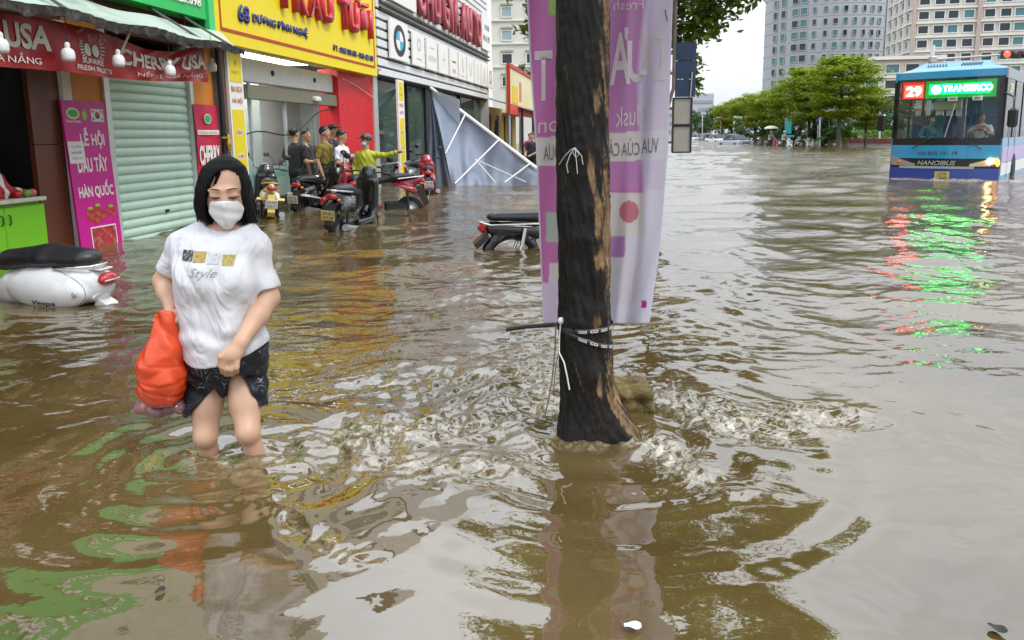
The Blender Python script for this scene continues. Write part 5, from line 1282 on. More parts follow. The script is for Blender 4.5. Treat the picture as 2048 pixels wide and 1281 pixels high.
# ================================================================== scooters
tyre_m = mat('tyre_rubber', (.018, .018, .018), .8, var=.2); chrome = mat('chrome', (.70, .71, .72), .12, metal=1.0); blk_pl = mat('black_plastic', (.014, .014, .016), .35, coat=.2, var=.2)
seat_m = mat('seat_vinyl', (.014, .015, .018), .38, bump=.15, bscale=90); red_lens = mat('tail_lens', (.45, .012, .015), .12, coat=.5); amber = mat('amber_lens', (.55, .22, .03), .15); clear_l = mat('clear_lens', (.62, .63, .62), .12)
plate_w = mat('plate_white', (.72, .72, .70), .4); plate_y = mat('plate_yellow', (.66, .52, .20), .4)
def sweep(fn, n): return [fn(i / (n - 1)) for i in range(n)]
def scooter_meshes():
    M = {}
    f = Field((-1.0, -.3, .2), (.25, .3, 1.0), .014)
    f.cone((-.84, 0, .79), (-.10, 0, .62), .060, .135, .03).cone((-.62, 0, .64), (.02, 0, .50), .115, .125, .05).cone((-.02, 0, .55), (.06, 0, .38), .12, .13, .05)
    f.ell((-.45, .10, .60), (.34, .075, .12), .04).ell((-.45, -.10, .60), (.34, .075, .12), .04)
    f.half((.45, 0, -.9), (-.62, 0, .60), .03)
    M['rear_cowl'] = f.mesh()
    f = Field((-.2, -.3, .15), (.85, .3, 1.2), .014)
    Mt = Matrix.Rotation(R(22), 4, 'Y')
    for q in (-1, 1): f.cone((.47, q * .125, .46), (.44, q * .13, .90), .055, .05, .05).cone((.47, q * .125, .46), (.36, q * .12, .36), .05, .05, .05)
    f.cone((.58, 0, .50), (.47, 0, .92), .105, .085, .07, squash=(1, 1.35, 1)).rbox((.16, 0, .345), (.32, .155, .05), .04, .05)
    f.cone((.47, 0, 1.00), (.49, 0, 1.07), .085, .07, .03, squash=(1, 1.7, 1))
    M['front_shield'] = f.mesh()
    f = Field((.2, -.15, .2), (1.05, .15, .75), .014)
    for i in range(8):
        a0, a1 = R(35 + 13 * i), R(35 + 13 * (i + 1)); f.cone((.66 + .30 * math.cos(a0), 0, .255 + .30 * math.sin(a0)), (.66 + .30 * math.cos(a1), 0, .255 + .30 * math.sin(a1)), .052, .052, .02)
    M['front_fender'] = f.mesh()
    f = Field((-.95, -.25, .6), (.15, .25, 1.05), .013)
    f.cone((-.72, 0, .87), (-.40, 0, .855), .085, .125, .03, squash=(1, 1, .55)).cone((-.40, 0, .845), (-.02, 0, .77), .125, .09, .04, squash=(1, 1, .6))
    M['seat'] = f.mesh()
    M['tyre'] = MB().lathe([(.175, -.035), (.215, -.048), (.248, -.035), (.258, 0), (.248, .035), (.215, .048), (.175, .035)], 26, axis='y').mesh()
    b = MB().lathe([(.02, -.05), (.05, -.05), (.05, -.02), (.16, -.012), (.18, -.034), (.18, .034), (.16, .012), (.05, .02), (.05, .05), (.02, .05)], 22, axis='y')
    M['rim'] = b.mesh()
    M['tail'] = MB().sphere((-.885, 0, .775), (.035, .085, .042), 12, 7).mesh()
    M['ind'] = MB().sphere((0, 0, 0), (.04, .028, .022), 8, 6).mesh()
    M['plate'] = MB().box((0, 0, 0), (.008, .19, .14), bev=.002).mesh()
    b = MB().prism([(-.80, .70), (-.86, .68), (-.98, .40), (-.94, .33), (-.90, .34), (-.74, .62)], -.055, .055, 'y')
    M['rear_fender'] = b.mesh()
    b = MB().tube([(.47, -.33, 1.03), (.49, -.18, 1.05), (.50, 0, 1.03), (.49, .18, 1.05), (.47, .33, 1.03)], .012, 8); b.tube([(.465, -.36, 1.028), (.48, -.24, 1.04)], .019, 8); b.tube([(.465, .36, 1.028), (.48, .24, 1.04)], .019, 8)
    M['handlebar'] = b.mesh()
    M['stem'] = MB().tube([(0, 0, 0), (.0, .04, .12), (-.02, .10, .19)], .006, 6).mesh()
    M['mirror'] = MB().sphere((-.02, .14, .21), (.018, .062, .045), 12, 8).mesh()
    M['light'] = MB().sphere((.585, 0, .98), (.04, .085, .055), 12, 8).mesh()
    M['rail'] = MB().tube([(-.45, -.125, .82), (-.70, -.115, .845), (-.87, -.07, .86), (-.90, 0, .865), (-.87, .07, .86), (-.70, .115, .845), (-.45, .125, .82)], .013, 8).mesh()
    M['exhaust'] = MB().tube([(-.15, -.17, .26), (-.35, -.18, .28), (-.80, -.18, .36)], [.02, .055, .05], 10).mesh()
    b = MB().box((-.40, 0, .33), (.42, .17, .20), bev=.04); b.tube([(-.62, -.13, .27), (-.60, -.13, .62)], .022, 8); b.tube([(-.62, .13, .27), (-.60, .13, .62)], .022, 8)
    M['engine'] = b.mesh()
    M['fork'] = MB().tube([(.66, -.085, .25), (.52, -.06, .72)], .018, 8).tube([(.66, .085, .25), (.52, .06, .72)], .018, 8).mesh()
    b = MB().prism([(-.78, .62), (-.20, .50), (-.22, .485), (-.80, .585)], -.213, .213, 'y'); M['stripe'] = b.mesh()
    return M
SM = scooter_meshes()
def scooter(label, x, y, rz, body, trim=None, shield=None, plate='29-X1 234.56', plate_m=None, ground=WALK, lean=4, group='scooters parked in the flood outside the shops', name='scooter', rail=None, far=False, stripe=None):
    t = thing(name, label, 'scooter', (x, y, ground), rz, group); t.rotation_euler = (R(lean), 0, rz)
    trim = trim or blk_pl; shield = shield or body
    c = obj('rear_cowl', SM['rear_cowl'], body, t)
    if stripe: obj('side_stripe', SM['stripe'], stripe, c)
    s = obj('front_shield', SM['front_shield'], shield, t); obj('headlight', SM['light'], clear_l, s)
    obj('front_fender', SM['front_fender'], body, t); obj('seat', SM['seat'], seat_m, t); obj('rear_fender', SM['rear_fender'], trim, t)
    for xx in (.66, -.62):
        w = obj('wheel', SM['tyre'], tyre_m, t, loc=(xx, 0, .255)); obj('rim', SM['rim'], steel_m, w)
    obj('tail_light', SM['tail'], red_lens, t)
    for q in (-1, 1):
        obj('indicator', SM['ind'], amber, t, loc=(-.86, q * .10, .735))
        m_ = obj('mirror', SM['mirror'], blk_pl, t, loc=(.47, q * .20, 1.05)); obj('stem', SM['stem'], blk_pl, m_)
        if q < 0: m_.scale = (1, -1, 1)
    p = obj('number_plate', SM['plate'], plate_m or plate_w, t, loc=(-.985, 0, .53), rot=(0, R(-14), 0))
    if not far:
        a, b = plate.split(' ')
        for q, s_ in ((.03, a), (-.03, b)): text(s_, black_m, p, (-.006, 0, q), w=.15, h=.042, right=(0, -1, 0), up=(0, 0, 1))
    hb = obj('handlebar', SM['handlebar'], blk_pl, t); obj('grab_rail', SM['rail'], rail or trim, t); obj('exhaust', SM['exhaust'], steel_m, t); obj('engine', SM['engine'], blk_pl, t); obj('fork', SM['fork'], chrome, t)
    return t
paint_w = mat('scooter_white', (.72, .72, .70), .22, coat=.6, dirt=(.3, .27, .2), dirt_amt=.3); paint_k = mat('scooter_black', (.012, .012, .014), .18, coat=.7, var=.1); paint_r = mat('scooter_red', (.30, .006, .022), .2, coat=.7); paint_y = mat('scooter_yellow', (.62, .45, .03), .25, coat=.5); paint_s = mat('scooter_silver', (.42, .44, .46), .25, metal=.5, coat=.5)
def rear_at(u, v, rz, back=.8): q = W(u, v); return q.x + back * math.cos(rz), q.y + back * math.sin(rz)
for (lab, u, v, rzd, kw) in (
        ('white scooter with yellow trim beside the yellow pillar sign', 536, 436, 112, dict(body=paint_w, stripe=paint_y, trim=paint_y, shield=paint_k, plate='29-M1 556.71')),
        ('black and white scooter with white number plate behind the woman in white', 592, 424, 76, dict(body=paint_k, stripe=paint_w, trim=blk_pl, plate='29-Y3 344.19')),
        ('black scooter with pale yellow number plate standing deepest in the water', 662, 462, 80, dict(body=paint_k, plate='29-E1 273.38', plate_m=plate_y, rail=chrome)),
        ('black scooter with grey flank squeezed in behind the yellow-plated one', 703, 424, 96, dict(body=paint_k, stripe=paint_s, plate='29-F1 207.64')),
        ('black scooter nosed toward the glass front between two black scooters', 628, 412, 84, dict(body=paint_k, shield=paint_s, plate='29-G1 415.83', rail=chrome)),
        ('grey and black scooter tucked close to the yellow pillar sign', 566, 409, 100, dict(body=paint_s, shield=paint_k, plate='29-H7 733.50')),
        ('dark red scooter with long black seat seen from the side', 838, 416, 186, dict(body=paint_r, rail=chrome, plate='30-H4 118.92')),
        ('black and silver motor scooter parked against the dark showroom glass', 806, 372, 70, dict(body=paint_s, shield=paint_k, plate='29-C1 902.45', stripe=paint_k)),
        ('black scooter leaning toward the showroom mullion behind the red panel', 790, 366, 110, dict(body=paint_k, shield=paint_s, plate='29-D2 381.06', rail=chrome)),
        ('red scooter with its rear to the street beside the grey canopy', 862, 389, 97, dict(body=paint_r, plate='29-V5 640.27'))):
    rz_ = R(rzd); x_, y_ = rear_at(u, v, rz_)
    scooter(lab, x_, y_, rz_, lean=rnd.choice((5, 6, -4)) if rzd != 186 else 3, **kw)
# black plastic cover on the deepest one, and a full bag hung on another
# ---- small motorbike half hidden by the pink banner
mb = thing('motorbike', 'small black motorbike with spoked wheel half hidden by the pink banner', 'motorbike', (*rear_at(1018, 497, R(14), .62)[:2], GROUND), R(14))
def spoked(x, parent, r=.275):
    w = MB().lathe([(r - .035, -.022), (r - .01, -.028), (r, 0), (r - .01, .028), (r - .035, .022)], 30, axis='y').build('wheel', tyre_m, parent, loc=(x, 0, r + .005))
    MB().lathe([(r - .045, -.016), (r - .032, -.022), (r - .030, .022), (r - .045, .016), (r - .045, -.016)], 30, axis='y').build('rim', chrome, w)
    s_ = MB().tube([(0, -.05, 0), (0, .05, 0)], .045, 12)
    for k in range(18):
        a = k * math.pi / 9; q = 1 if k % 2 else -1; s_.tube([(.04 * math.cos(a + .5), q * .03, .04 * math.sin(a + .5)), ((r - .04) * math.cos(a), 0, (r - .04) * math.sin(a))], .003, 4)
    s_.build('spokes', chrome, w)
spoked(-.60, mb); spoked(.62, mb)
f = Field((-1.0, -.2, .25), (.75, .2, .95), .013)
for i in range(9):
    a0, a1 = R(20 + 16 * i), R(20 + 16 * (i + 1)); f.cone((-.60 + .31 * math.cos(a0), 0, .28 + .31 * math.sin(a0)), (-.60 + .31 * math.cos(a1), 0, .28 + .31 * math.sin(a1)), .052, .052, .02)
f.cone((-.82, 0, .66), (-.05, 0, .58), .075, .10, .03).cone((-.05, 0, .58), (.15, 0, .40), .10, .08, .04).cone((.10, 0, .42), (.48, 0, .82), .06, .07, .04)
obj('body', f.mesh(), paint_k, mb)
f = Field((-.95, -.2, .6), (.2, .2, .95), .012)
f.cone((-.78, 0, .785), (-.30, 0, .77), .095, .115, .02, squash=(1, 1, .5)).cone((-.30, 0, .765), (.06, 0, .73), .115, .085, .03, squash=(1, 1, .5))
obj('seat', f.mesh(), seat_m, mb)
MB().tube([(-.3, -.12, .70), (-.85, -.12, .705), (-.95, -.07, .73), (-.97, 0, .735), (-.95, .07, .73), (-.85, .12, .705), (-.3, .12, .70)], .012, 8).build('grab_rail', chrome, mb)
for q in (-1, 1): MB().tube([(-.58, q * .12, .30), (-.50, q * .12, .46)], .018, 8).tube([(-.50, q * .12, .46), (-.46, q * .12, .66)], .027, 8).build('shock_absorber', chrome, mb)
MB().box((-.93, 0, .66), (.08, .16, .09), bev=.03).build('tail_light', red_lens, mb)
MB().prism([(-.88, .62), (-1.02, .50), (-1.0, .44), (-.86, .55)], -.08, .08, 'y').build('mudflap', blk_pl, mb)
MB().tube([(-.1, -.13, .30), (-.75, -.15, .34)], .04, 10).build('exhaust', chrome, mb)
MB().tube([(.62, -.08, .28), (.48, -.07, .80)], .02, 8).tube([(.62, .08, .28), (.48, .07, .80)], .02, 8).build('fork', chrome, mb)
MB().tube([(.40, -.33, .98), (.46, -.1, .93), (.46, .1, .93), (.40, .33, .98)], .013, 8).build('handlebar', blk_pl, mb)
MB().sphere((.54, 0, .86), (.08, .10, .09), 12, 8).build('headlight', clear_l, mb)

# ---- white round-bodied scooter in the foreground water
vp = W(128, 606); VR = R(166)
vt = thing('scooter', 'white round-bodied scooter with black seat sunk beside the magenta board', 'scooter', (vp.x - .47, vp.y + .20, GROUND), VR)
vt.rotation_euler = (R(-2), R(-2.5), VR)
vw = mat('glossy_white_paint', (.74, .75, .76), .16, coat=.8, dirt=(.35, .31, .24), dirt_amt=.25, dscale=5)
f = Field((-1.0, -.36, .15), (.75, .36, .95), .010)
f.loft([(-.86, 0, .60, .06, .05), (-.80, 0, .595, .13, .12), (-.66, 0, .60, .175, .165), (-.45, 0, .58, .20, .18), (-.2, 0, .56, .19, .17), (.02, 0, .53, .14, .14), (.12, 0, .50, .10, .11)], .02, 2.5, axis=0)
f.ell((-.42, .135, .555), (.37, .11, .155), .03).ell((-.42, -.135, .555), (.37, .11, .155), .03)
f.rbox((.32, 0, .36), (.34, .19, .03), .03, .05)
f.half((.12, 0, -1), (0, 0, .375), .02)
Mt = Matrix.Rotation(R(-20), 4, 'Y'); f.rbox((.62, 0, .66), (.03, .24, .36), .03, .03, Mt)
body = obj('body', f.mesh(), vw, vt)
bm_ = BVHTree.FromPolygons([v.co for v in body.data.vertices], [p.vertices for p in body.data.polygons])
f = Field((-.95, -.25, .6), (.35, .25, 1.0), .010)
f.cone((-.66, 0, .81), (-.35, 0, .80), .125, .16, .03, squash=(1, 1, .60)).cone((-.35, 0, .80), (.02, 0, .755), .16, .125, .03, squash=(1, 1, .62)).cone((.0, 0, .745), (.10, 0, .70), .11, .08, .03, squash=(1, 1, .6))
f.bend(lambda x, y, z: .004 * np.exp(-((x + .33) / .015) ** 2))
obj('seat', f.mesh(), seat_m, vt)
# visible flank is +y (camera side); raised cowl rim, badge lettering, lamps
def on_flank(x, z, off=.002, sgn=1):
    hit = bm_.ray_cast(Vector((x, .6 * sgn, z)), Vector((0, -sgn, 0)))
    return (hit[0] + hit[1] * off) if hit[0] else Vector((x, .2, z))
def on_tail(y, z, off=.002):
    hit = bm_.ray_cast(Vector((-1.4, y, z)), Vector((1, 0, 0))); return (hit[0] + hit[1] * off) if hit[0] else Vector((-.85, y, z))
lm = subdivide(text_mesh('Vespa', .20, .052, shear=.35, bold=.01), .02); warp(lm, lambda p: on_flank(-.46 - p.x, .478 + p.y, .004)); obj('badge_lettering', lm, black_m, vt)
rim_pts = []
for i in range(33):
    a = 2 * math.pi * i / 32; rim_pts.append(tuple(on_flank(-.40 + .385 * math.cos(a), .56 + .175 * math.sin(a) * (1 if math.sin(a) > 0 else .9), -.002)))
MB().tube(rim_pts[2:20], .005, 6).build('cowl_seam', mat('seam_grey', (.30, .30, .30), .4), vt)
ip = on_flank(-.715, .56, .0)
MB().sphere((0, 0, 0), (.065, .011, .026), 14, 8).build('indicator', clear_l, vt, loc=ip, rot=(0, R(18), R(-28)))
tl = on_tail(0, .645, 0)
f = Field((-1.02, -.14, .52), (-.68, .14, .76), .008); f.ell((tl.x - .0, 0, .655), (.055, .088, .052), 0); tlo = obj('tail_light', f.mesh(), red_lens, vt)
MB().tube([(tl.x - .045, -.075, .655), (tl.x - .058, 0, .655), (tl.x - .045, .075, .655)], .007, 6).build('lens_bar', chrome, tlo)
MB().box((-.80, 0, .735), (.12, .13, .012), bev=.004).build('tail_badge', mat('badge_cream', (.65, .66, .62), .3), vt, rot=(0, 0, 0))
MB().tube([(-.50, .15, .745), (-.66, .145, .757), (-.79, .10, .765), (-.83, 0, .768), (-.79, -.10, .765), (-.66, -.145, .757), (-.50, -.15, .745)], .011, 8).build('grab_rail', chrome, vt)
MB().prism([(-.80, .50), (-.88, .46), (-.92, .36), (-.88, .34), (-.76, .44)], -.06, .06, 'y').build('rear_fender', vw, vt)
p_ = MB().box((0, 0, 0), (.008, .19, .14), bev=.002).build('number_plate', plate_w, vt, loc=(-.93, 0, .36), rot=(0, R(-22), 0))
for xx in (.86, -.58):
    w = obj('wheel', SM['tyre'], tyre_m, vt, loc=(xx, 0, .255)); obj('rim', SM['rim'], steel_m, w)
MB().tube([(.66, -.34, 1.02), (.70, 0, 1.04), (.66, .34, 1.02)], .015, 8).build('handlebar', chrome, vt); MB().sphere((.74, 0, 1.03), (.10, .11, .10), 14, 9).build('headset', vw, vt)
MB().tube([(.86, 0, .255), (.72, 0, .98)], .035, 8).build('steering_tube', vw, vt)

# ================================================================== far cars
car_w = mat('car_white', (.72, .73, .73), .2, coat=.6); car_s = mat('car_silver', (.40, .46, .52), .25, metal=.4, coat=.6); car_k = mat('car_dark', (.03, .03, .035), .2, coat=.6); car_g = mat('car_glass', (.025, .03, .035), .05)
def car_meshes():
    M = {}
    f = Field((-1.0, -2.3, .1), (1.0, 2.3, 1.6), .035)
    f.rbox((0, 0, .56), (.86, 2.12, .30), .16, .0).rbox((0, -.1, .74), (.82, 1.95, .12), .12, .05)
    M['body'] = f.mesh()
    f = Field((-1.0, -1.6, .7), (1.0, 1.9, 1.6), .035)
    f.loft([(.78, 0, .25, .80, 1.55), (1.0, 0, .25, .76, 1.30), (1.25, 0, .27, .66, .95), (1.40, 0, .28, .58, .72), (1.46, 0, .28, .45, .55)], .0, 4.0)
    M['cabin'] = f.mesh()
    M['screen'] = MB().add([(-.70, -1.235, .93), (.70, -1.235, .93), (.56, -.66, 1.37), (-.56, -.66, 1.37)], [(0, 1, 2, 3)]).mesh()
    M['lamp'] = MB().sphere((0, 0, 0), (.20, .08, .09), 10, 6).mesh()
    M['tyre'] = MB().lathe([(.05, -.1), (.30, -.1), (.32, 0), (.30, .1), (.05, .1)], 18, axis='x').mesh()
    M['grille'] = MB().box((0, 0, 0), (.8, .06, .14), bev=.02).mesh(); M['plate'] = MB().box((0, 0, 0), (.46, .03, .12)).mesh()
    M['mirror'] = MB().sphere((0, 0, 0), (.10, .06, .07), 8, 6).mesh()
    M['roof'] = MB().sheet(lambda a, b: ((a - .5) * .98, -.22 + 1.0 * b, 1.475 - .03 * (2 * a - 1) ** 2 - .03 * (2 * b - 1) ** 2), 6, 6, .02).mesh()
    return M
CM = car_meshes()
def car(label, u, v, rzd, m, lights=False, Y=None):
    q = W(u, v) if Y is None else P(u, v, Y)
    t = thing('car', label, 'car', (q.x, q.y + 2, GROUND), R(rzd), 'cars queued on the flooded road')
    b = obj('body', CM['body'], m, t); obj('cabin', CM['cabin'], car_g, t); obj('roof', CM['roof'], m, t); obj('windscreen', CM['screen'], car_g, t)
    for s_ in (-1, 1):
        obj('headlight', CM['lamp'], clear_l, b, loc=(s_ * .60, -2.06, .68)); obj('mirror', CM['mirror'], m, t, loc=(s_ * .98, -.85, 1.0))
        for y_ in (-1.35, 1.35): obj('wheel', CM['tyre'], tyre_m, t, loc=(s_ * .78, y_, .32))
    obj('grille', CM['grille'], car_k, b, loc=(0, -2.12, .58)); obj('number_plate', CM['plate'], plate_w, b, loc=(0, -2.14, .42))
    return t
car('silver sedan wading nearest the median scooters', 1482, 290, 14, car_s); car('white sedan behind the silver sedan', 1443, 284.5, 10, car_w); car('white van-like car in the far queue beside the grey boxes', 1408, 281, 8, car_w); car('dark car between the two far white cars', 1423, 280, 8, car_k, Y=118)
car('pale car at the far end of the queue by the white pole', 1392, 280, 6, car_w, Y=125)
car('white hatchback behind the tail of the silver sedan', 1512, 284, 12, car_w, Y=100)

# ================================================================== bus
bus = thing('city_bus', 'blue city bus with lit green destination board and red number 29', 'bus', (11.15, 19.4, GROUND + .09), R(-40))
blue = mat('bus_blue', (.018, .27, .50), .28, coat=.5, dirt=(.2, .2, .18), dirt_amt=.2); dblue = mat('bus_navy', (.02, .05, .28), .3, coat=.4); bk = mat('bus_black', (.010, .010, .012), .25)
def bow(x, k=.16): return k * (x / 1.25) ** 2
def front(name, x0, x1, z0, z1, m, y=0.0, parent=bus, n=12, th=.03, lean=.04, rd=0.0):
    """bowed front panel, rounded corners by rd"""
    def pt(a, b):
        x = x0 + (x1 - x0) * a; z = z0 + (z1 - z0) * b
        return (x, bow(x) + y + lean * (z - 1.2), z)
    return MB().sheet(pt, n, 6, th).build(name, m, parent)
front('front_panel', -1.25, 1.25, .86, 1.20, blue); front('grille_panel', -1.25, 1.25, .62, .857, bk, .012); front('bumper', -1.25, 1.25, .25, .617, dblue, -.02)
front('bumper_lip', -1.0, .72, .60, .66, mat('bus_grey', (.30, .33, .36), .4), -.035)
front('windscreen_frame', -1.23, 1.23, 1.203, 1.38, bk, .006); front('frame_side', -1.23, -1.15, 1.383, 2.90, bk, .006, n=2); front('frame_side', 1.12, 1.23, 1.383, 2.90, bk, .006, n=2)
front('windscreen', -1.148, 1.118, 1.384, 2.895, glass('bus_glass', (.90, .93, .92), .015), .012, th=.008)
front('roof_cap', -1.25, 1.25, 2.903, 3.08, blue, .0); 
MB().sheet(lambda a, b: (-1.25 + 2.5 * a, bow(-1.25 + 2.5 * a) * (1 - b) + .075 + .6 * b, 3.08 + .13 * math.sin(b * 1.57) - .10 * abs(2 * a - 1) ** 6), 20, 8, .02).build('roof_nose', blue, bus)
MB().sheet(lambda a, b: (-1.25 + 2.5 * a, .675 + 9.8 * b, 3.21 - .10 * abs(2 * a - 1) ** 6), 20, 2, .03).build('roof', blue, bus)
# air conditioner with slatted vents
ac = MB().add([(-1.0, .70, 3.19), (.92, .70, 3.19), (.92, 3.6, 3.19), (-1.0, 3.6, 3.19), (-.78, 1.10, 3.36), (.70, 1.10, 3.36), (.70, 3.4, 3.36), (-.78, 3.4, 3.36)], [(4, 5, 6, 7), (0, 1, 5, 4), (1, 2, 6, 5), (2, 3, 7, 6), (3, 0, 4, 7)]).build('roof_unit', blue, bus)
for s_ in (-1, 1):
    for k in range(7): MB().box((0, 0, 0), (.035, .02, .17)).build('vent_slot', bk, ac, loc=(s_ * .40 - .25 + .07 * k, .90, 3.285), rot=(R(-66), R(s_ * 20), 0))
# sides: lower skin, pillars, panes, upper rail
for s_ in (-1, 1):
    x = s_ * 1.245
    bx('side_panel', (x, 5.3, .82), (.04, 10.2, 1.1), blue, bus); bx('side_rail', (x, 5.3, 2.97), (.04, 10.2, .24), blue if s_ < 0 else mat('bus_rail', (.30, .32, .34), .4), bus)
    for k in range(7):
        bx('pillar', (x, .26 + 1.66 * k, 2.11), (.05, .14, 1.48), bk, bus)
        if k < 6: bx('side_window', (x * 1.0, 1.09 + 1.66 * k, 2.11), (.012, 1.51, 1.48), glass('bus_side_glass', (.75, .78, .78), .05), bus)
bx('side_stripe', (1.268, 4.6, .95), (.004, 8.6, .38), mat('stripe_lilac', (.45, .36, .62), .4), bus); bx('side_stripe', (1.268, 4.6, .58), (.004, 8.6, .30), mat('stripe_white', (.70, .70, .74), .4), bus)
bx('door_gap', (1.269, 1.3, 1.0), (.006, .05, 1.3), bk, bus); bx('door_gap', (1.269, 2.5, 1.0), (.006, .05, 1.3), bk, bus)
text('29', mat('side_yellow', (.75, .55, .1), .4, emit=.5), bus, (1.272, 1.0, 2.62), w=.5, h=.22, right=(0, 1, 0), up=(0, 0, 1))
bx('rear_wall', (0, 10.35, 1.7), (2.46, .06, 2.9), blue, bus); bx('floor', (0, 5.2, .70), (2.4, 10.2, .06), mat('bus_floor', (.12, .12, .13), .7), bus)
dash = bx('dashboard', (0, .52, 1.14), (2.2, .5, .40), mat('dash_black', (.02, .02, .022), .6), bus, .06)
MB().lathe([(.20, -.012), (.225, -.012), (.235, 0), (.225, .012), (.20, .012), (.20, -.012)], 24).build('steering_wheel', bk, bus, loc=(.62, .80, 1.45), rot=(R(38), 0, 0))
for y_ in (1.55, 2.9, 3.8, 4.7, 5.6):
    for x_ in (-.75, .75):
        s_ = bx('seat', (x_, y_, 1.15), (.8, .48, .12), mat('bus_seat', (.05, .12, .25), .7), bus, .04); bx('backrest', (0, .25, .42), (.8, .10, .85), mat('bus_seat', (.05, .12, .25), .7), s_, .04)
for x_ in (-.45, .1, .95): MB().tube([(x_, 2.2, .72), (x_, 2.2, 3.1)], .02, 6).build('grab_pole', chrome, bus)
mi = bx('inside_mirror', (-.05, .42, 2.22), (.62, .04, .26), mat('mirror_olive', (.24, .26, .18), .15), bus, .05)
for x_, z_ in ((.12, 2.37), (.66, 2.37)):
    n_ = bx('notice', (x_, .075 + bow(x_), z_), (.22, .006, .11), letter_w, bus); bx('print', (0, -.005, 0), (.14, .003, .05), mat('notice_ink', (.3, .3, .3), .6), n_)
# destination board
db = bx('destination_board', (0, .34, 2.62), (2.26, .10, .50), mat('board_black', (.01, .012, .01), .5), bus)
bx('red_field', (-.84, -.06, .0), (.52, .012, .44), mat('led_red_field', (.55, .012, .012), .5, emit=.9), db); bx('green_field', (.24, -.06, .0), (1.58, .012, .44), mat('led_green_field', (.0, .22, .02), .5, emit=1.1), db)
red_led = mat('led_red', (1.0, .55, .45), .5, emit=9.0); grn_led = mat('led_green', (.50, 1.0, .60), .5, emit=9.0)
text('29', red_led, db, (-.82, -.072, -.02), w=.36, h=.25, bold=.03, name='route_number'); text('TRANSERCO', grn_led, db, (.40, -.072, .02), w=1.10, h=.17, bold=.025, name='destination_letters')
obj('led_emblem', disc_mesh(.11, 20), grn_led, db, M=frame((1, 0, 0), (0, 0, 1), (-.30, -.072, .0)))
lred = mat('led_red_bar', (1.0, .03, .02), .5, emit=8.0); lgrn = mat('led_green_bar', (.0, .8, .06), .5, emit=11.0)
bx('red_glow', (-.83, -.0675, -.02), (.44, .004, .32), lred, db); bx('green_glow', (.22, -.0675, .01), (1.36, .004, .25), lgrn, db)
# lamps, lettering, wipers, mirrors, plate
for s_ in (-1, 1):
    hl = MB().sheet(lambda a, b: (s_ * (.62 + .60 * a), bow(.62 + .6 * a) - .035 + .02, .66 + .02 * a + (.06 + .17 * a) * b), 8, 4, .03).build('headlight', mat('lamp_dull', (.30, .27, .24), .15) if s_ < 0 else mat('lamp_warm', (.62, .48, .30), .15), bus)
    if s_ > 0: MB().sphere((1.06, bow(1.06) - .04, .80), (.075, .03, .075), 12, 8).build('lit_bulb', mat('bulb_lit', (1.0, .70, .28), .3, emit=14), hl); MB().sphere((1.21, bow(1.2) - .02, .76), (.05, .05, .10), 10, 7).build('turn_lamp', mat('turn_amber', (1.0, .42, .04), .3, emit=2.5), hl)
    else: MB().sphere((-1.0, bow(1.0) - .04, .76), (.06, .03, .05), 10, 7).build('reflector', mat('amber_lens', (.55, .22, .03), .15), hl)
text('XA BUS 19 - 19', mat('bus_dark_letter', (.10, .03, .05), .4), bus, (-.12, -.03, 1.0), w=.92, h=.09, bold=.02)
text('HANOIBUS', mat('bus_silver_letter', (.62, .64, .66), .25, metal=.6), bus, (-.12, -.035, .745), w=.88, h=.12, bold=.01, shear=.3)
np_ = bx('number_plate', (.04, -.06, .44), (.34, .02, .17), mat('plate_gold', (.70, .50, .03), .4), bus, .004)
for q, s_ in ((.035, '29B'), (-.04, '178.36')): text(s_, black_m, np_, (0, -.013, q), w=.22, h=.055)
for x0, x1, z1 in ((-.85, -.2, 1.24), (1.02, .25, 1.24)):
    MB().tube([(x0 * .85, -.02, 1.10), (x0 * .75, -.035, 1.17), (x1, -.035, 1.42)], .014, 6).build('wiper', bk, bus)
MB().tube([(.02, -.005, 1.40), (.20, .03, 2.25)], .014, 6).build('wiper_arm', steel_m, bus)
for s_ in (-1, 1):
    m_ = bx('mirror', (s_ * 1.47, -.12, 1.86 if s_ > 0 else 1.80), (.22, .16, .46), bk, bus, .05); MB().tube([(0, .03, .22), (-s_ * .02, .08, .50), (-s_ * .23, .2, .62)], .022, 6).build('arm', bk, m_)
    for y_ in (2.6, 7.9):
        w = MB().lathe([(.05, -.12), (.44, -.12), (.48, 0), (.44, .12), (.05, .12)], 22, axis='x').build('wheel', tyre_m, bus, loc=(s_ * 1.16, y_, .48))
Mb = bus.matrix_basis if False else Matrix.Translation((11.15, 19.4, GROUND + .09)) @ Matrix.Rotation(R(-40), 4, 'Z')
seat_legs = [((-.12, -.42, .60), (-.12, -.42, .18)), ((.12, -.42, .60), (.12, -.42, .18))]
p_ = Mb @ Vector((.62, 1.42, .62))
person('bus driver in white shirt with orange scarf behind the steering wheel', p_, R(-40), 1.68, mat('shirt_white2', (.66, .64, .62), .7), mat('trousers_dark', (.02, .022, .03), .8), arms=[((-.28, -.14, .86), (-.16, -.42, .92)), ((.28, -.14, .86), (.16, -.42, .92))], legs=seat_legs, hips=(0, 0, .62), head_rz=R(25), res=.016)
sc_ = thing('scarf', 'orange scarf on the bus driver', 'scarf', p_, R(-40)); MB().add([(-.13, -.17, 1.08), (.13, -.17, 1.08), (0, -.19, .86), (-.13, -.14, 1.08), (.13, -.14, 1.08), (0, -.16, .86)], [(0, 2, 1), (3, 4, 5), (0, 1, 4, 3), (1, 2, 5, 4), (2, 0, 3, 5)]).build('cloth', mat('scarf_orange', (.70, .16, .06), .7), sc_)
p_ = Mb @ Vector((-.55, 1.35, .62))
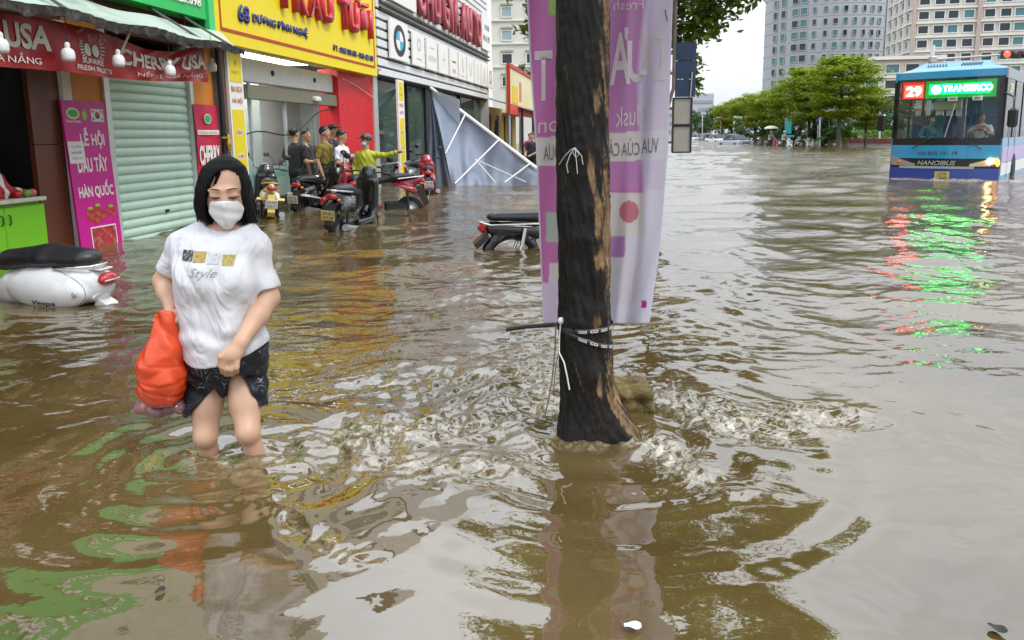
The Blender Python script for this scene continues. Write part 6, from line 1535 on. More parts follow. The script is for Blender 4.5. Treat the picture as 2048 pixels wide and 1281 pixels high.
person('bus passenger in teal raincoat and pale face mask beside the windscreen', p_, R(-40), 1.66, mat('coat_teal', (.03, .17, .22), .5), mat('trousers_dark', (.02, .022, .03), .8), arms=[((-.26, -.10, .82), (-.05, -.28, .74)), ((.26, -.10, .82), (.05, -.28, .76))], legs=seat_legs, hips=(0, 0, .62), head_rz=R(40), res=.016, mask=mat('mask_pale', (.6, .62, .62), .7), long_sleeve=True)
# ================================================================== people outside the shops
tee_k = mat('tee_black', (.010, .010, .012), .8, sheen=.2); tee_o = mat('polo_olive', (.20, .155, .025), .8); tee_w = mat('tee_white', (.72, .74, .80), .8); jean = mat('trousers_dark', (.02, .022, .03), .8); rain = mat('raincoat_yellow', (.62, .68, .055), .3, coat=.4, trans=.25, var=.15)
GP = 'onlookers outside the yellow sign shop'
def at(u, Y): q = P(u, 300, Y); return (q.x, Y, WALK)
person('man in black T-shirt with his back to the street beside the glass front', at(590, 14.4), R(160), 1.74, tee_k, jean, arms=[((-.26, .02, 1.10), (-.25, -.10, .86)), ((.27, -.02, 1.12), (.22, -.22, 1.02))], group=GP, head_rz=R(-20))
person('man in black T-shirt with folded arms turned to the man in olive', at(613, 15.0), R(70), 1.71, tee_k, jean, arms=[((-.26, -.05, 1.12), (.06, -.22, 1.08)), ((.26, -.05, 1.12), (-.04, -.25, 1.12))], group=GP, head_rz=R(-15))
person('man in olive polo shirt looking toward the raincoat wearer', at(650, 14.3), R(75), 1.75, tee_o, jean, group=GP, head_rz=R(0))
person('man in dark cap standing behind the man in white T-shirt', at(668, 15.6), R(40), 1.80, mat('tee_navy', (.02, .025, .05), .8), jean, group=GP, hat='cap', head_rz=R(20))
person('man in white T-shirt bending his forearms over the red scooter', at(683, 14.2), R(80), 1.68, tee_w, jean, arms=[((-.25, -.02, 1.12), (-.20, -.30, 1.10)), ((.25, -.05, 1.12), (.20, -.30, 1.12))], group=GP, head_rx=R(12))
HAT = mat('helmet_dark', (.03, .012, .015), .2, coat=.6)
person('person in yellow raincoat and dark helmet pointing along the flooded street', at(733, 13.75), R(-12), 1.58, rain, rain, arms=[((-.27, .02, 1.10), (-.20, -.16, .92)), ((.44, -.04, 1.33), (.70, -.10, 1.40))], group=GP, hat='helmet', mask=mat('mask_blue', (.42, .60, .70), .7), long_sleeve=True, coat=True, head_rz=R(-25))
hm = thing('helmet', 'red and white helmet held between the man in white and raincoat wearer', 'helmet', (P(711, 318, 14.0).x, 13.95, P(711, 318, 14).z))
f = Field((-.16, -.18, -.12), (.16, .18, .16), .012); f.ell((0, 0, 0), (.12, .14, .12), 0); f.half((0, 0, -1), (0, 0, -.05)); obj('shell', f.mesh(), mat('helmet_red', (.5, .02, .03), .25, coat=.5), hm)
MB().box((0, -.11, .05), (.14, .05, .07), bev=.02).build('visor', letter_w, hm); MB().tube([(-.1, 0, -.05), (0, -.04, -.18), (.1, 0, -.05)], .008, 6).build('strap', black_m, hm)
# people among the far stalls
HAT = mat('cap_pink', (.5, .12, .2), .6)
person('figure in dark clothes seen past the pink banner edge by the yellow stall', (P(1066, 300, 24).x, 24, WALK), R(-40), 1.62, mat('tee_grey', (.05, .05, .06), .8), jean, res=.018, arms=[((-.26, -.05, 1.1), (-.1, -.28, 1.0)), ((.26, -.05, 1.1), (.12, -.28, .98))])
person('person in pink top standing under the far stall roof', (P(1060, 290, 31).x, 31, WALK), R(-10), 1.6, mat('tee_pink', (.55, .05, .25), .8), jean, res=.02)
# riders on the far road
ride_legs = [((-.14, -.35, .62), (-.14, -.22, .34)), ((.14, -.35, .62), (.14, -.22, .34))]
ride_arms = [((-.30, -.20, 1.0), (-.30, -.46, .98)), ((.30, -.20, 1.0), (.30, -.46, .98))]
GR = 'riders on the far flooded road'
HAT = mat('helmet_white', (.66, .66, .64), .3)
for k, (u, v, sm, hm_, lab, slab) in enumerate(((1543, 292, mat('coat_grey', (.45, .44, .46), .7), 'helmet', 'scooter rider in pale coat under a cream sunshade', 'maroon scooter ridden under the cream sunshade'), (1570, 293, mat('coat_pale', (.40, .42, .42), .7), 'helmet', 'scooter rider in pale grey top beside the teal sign', 'white scooter ridden beside the teal sign'), (1607, 293, mat('coat_black', (.02, .02, .025), .7), 'helmet', 'scooter rider in black coat before the palms', 'silver scooter ridden before the palms'), (2044, 330, mat('coat_blue', (.02, .05, .22), .5), 'helmet', 'scooter rider in blue coat behind the bus', 'blue scooter at the rear corner of the bus'))):
    q = W(u, v); rz_ = R(-78 + 6 * k) if k < 3 else R(-120)
    body = (paint_r, paint_w, paint_s, mat('scooter_blue', (.02, .05, .25), .25, coat=.5))[k]
    scooter(slab, q.x, q.y, rz_, body, ground=GROUND, lean=0, group=GR, far=True)
    c, s_ = math.cos(rz_), math.sin(rz_)
    person(lab, (q.x - .22 * c, q.y - .22 * s_, GROUND + .02), rz_ + R(90), 1.68, sm, jean, arms=ride_arms, legs=ride_legs, hips=(0, 0, .93), lean=(0, -.08), res=.022, group=GR, hat=hm_, long_sleeve=True)
    if k == 0:
        sd_ = thing('sunshade', 'cream sunshade held over the rider in pale coat', 'umbrella', (q.x - .1, q.y, GROUND + 1.2)); MB().lathe([(.62, .75), (.55, .86), (.3, .98), (.01, 1.02)], 14).build('canopy', mat('cream_cloth', (.7, .68, .6), .7), sd_); MB().tube([(0, 0, -.2), (0, 0, 1.0)], .02, 6).build('pole', steel_m, sd_)
# ================================================================== the woman wading
WY = 2.93
def Q(u, v, dy=0.0): return np.array(P(u, v, WY + dy))
def build_woman():
    base = Vector((P(450, 915, WY).x, WY, GROUND))
    t = thing('person', 'woman in white T-shirt, dark shorts and white face mask wading knee deep', 'person', base)
    off = Matrix.Translation(-base)
    skin = mat('skin_fair', (.60, .37, .255), .48, sss=.25, var=.10, vscale=9)
    lo = Q(295, 955, -.32); hi = Q(590, 300, .22)
    lo = np.minimum(Q(295, 955, -.30), Q(295, 300, .2)); hi = np.maximum(Q(590, 300, .24), Q(590, 900, .24)); lo[1] = WY - .30; hi[1] = WY + .24; lo[2] = GROUND - .02
    def put(f, name, m, relax=1):
        me = f.mesh(relax); me.transform(off); return obj(name, me, m, t)
    # ---------------- skin: head, neck, arms, hands, legs in one surface
    f = Field(lo, hi, .0052)
    Mh = Matrix.Rotation(R(14), 4, 'Z') @ Matrix.Rotation(R(16), 4, 'X')
    hc = Vector(Q(453, 380, .0))
    def H(x, y, z): return np.array(hc + Mh @ Vector((x, y, z)))
    f.ell(H(0, .02, .02), (.074, .094, .103), .01, Mh)
    f.cone(H(0, -.035, -.02), H(0, -.052, -.085), .062, .038, .03).cone(H(-.028, -.04, -.04), H(.028, -.04, -.04), .042, .042, .02)
    f.cone(H(0, -.086, .014), H(0, -.098, -.018), .009, .012, .014)                # nose
    for q in (-1, 1):
        f.ell(H(q * .033, -.083, .006), (.021, .012, .013), .008, Mh)              # lids
        f.cone(H(q * .014, -.084, .030), H(q * .052, -.074, .026), .010, .008, .014)   # brow ridge
        f.ell(H(q * .078, .02, -.005), (.012, .022, .032), .008, Mh)
    f.cone(Q(446, 482, .045), H(0, .02, -.06), .062, .050, .03)
    f.loft([(Q(0, 712, 0)[2], Q(450, 712)[0], WY + .02, .145, .115), (Q(0, 620, 0)[2], Q(442, 620)[0], WY + .02, .135, .098), (Q(0, 500, 0)[2], Q(438, 500)[0], WY + .02, .150, .10), (Q(0, 470, 0)[2], Q(440, 470)[0], WY + .035, .13, .075), (Q(0, 458, 0)[2], Q(444, 458)[0], WY + .04, .085, .06)], .03, 2.4)
    sL, eL, wL = Q(362, 489, .03), Q(327, 562, .045), Q(341, 612, -.035)
    sR, eR, wR = Q(514, 493, .03), Q(537, 596, .01), Q(481, 686, -.165)
    f.cone(sL, eL, .040, .037, .03).cone(eL, (eL * .55 + wL * .45), .040, .036, .02).cone((eL * .55 + wL * .45), wL, .036, .0245, .02)
    mR = eR * .6 + wR * .4
    f.cone(sR, eR, .040, .041, .03).cone(eR, mR, .043, .041, .02).cone(mR, wR, .041, .027, .02)
    def chain(pts, rs, k=.004):
        for a, b, ra, rb in zip(pts[:-1], pts[1:], rs[:-1], rs[1:]): f.cone(a, b, ra, rb, k)
    # her left hand closed on the hem of the shorts: back of the hand to the camera, fingers folding down and under
    pr = Q(464, 711, -.185)
    f.cone(wR, pr, .027, .034, .015, squash=(1.05, .85, 1)); f.cone(Q(470, 705, -.178), Q(455, 722, -.180), .030, .028, .012)
    for j, (u0, v0, u1, v1, u2, v2) in enumerate(((447, 720, 443, 734, 446, 745), (456, 724, 453, 739, 455, 749), (465, 726, 463, 740, 464, 749), (474, 724, 473, 736, 473, 744))):
        chain([Q(u0, v0, -.195), Q(u1, v1, -.200), Q(u2, v2, -.172), Q(u2 + 1, v2 - 8, -.150)], [.0115, .0105, .0095, .0085])
    chain([Q(452, 702, -.19), Q(441, 714, -.205), Q(440, 730, -.200)], [.0125, .0115, .0095])
    # her right hand hooked round the bag handles
    pl = Q(343, 626, -.055)
    f.cone(wL, pl, .025, .030, .012, squash=(.9, 1.05, 1))
    for j, (du, dv) in enumerate(((-9, 8), (-3, 11), (4, 12), (10, 10))):
        chain([Q(343 + du * .7, 630, -.065), Q(342 + du, 637 + dv * .5, -.085), Q(343 + du, 642 + dv * .6, -.070), Q(344 + du * .9, 638 + dv * .3, -.052)], [.0105, .010, .009, .008])
    chain([Q(352, 622, -.06), Q(357, 634, -.075), Q(352, 643, -.085)], [.0115, .0105, .009])
    # legs
    hL, kL, aL = Q(417, 742, .03), Q(411, 872, -.060), Q(412, 915, .02); aL = np.array([aL[0] - .005, WY + .10, GROUND + .07])
    hR, kR, aR = Q(486, 742, .03), Q(496, 864, -.095), None; aR = np.array([kR[0] + .035, WY + .03, GROUND + .06])
    for h_, k_, a_, s_ in ((hL, kL, aL, -1), (hR, kR, aR, 1)):
        m_ = h_ * .45 + k_ * .55
        f.cone(h_, m_, .080, .061, .05).cone(m_, k_, .061, .046, .02)
        f.ell(k_ + np.array([0, -.016, .004]), (.033, .036, .040), .025)
        c_ = k_ * .6 + a_ * .4; f.cone(k_ + np.array([0, .005, 0]), c_ + np.array([0, .012, 0]), .038, .043, .02).cone(c_, a_, .043, .030, .03)
        f.cone(a_, a_ + np.array([0, -.15, -.045]), .034, .028, .03)
    put(f, 'body', skin)
    # ---------------- T-shirt
    f = Field(lo, hi, .0058)
    z = lambda v: Q(0, v)[2]
    def rw(v, l, r, cy, ry): a, b = Q(l, v)[0], Q(r, v)[0]; return (z(v), (a + b) / 2, WY + cy, (b - a) / 2, ry)
    f.loft([rw(742, 370, 534, .015, .142), rw(715, 368, 534, .012, .142), rw(680, 362, 531, .006, .140), rw(640, 357, 526, .006, .132), rw(600, 355, 519, .006, .130), rw(565, 353, 515, .003, .132), rw(530, 350, 516, .008, .128), rw(500, 350, 518, .014, .110), rw(478, 356, 517, .024, .090), rw(464, 368, 508, .032, .070), rw(452, 388, 500, .038, .062), rw(446, 404, 486, .042, .052)], .01, 2.45)
    f.ell(Q(398, 560, -.075), (.070, .055, .070), .06); f.ell(Q(472, 566, -.075), (.070, .055, .070), .06)
    for s_, e_, end, r0, r1 in ((sL, eL, Q(327, 541, .04), .045, .053), (sR, eR, Q(538, 577, .015), .045, .060)):
        n_ = (e_ - s_) / np.linalg.norm(e_ - s_); f.cone(s_, e_, r0, r1, .028, planes=((tuple(n_), tuple(end)),))
    f.cone(Q(400, 472, .035), sL, .045, .050, .03).cone(Q(484, 472, .035), sR, .045, .050, .03)
    f.cut(0 * f.D + 9) if False else None
    x, y, zz = f.ax[0][:, None, None], f.ax[1][None, :, None], f.ax[2][None, None, :]
    # scooped neckline
    nk = Q(449, 436, -.03); d = np.sqrt(((x - nk[0]) / .098) ** 2 + ((y - nk[1]) / .13) ** 2 + ((zz - nk[2]) / .052) ** 2) - 1
    f.cut((d * .05).astype(np.float32), None, .004)
    # hem: lower in the middle front, higher at the sides
    hem = Q(0, 724)[2] + .030 * ((x - Q(430, 724)[0]) / .16) ** 2 + .006 * np.sin(x * 42 + 1) + .012 * np.clip((x - Q(450, 724)[0]) / .16, 0, 1)
    f.D = np.maximum(f.D, (hem - zz).astype(np.float32))
    def folds(x, y, z):
        u_ = x - Q(440, 600)[0]; w_ = z - Q(440, 600)[2]
        a = .0050 * np.sin((u_ * 34 + w_ * 9) + 2.2 * np.sin(w_ * 7 + u_ * 5)) * np.clip(.7 - w_ * 3, .15, 1)
        b = .0042 * np.sin((u_ * .9 - w_ * .75) * 52 + 1.4 * np.sin(u_ * 17)) * np.exp(-((u_ - .11) / .09) ** 2 - ((w_ + .02) / .16) ** 2)
        c = .0045 * np.sin((u_ * .7 + w_ * .7) * 60 + 1) * np.exp(-((u_ + .13) / .07) ** 2 - ((w_ - .09) / .10) ** 2)
        e = .0040 * np.sin(w_ * 70 + u_ * 16 + np.sin(u_ * 30)) * np.exp(-((w_ + .13) / .06) ** 2)
        g = .0050 * np.sin((u_ * .5 + w_) * 46) * np.exp(-((u_ - .20) / .06) ** 2 - ((w_ - .10) / .12) ** 2)
        r1 = .013 * (np.abs(np.sin((u_ * .85 - w_ * .55) * 21 + .8 * np.sin(w_ * 11))) ** .5 - .75) * np.exp(-((u_ - .06) / .12) ** 2 - ((w_ + .03) / .17) ** 2)
        r2 = .011 * (np.abs(np.sin((u_ * .8 + w_ * .6) * 23 + .7 * np.sin(u_ * 13))) ** .5 - .75) * np.exp(-((u_ + .08) / .10) ** 2 - ((w_ - .06) / .15) ** 2)
        return -(a + b + c + e + g + r1 + r2) + 0 * y
    f.bend(folds)
    tee = mat('tee_bright_white', (.64, .64, .68), .75, sheen=.15, bump=.10, bscale=400)
    nt_ = tee.node_tree; bn_ = nt_.nodes['Principled BSDF']; old = bn_.inputs['Normal'].links[0].from_node
    tc_ = nt_.nodes.new('ShaderNodeTexCoord'); mp_ = nt_.nodes.new('ShaderNodeMapping'); mp_.inputs['Rotation'].default_value = (0, R(28), 0); mp_.inputs['Scale'].default_value = (1.5, .8, .6); nt_.links.new(tc_.outputs['Object'], mp_.inputs[0])
    nz_ = nt_.nodes.new('ShaderNodeTexNoise'); nz_.inputs['Scale'].default_value = 7.5; nz_.inputs['Detail'].default_value = 2.5; nz_.inputs['Distortion'].default_value = 1.1; nt_.links.new(mp_.outputs[0], nz_.inputs['Vector'])
    b2 = nt_.nodes.new('ShaderNodeBump'); b2.inputs['Strength'].default_value = .85; b2.inputs['Distance'].default_value = .035; nt_.links.new(nz_.outputs[0], b2.inputs['Height']); nt_.links.new(b2.outputs[0], old.inputs['Normal'])
    shirt = put(f, 'shirt', tee, 0)
    bv = BVHTree.FromPolygons([v.co for v in shirt.data.vertices], [p.vertices for p in shirt.data.polygons])
    def onto(me, u, v, k=1.0, off_=.0022, name='print', m=None, rot=0.0):
        subdivide(me, .012); c, s_ = math.cos(rot), math.sin(rot)
        o_ = P(u, v, WY - .12) - base
        def fn(p):
            q = Vector((o_.x + p.x * c - p.y * s_, -.6, o_.z + p.x * s_ + p.y * c)); h = bv.ray_cast(q, Vector((0, 1, 0)))
            return (h[0] + Vector((0, -off_, 0))) if h[0] is not None else Vector((q.x, -.12, q.z))
        warp(me, fn); return obj(name, me, m, shirt)
    pr1 = mat('animal_print_dark', (.03, .028, .03), .7, var=.0, dirt=(.6, .55, .5), dirt_amt=1, dscale=75); pr2 = mat('animal_print_tan', (.42, .30, .09), .7, dirt=(.03, .025, .02), dirt_amt=1, dscale=85)
    pr3 = mat('animal_print_zebra', (.55, .56, .60), .7, dirt=(.05, .06, .09), dirt_amt=1, dscale=60, stretch=(1, 1, 3)); pr4 = mat('animal_print_tiger', (.42, .33, .10), .7, dirt=(.03, .025, .02), dirt_amt=1, dscale=60, stretch=(3, 1, 1))
    for (u, v, m_) in ((371, 513, pr1), (397, 515, pr2), (425, 519, pr3), (454, 522, pr4)): onto(rect_mesh(.046, .040), u, v, m=m_, name='printed_patch', rot=R(-3))
    onto(text_mesh('Style', .105, .044, shear=.45), 408, 548, m=mat('print_grey', (.32, .32, .38), .7), name='printed_lettering', rot=R(-3))
    # ---------------- shorts, hems pulled up in a slant
    f = Field(lo, hi, .0055)
    f.loft([(z(790), Q(448, 790)[0], WY + .03, .05, .10), (z(765), Q(448, 765)[0], WY + .03, .135, .118), (z(735), Q(451, 735)[0], WY + .02, .162, .128), (z(700), Q(452, 700)[0], WY + .02, .158, .128)], .02, 2.6)
    def pl(a, b, keep):                      # plane through two picture points, parallel to the sight line's depth
        a_, b_ = Q(*a), Q(*b); d_ = b_ - a_; n_ = np.array([-d_[2], 0, d_[0]]); n_ /= np.linalg.norm(n_)
        k_ = Q(*keep) - a_
        if n_ @ k_ > 0: n_ = -n_
        return (tuple(n_), tuple(a_))
    f.cone(Q(412, 742, .03), Q(409, 860, -.045), .090, .074, .02)
    f.cone(Q(490, 742, .03), Q(499, 850, -.06), .090, .076, .02)
    f.cone(Q(478, 735, -.09), Q(456, 745, -.14), .030, .022, .04)
    f.bend(lambda x, y, z: .0035 * np.sin((x + z) * 66 + 2 * np.sin(z * 20)) + .003 * np.sin((x * .6 - z) * 80))
    f.half((0, 0, 1), (0, 0, z(703)))
    x_ = f.ax[0]; hu = [360, 379, 405, 430, 441, 447, 452, 458, 468, 478, 500, 521, 545]; hv = [836, 832, 803, 774, 790, 800, 792, 762, 742, 738, 776, 813, 816]
    hz_ = np.interp(x_, [Q(a, b, -.06)[0] for a, b in zip(hu, hv)], [Q(a, b, -.06)[2] for a, b in zip(hu, hv)]).astype(np.float32)
    yb_ = np.clip((f.ax[1] - (WY - .02)) * .8, 0, .06).astype(np.float32)      # the cloth hangs lower behind the thighs
    f.D = np.maximum(f.D, (hz_[:, None, None] - yb_[None, :, None] - f.ax[2][None, None, :]) * .8).astype(np.float32)
    m = mat('shorts_satin', (.010, .011, .016), .42, spec=.25)
    nt = m.node_tree; b = nt.nodes['Principled BSDF']; N, L = nt.nodes.new, nt.links.new
    tc = N('ShaderNodeTexCoord'); vo = N('ShaderNodeTexVoronoi'); vo.inputs['Scale'].default_value = 15; vo.inputs['Randomness'].default_value = .8; L(tc.outputs['Object'], vo.inputs['Vector'])
    mu = N('ShaderNodeMath'); mu.operation = 'MULTIPLY'; mu.inputs[1].default_value = 34; L(vo.outputs['Distance'], mu.inputs[0]); si = N('ShaderNodeMath'); si.operation = 'SINE'; L(mu.outputs[0], si.inputs[0])
    nz = N('ShaderNodeTexNoise'); nz.inputs['Scale'].default_value = 22; L(tc.outputs['Object'], nz.inputs['Vector']); ad = N('ShaderNodeMath'); ad.operation = 'ADD'; L(si.outputs[0], ad.inputs[0]); L(nz.outputs[0], ad.inputs[1])
    rp = N('ShaderNodeValToRGB'); rp.color_ramp.elements[0].position = .86; rp.color_ramp.elements[0].color = (.008, .009, .013, 1); rp.color_ramp.elements[1].position = .95; rp.color_ramp.elements[1].color = (.28, .28, .32, 1)
    mr = N('ShaderNodeMapRange'); mr.inputs[1].default_value = -.6; mr.inputs[2].default_value = 1.75; L(ad.outputs[0], mr.inputs[0]); L(mr.outputs[0], rp.inputs[0]); L(rp.outputs[0], b.inputs['Base Color'])
    put(f, 'shorts', m)
    # ---------------- hair: chin-length bob parted off centre
    hlo, hhi = np.minimum(Q(360, 470, -.2), Q(360, 300, .2)), np.maximum(Q(540, 300, .2), Q(540, 470, .2)); hlo[1] = WY - .17; hhi[1] = WY + .2
    f = Field(hlo, hhi, .0042)
    f.loft([rw(452, 402, 506, .035, .080), rw(444, 397, 504, .03, .100), rw(425, 392, 502, .025, .110), rw(405, 391, 501, .02, .115), rw(380, 394, 497, .018, .116), rw(358, 400, 490, .016, .110), rw(340, 407, 484, .014, .096), rw(326, 422, 470, .014, .066), rw(317, 438, 456, .015, .028), rw(314, 444, 450, .015, .010)], .0, 2.2)
    x, y, zz = f.ax[0][:, None, None], f.ax[1][None, :, None], f.ax[2][None, None, :]
    # opening for the face: narrow at the parting, wider to the jaw
    zt, zb = Q(0, 343)[2], Q(0, 452)[2]
    tt_ = np.clip((zt - zz) / (zt - zb), 0, 1)
    cx = np.interp(tt_.ravel(), [0, .2, .5, 1], [Q(465, 340)[0], Q(463, 360)[0], Q(459, 395)[0], Q(459, 450)[0]]).reshape(tt_.shape)
    hw = np.interp(tt_.ravel(), [0, .05, .12, .28, .55, 1], [.006, .024, .037, .053, .064, .070]).reshape(tt_.shape)
    op = np.maximum(np.abs(x - cx) - hw, (y - (WY - .018)))
    op = np.maximum(op, zz - zt)
    f.cut(op.astype(np.float32), None, .006)
    nk2 = Q(452, 450, -.05); f.cut((np.sqrt(((x - nk2[0]) / .075) ** 2 + ((y - nk2[1]) / .10) ** 2 + ((zz - nk2[2]) / .06) ** 2) - 1).astype(np.float32) * .06, None, .005)
    def strands(x, y, z):
        a = np.arctan2(x - Q(446, 380)[0], -(y - WY - .02)); zt_ = z - Q(0, 380)[2]
        return .0015 * np.sin(a * 46 + 2.5 * np.sin(zt_ * 22) + 1.2 * np.sin(a * 7)) + .0014 * np.sin(a * 97 + zt_ * 30) + .004 * np.sin(a * 5 + zt_ * 30) * np.clip(-zt_ * 12, 0, 1)
    f.bend(strands)
    hair = put(f, 'hair', mat('hair_bob', (.004, .0035, .0035), .45, spec=.14, bump=.5, bscale=220, stretch=(1, 1, .08)), 0)
    hs = MB(); g = random.Random(3)
    for k in range(70):
        a = g.uniform(-2.9, 2.9)
        if abs(a) < .72: a += math.copysign(.75, a)
        cx_, cy_ = Q(447, 440)[0], WY + .03
        r0 = g.uniform(.090, .108); zs = Q(0, 400 + g.uniform(-25, 10))[2]; ze = Q(0, g.uniform(444, 460))[2]
        p0 = Vector((cx_ + r0 * math.sin(a), cy_ - r0 * .98 * math.cos(a), zs)); p2 = Vector((cx_ + (r0 - g.uniform(-.012, .018)) * math.sin(a + .1), cy_ - (r0 - .01) * .95 * math.cos(a + .1), ze)); p1 = p0.lerp(p2, .6) + Vector((math.sin(a), -math.cos(a), 0)) * .006
        hs.tube([tuple(q - base) for q in (p0, p1, p2)], [.0035, .004, .0008], 4, False)
    for (pts) in ([(436, 346), (428, 372), (424, 396), (421, 420)], [(440, 345), (433, 366), (428, 388)], [(478, 346), (489, 368), (493, 392), (496, 420)], [(500, 430), (506, 445), (512, 447)]):
        hs.tube([tuple(Vector(Q(u, v, -.078 if v < 400 else -.07)) - base) for u, v in pts], [.004] * (len(pts) - 1) + [.001], 5, False)
    hs.build('loose_strands', mat('hair_bob', (0, 0, 0)), hair)
    # ---------------- face mask with fold, ear loops; lashes and brows
    f = Field(np.array(hc) - .16, np.array(hc) + .14, .0042)
    f.ell(H(0, -.055, -.056), (.065, .066, .066), .01, Mh).cone(H(0, -.104, -.006), H(0, -.122, -.050), .014, .016, .03).cone(H(0, -.118, -.055), H(0, -.085, -.118), .016, .014, .03)
    for q in (-1, 1): n_ = Mh @ Vector((q * .60, -.80, 0)); f.half(tuple(n_), tuple(H(0, -.123, -.05)), .006)
    n_ = Mh @ Vector((0, .30, 1)); f.half(tuple(n_), tuple(H(0, -.09, -.012)), .003); n_ = Mh @ Vector((0, 1, 0)); f.half(tuple(n_), tuple(H(0, -.040, 0)), .004)
    f.bend(lambda x, y, z: .0012 * np.sin((z - hc.z) * 150 + (x - hc.x) * 40))
    mk = put(f, 'face_mask', mat('mask_white', (.76, .76, .77), .7))
    for q in (-1, 1): MB().tube([tuple(Vector(H(q * .055, -.068, -.03)) - base), tuple(Vector(H(q * .074, -.02, -.012)) - base), tuple(Vector(H(q * .080, .02, -.004)) - base)], .0018, 5).build('ear_loop', mk.data.materials[0], mk)
    ink = mat('brow_ink', (.030, .018, .014), .8)
    for q in (-1, 1):
        MB().tube([tuple(Vector(H(q * .013, -.0955, .0330)) - base), tuple(Vector(H(q * .034, -.0930, .0370)) - base), tuple(Vector(H(q * .055, -.0810, .0335)) - base)], [.0016, .0026, .0010], 6).build('eyebrow', ink, t)
        MB().tube([tuple(Vector(H(q * .016, -.0955, .0035)) - base), tuple(Vector(H(q * .033, -.0965, .0000)) - base), tuple(Vector(H(q * .051, -.0850, .0040)) - base)], [.0022, .0046, .0026], 6).build('eyelashes', ink, t)
    return t
build_woman()
# red plastic bag in her hand, a clear bag of fruit under it
bp = P(325, 720, WY - .09)
bag = thing('plastic_bag', 'bright orange-red plastic bag hanging from the wading woman\'s hand', 'bag', bp)
def BQ(u, v, dy=0.0): return np.array(P(u, v, WY - .09 + dy)) - np.array(bp)
lo = np.array(BQ(255, 840)) ; hi = np.array(BQ(395, 605)); lo[1], hi[1] = -.14, .14
f = Field(lo, hi, .0048)
def br(v, l, r, d): a, b = BQ(l, v)[0], BQ(r, v)[0]; return (BQ(0, v)[2], (a + b) / 2, 0, (b - a) / 2, d)
f.loft([br(815, 305, 345, .030), br(805, 290, 358, .060), br(785, 279, 368, .078), br(760, 275, 372, .088), br(735, 277, 371, .088), br(710, 282, 367, .078), br(690, 290, 362, .062), br(672, 300, 358, .045), br(655, 305, 357, .032), br(640, 306, 355, .022), br(627, 305, 350, .016)], 0, 2.2)
f.cone(BQ(312, 632), BQ(306, 628), .012, .008, .02)
def crease(x, y, z):
    v_ = z
    a = .0050 * np.abs(np.sin((x * 1.0 - z * .45) * 38 + 1.2 * np.sin(x * 21))) * np.exp(-((z - .11) / .08) ** 2)
    b = .003 * np.exp(-((z + .005 + x * .18) / .006) ** 2) * np.clip((x + .07) * 12, 0, 1) + .004 * np.exp(-((z + .085 - 2.2 * x * x + .1 * x) / .008) ** 2) + .004 * np.exp(-((z + .12 + x * .35) / .006) ** 2)
    c = .004 * np.sin(x * 90 + z * 12) * np.clip((z - .06) / .1, 0, 1) + .0030 * np.sin(x * 31 + z * 17 + 2 * np.sin(z * 19)) + .005 * np.abs(np.sin((x * .9 + z * .7) * 26)) * np.exp(-((z - .03) / .06) ** 2)
    return a + b + c + 0 * y
f.bend(crease)
gq = np.random.RandomState(5)
tab = gq.uniform(-1, 1, (9, 12)); tab[:, -1] = tab[:, 0]           # coarse random lattice, read linearly: flat facets of crumpled film
def facet(x, y, z):
    a_ = (np.arctan2(x + 0 * z, -y + 0 * z) / (2 * math.pi) + .5 + 0 * z) * 11; zt_ = np.clip((z + .19) / .40, 0, .999) * 8 + .9 * np.sin(a_ * 1.7) * .4
    zt_ = np.clip(zt_, 0, 7.999) + 0 * a_
    i0, j0 = np.floor(zt_).astype(int), np.clip(np.floor(a_).astype(int), 0, 10); fz_, fa_ = zt_ - i0, a_ - j0
    return .0085 * np.where(fz_ + fa_ < 1, tab[i0, j0] + fz_ * (tab[i0 + 1, j0] - tab[i0, j0]) + fa_ * (tab[i0, j0 + 1] - tab[i0, j0]), tab[i0 + 1, j0 + 1] + (1 - fz_) * (tab[i0, j0 + 1] - tab[i0 + 1, j0 + 1]) + (1 - fa_) * (tab[i0 + 1, j0] - tab[i0 + 1, j0 + 1]))
f.bend(facet)
obj('bag', f.mesh(0), mat('orange_plastic', (.80, .085, .018), .28, coat=.3, trans=.22), bag)
hd_ = MB()
for q in (-1, 1):
    pts = [BQ(322 + q * 12, 645, .0), BQ(330 + q * 10, 628, .015), BQ(345 + q * 4, 617, .03), BQ(350, 624, .045)]
    hd_.tube([tuple(p) for p in pts], [.016, .012, .009, .008], 8)
hd_.build('handles', MATS['orange_plastic'], bag)
cbp = P(328, 812, WY - .03)
cb_ = thing('plastic_bag', 'clear plastic bag with dark pink contents under the orange bag', 'bag', cbp)
f = Field((-.16, -.10, -.06), (.16, .10, .06), .006)
for k, (x, y, z, r_) in enumerate(((-.08, 0, .0, .036), (-.03, -.02, -.012, .038), (.025, .01, -.008, .036), (.07, -.01, .008, .038), (-.05, .03, .01, .035))): f.ell((x, y, z), (r_ * 1.1, r_, r_ * .85), .02)
f.bend(lambda x, y, z: .004 * np.sin(x * 70 + z * 40) + .003 * np.sin(x * 33 - z * 90))
obj('contents', f.mesh(0), mat('pink_contents', (.34, .10, .10), .3, dirt=(.04, .015, .02), dirt_amt=.9, dscale=14, coat=.5, var=.5, vscale=9), cb_)
f = Field((-.17, -.11, -.07), (.17, .11, .07), .007); f.ell((0, 0, 0), (.125, .075, .048), 0); f.bend(lambda x, y, z: .006 * np.sin(x * 55 + z * 50) + .004 * np.sin(z * 90 - x * 40))
obj('film', f.mesh(0), glass('clear_film', (.92, .90, .92), .05, .08), cb_)

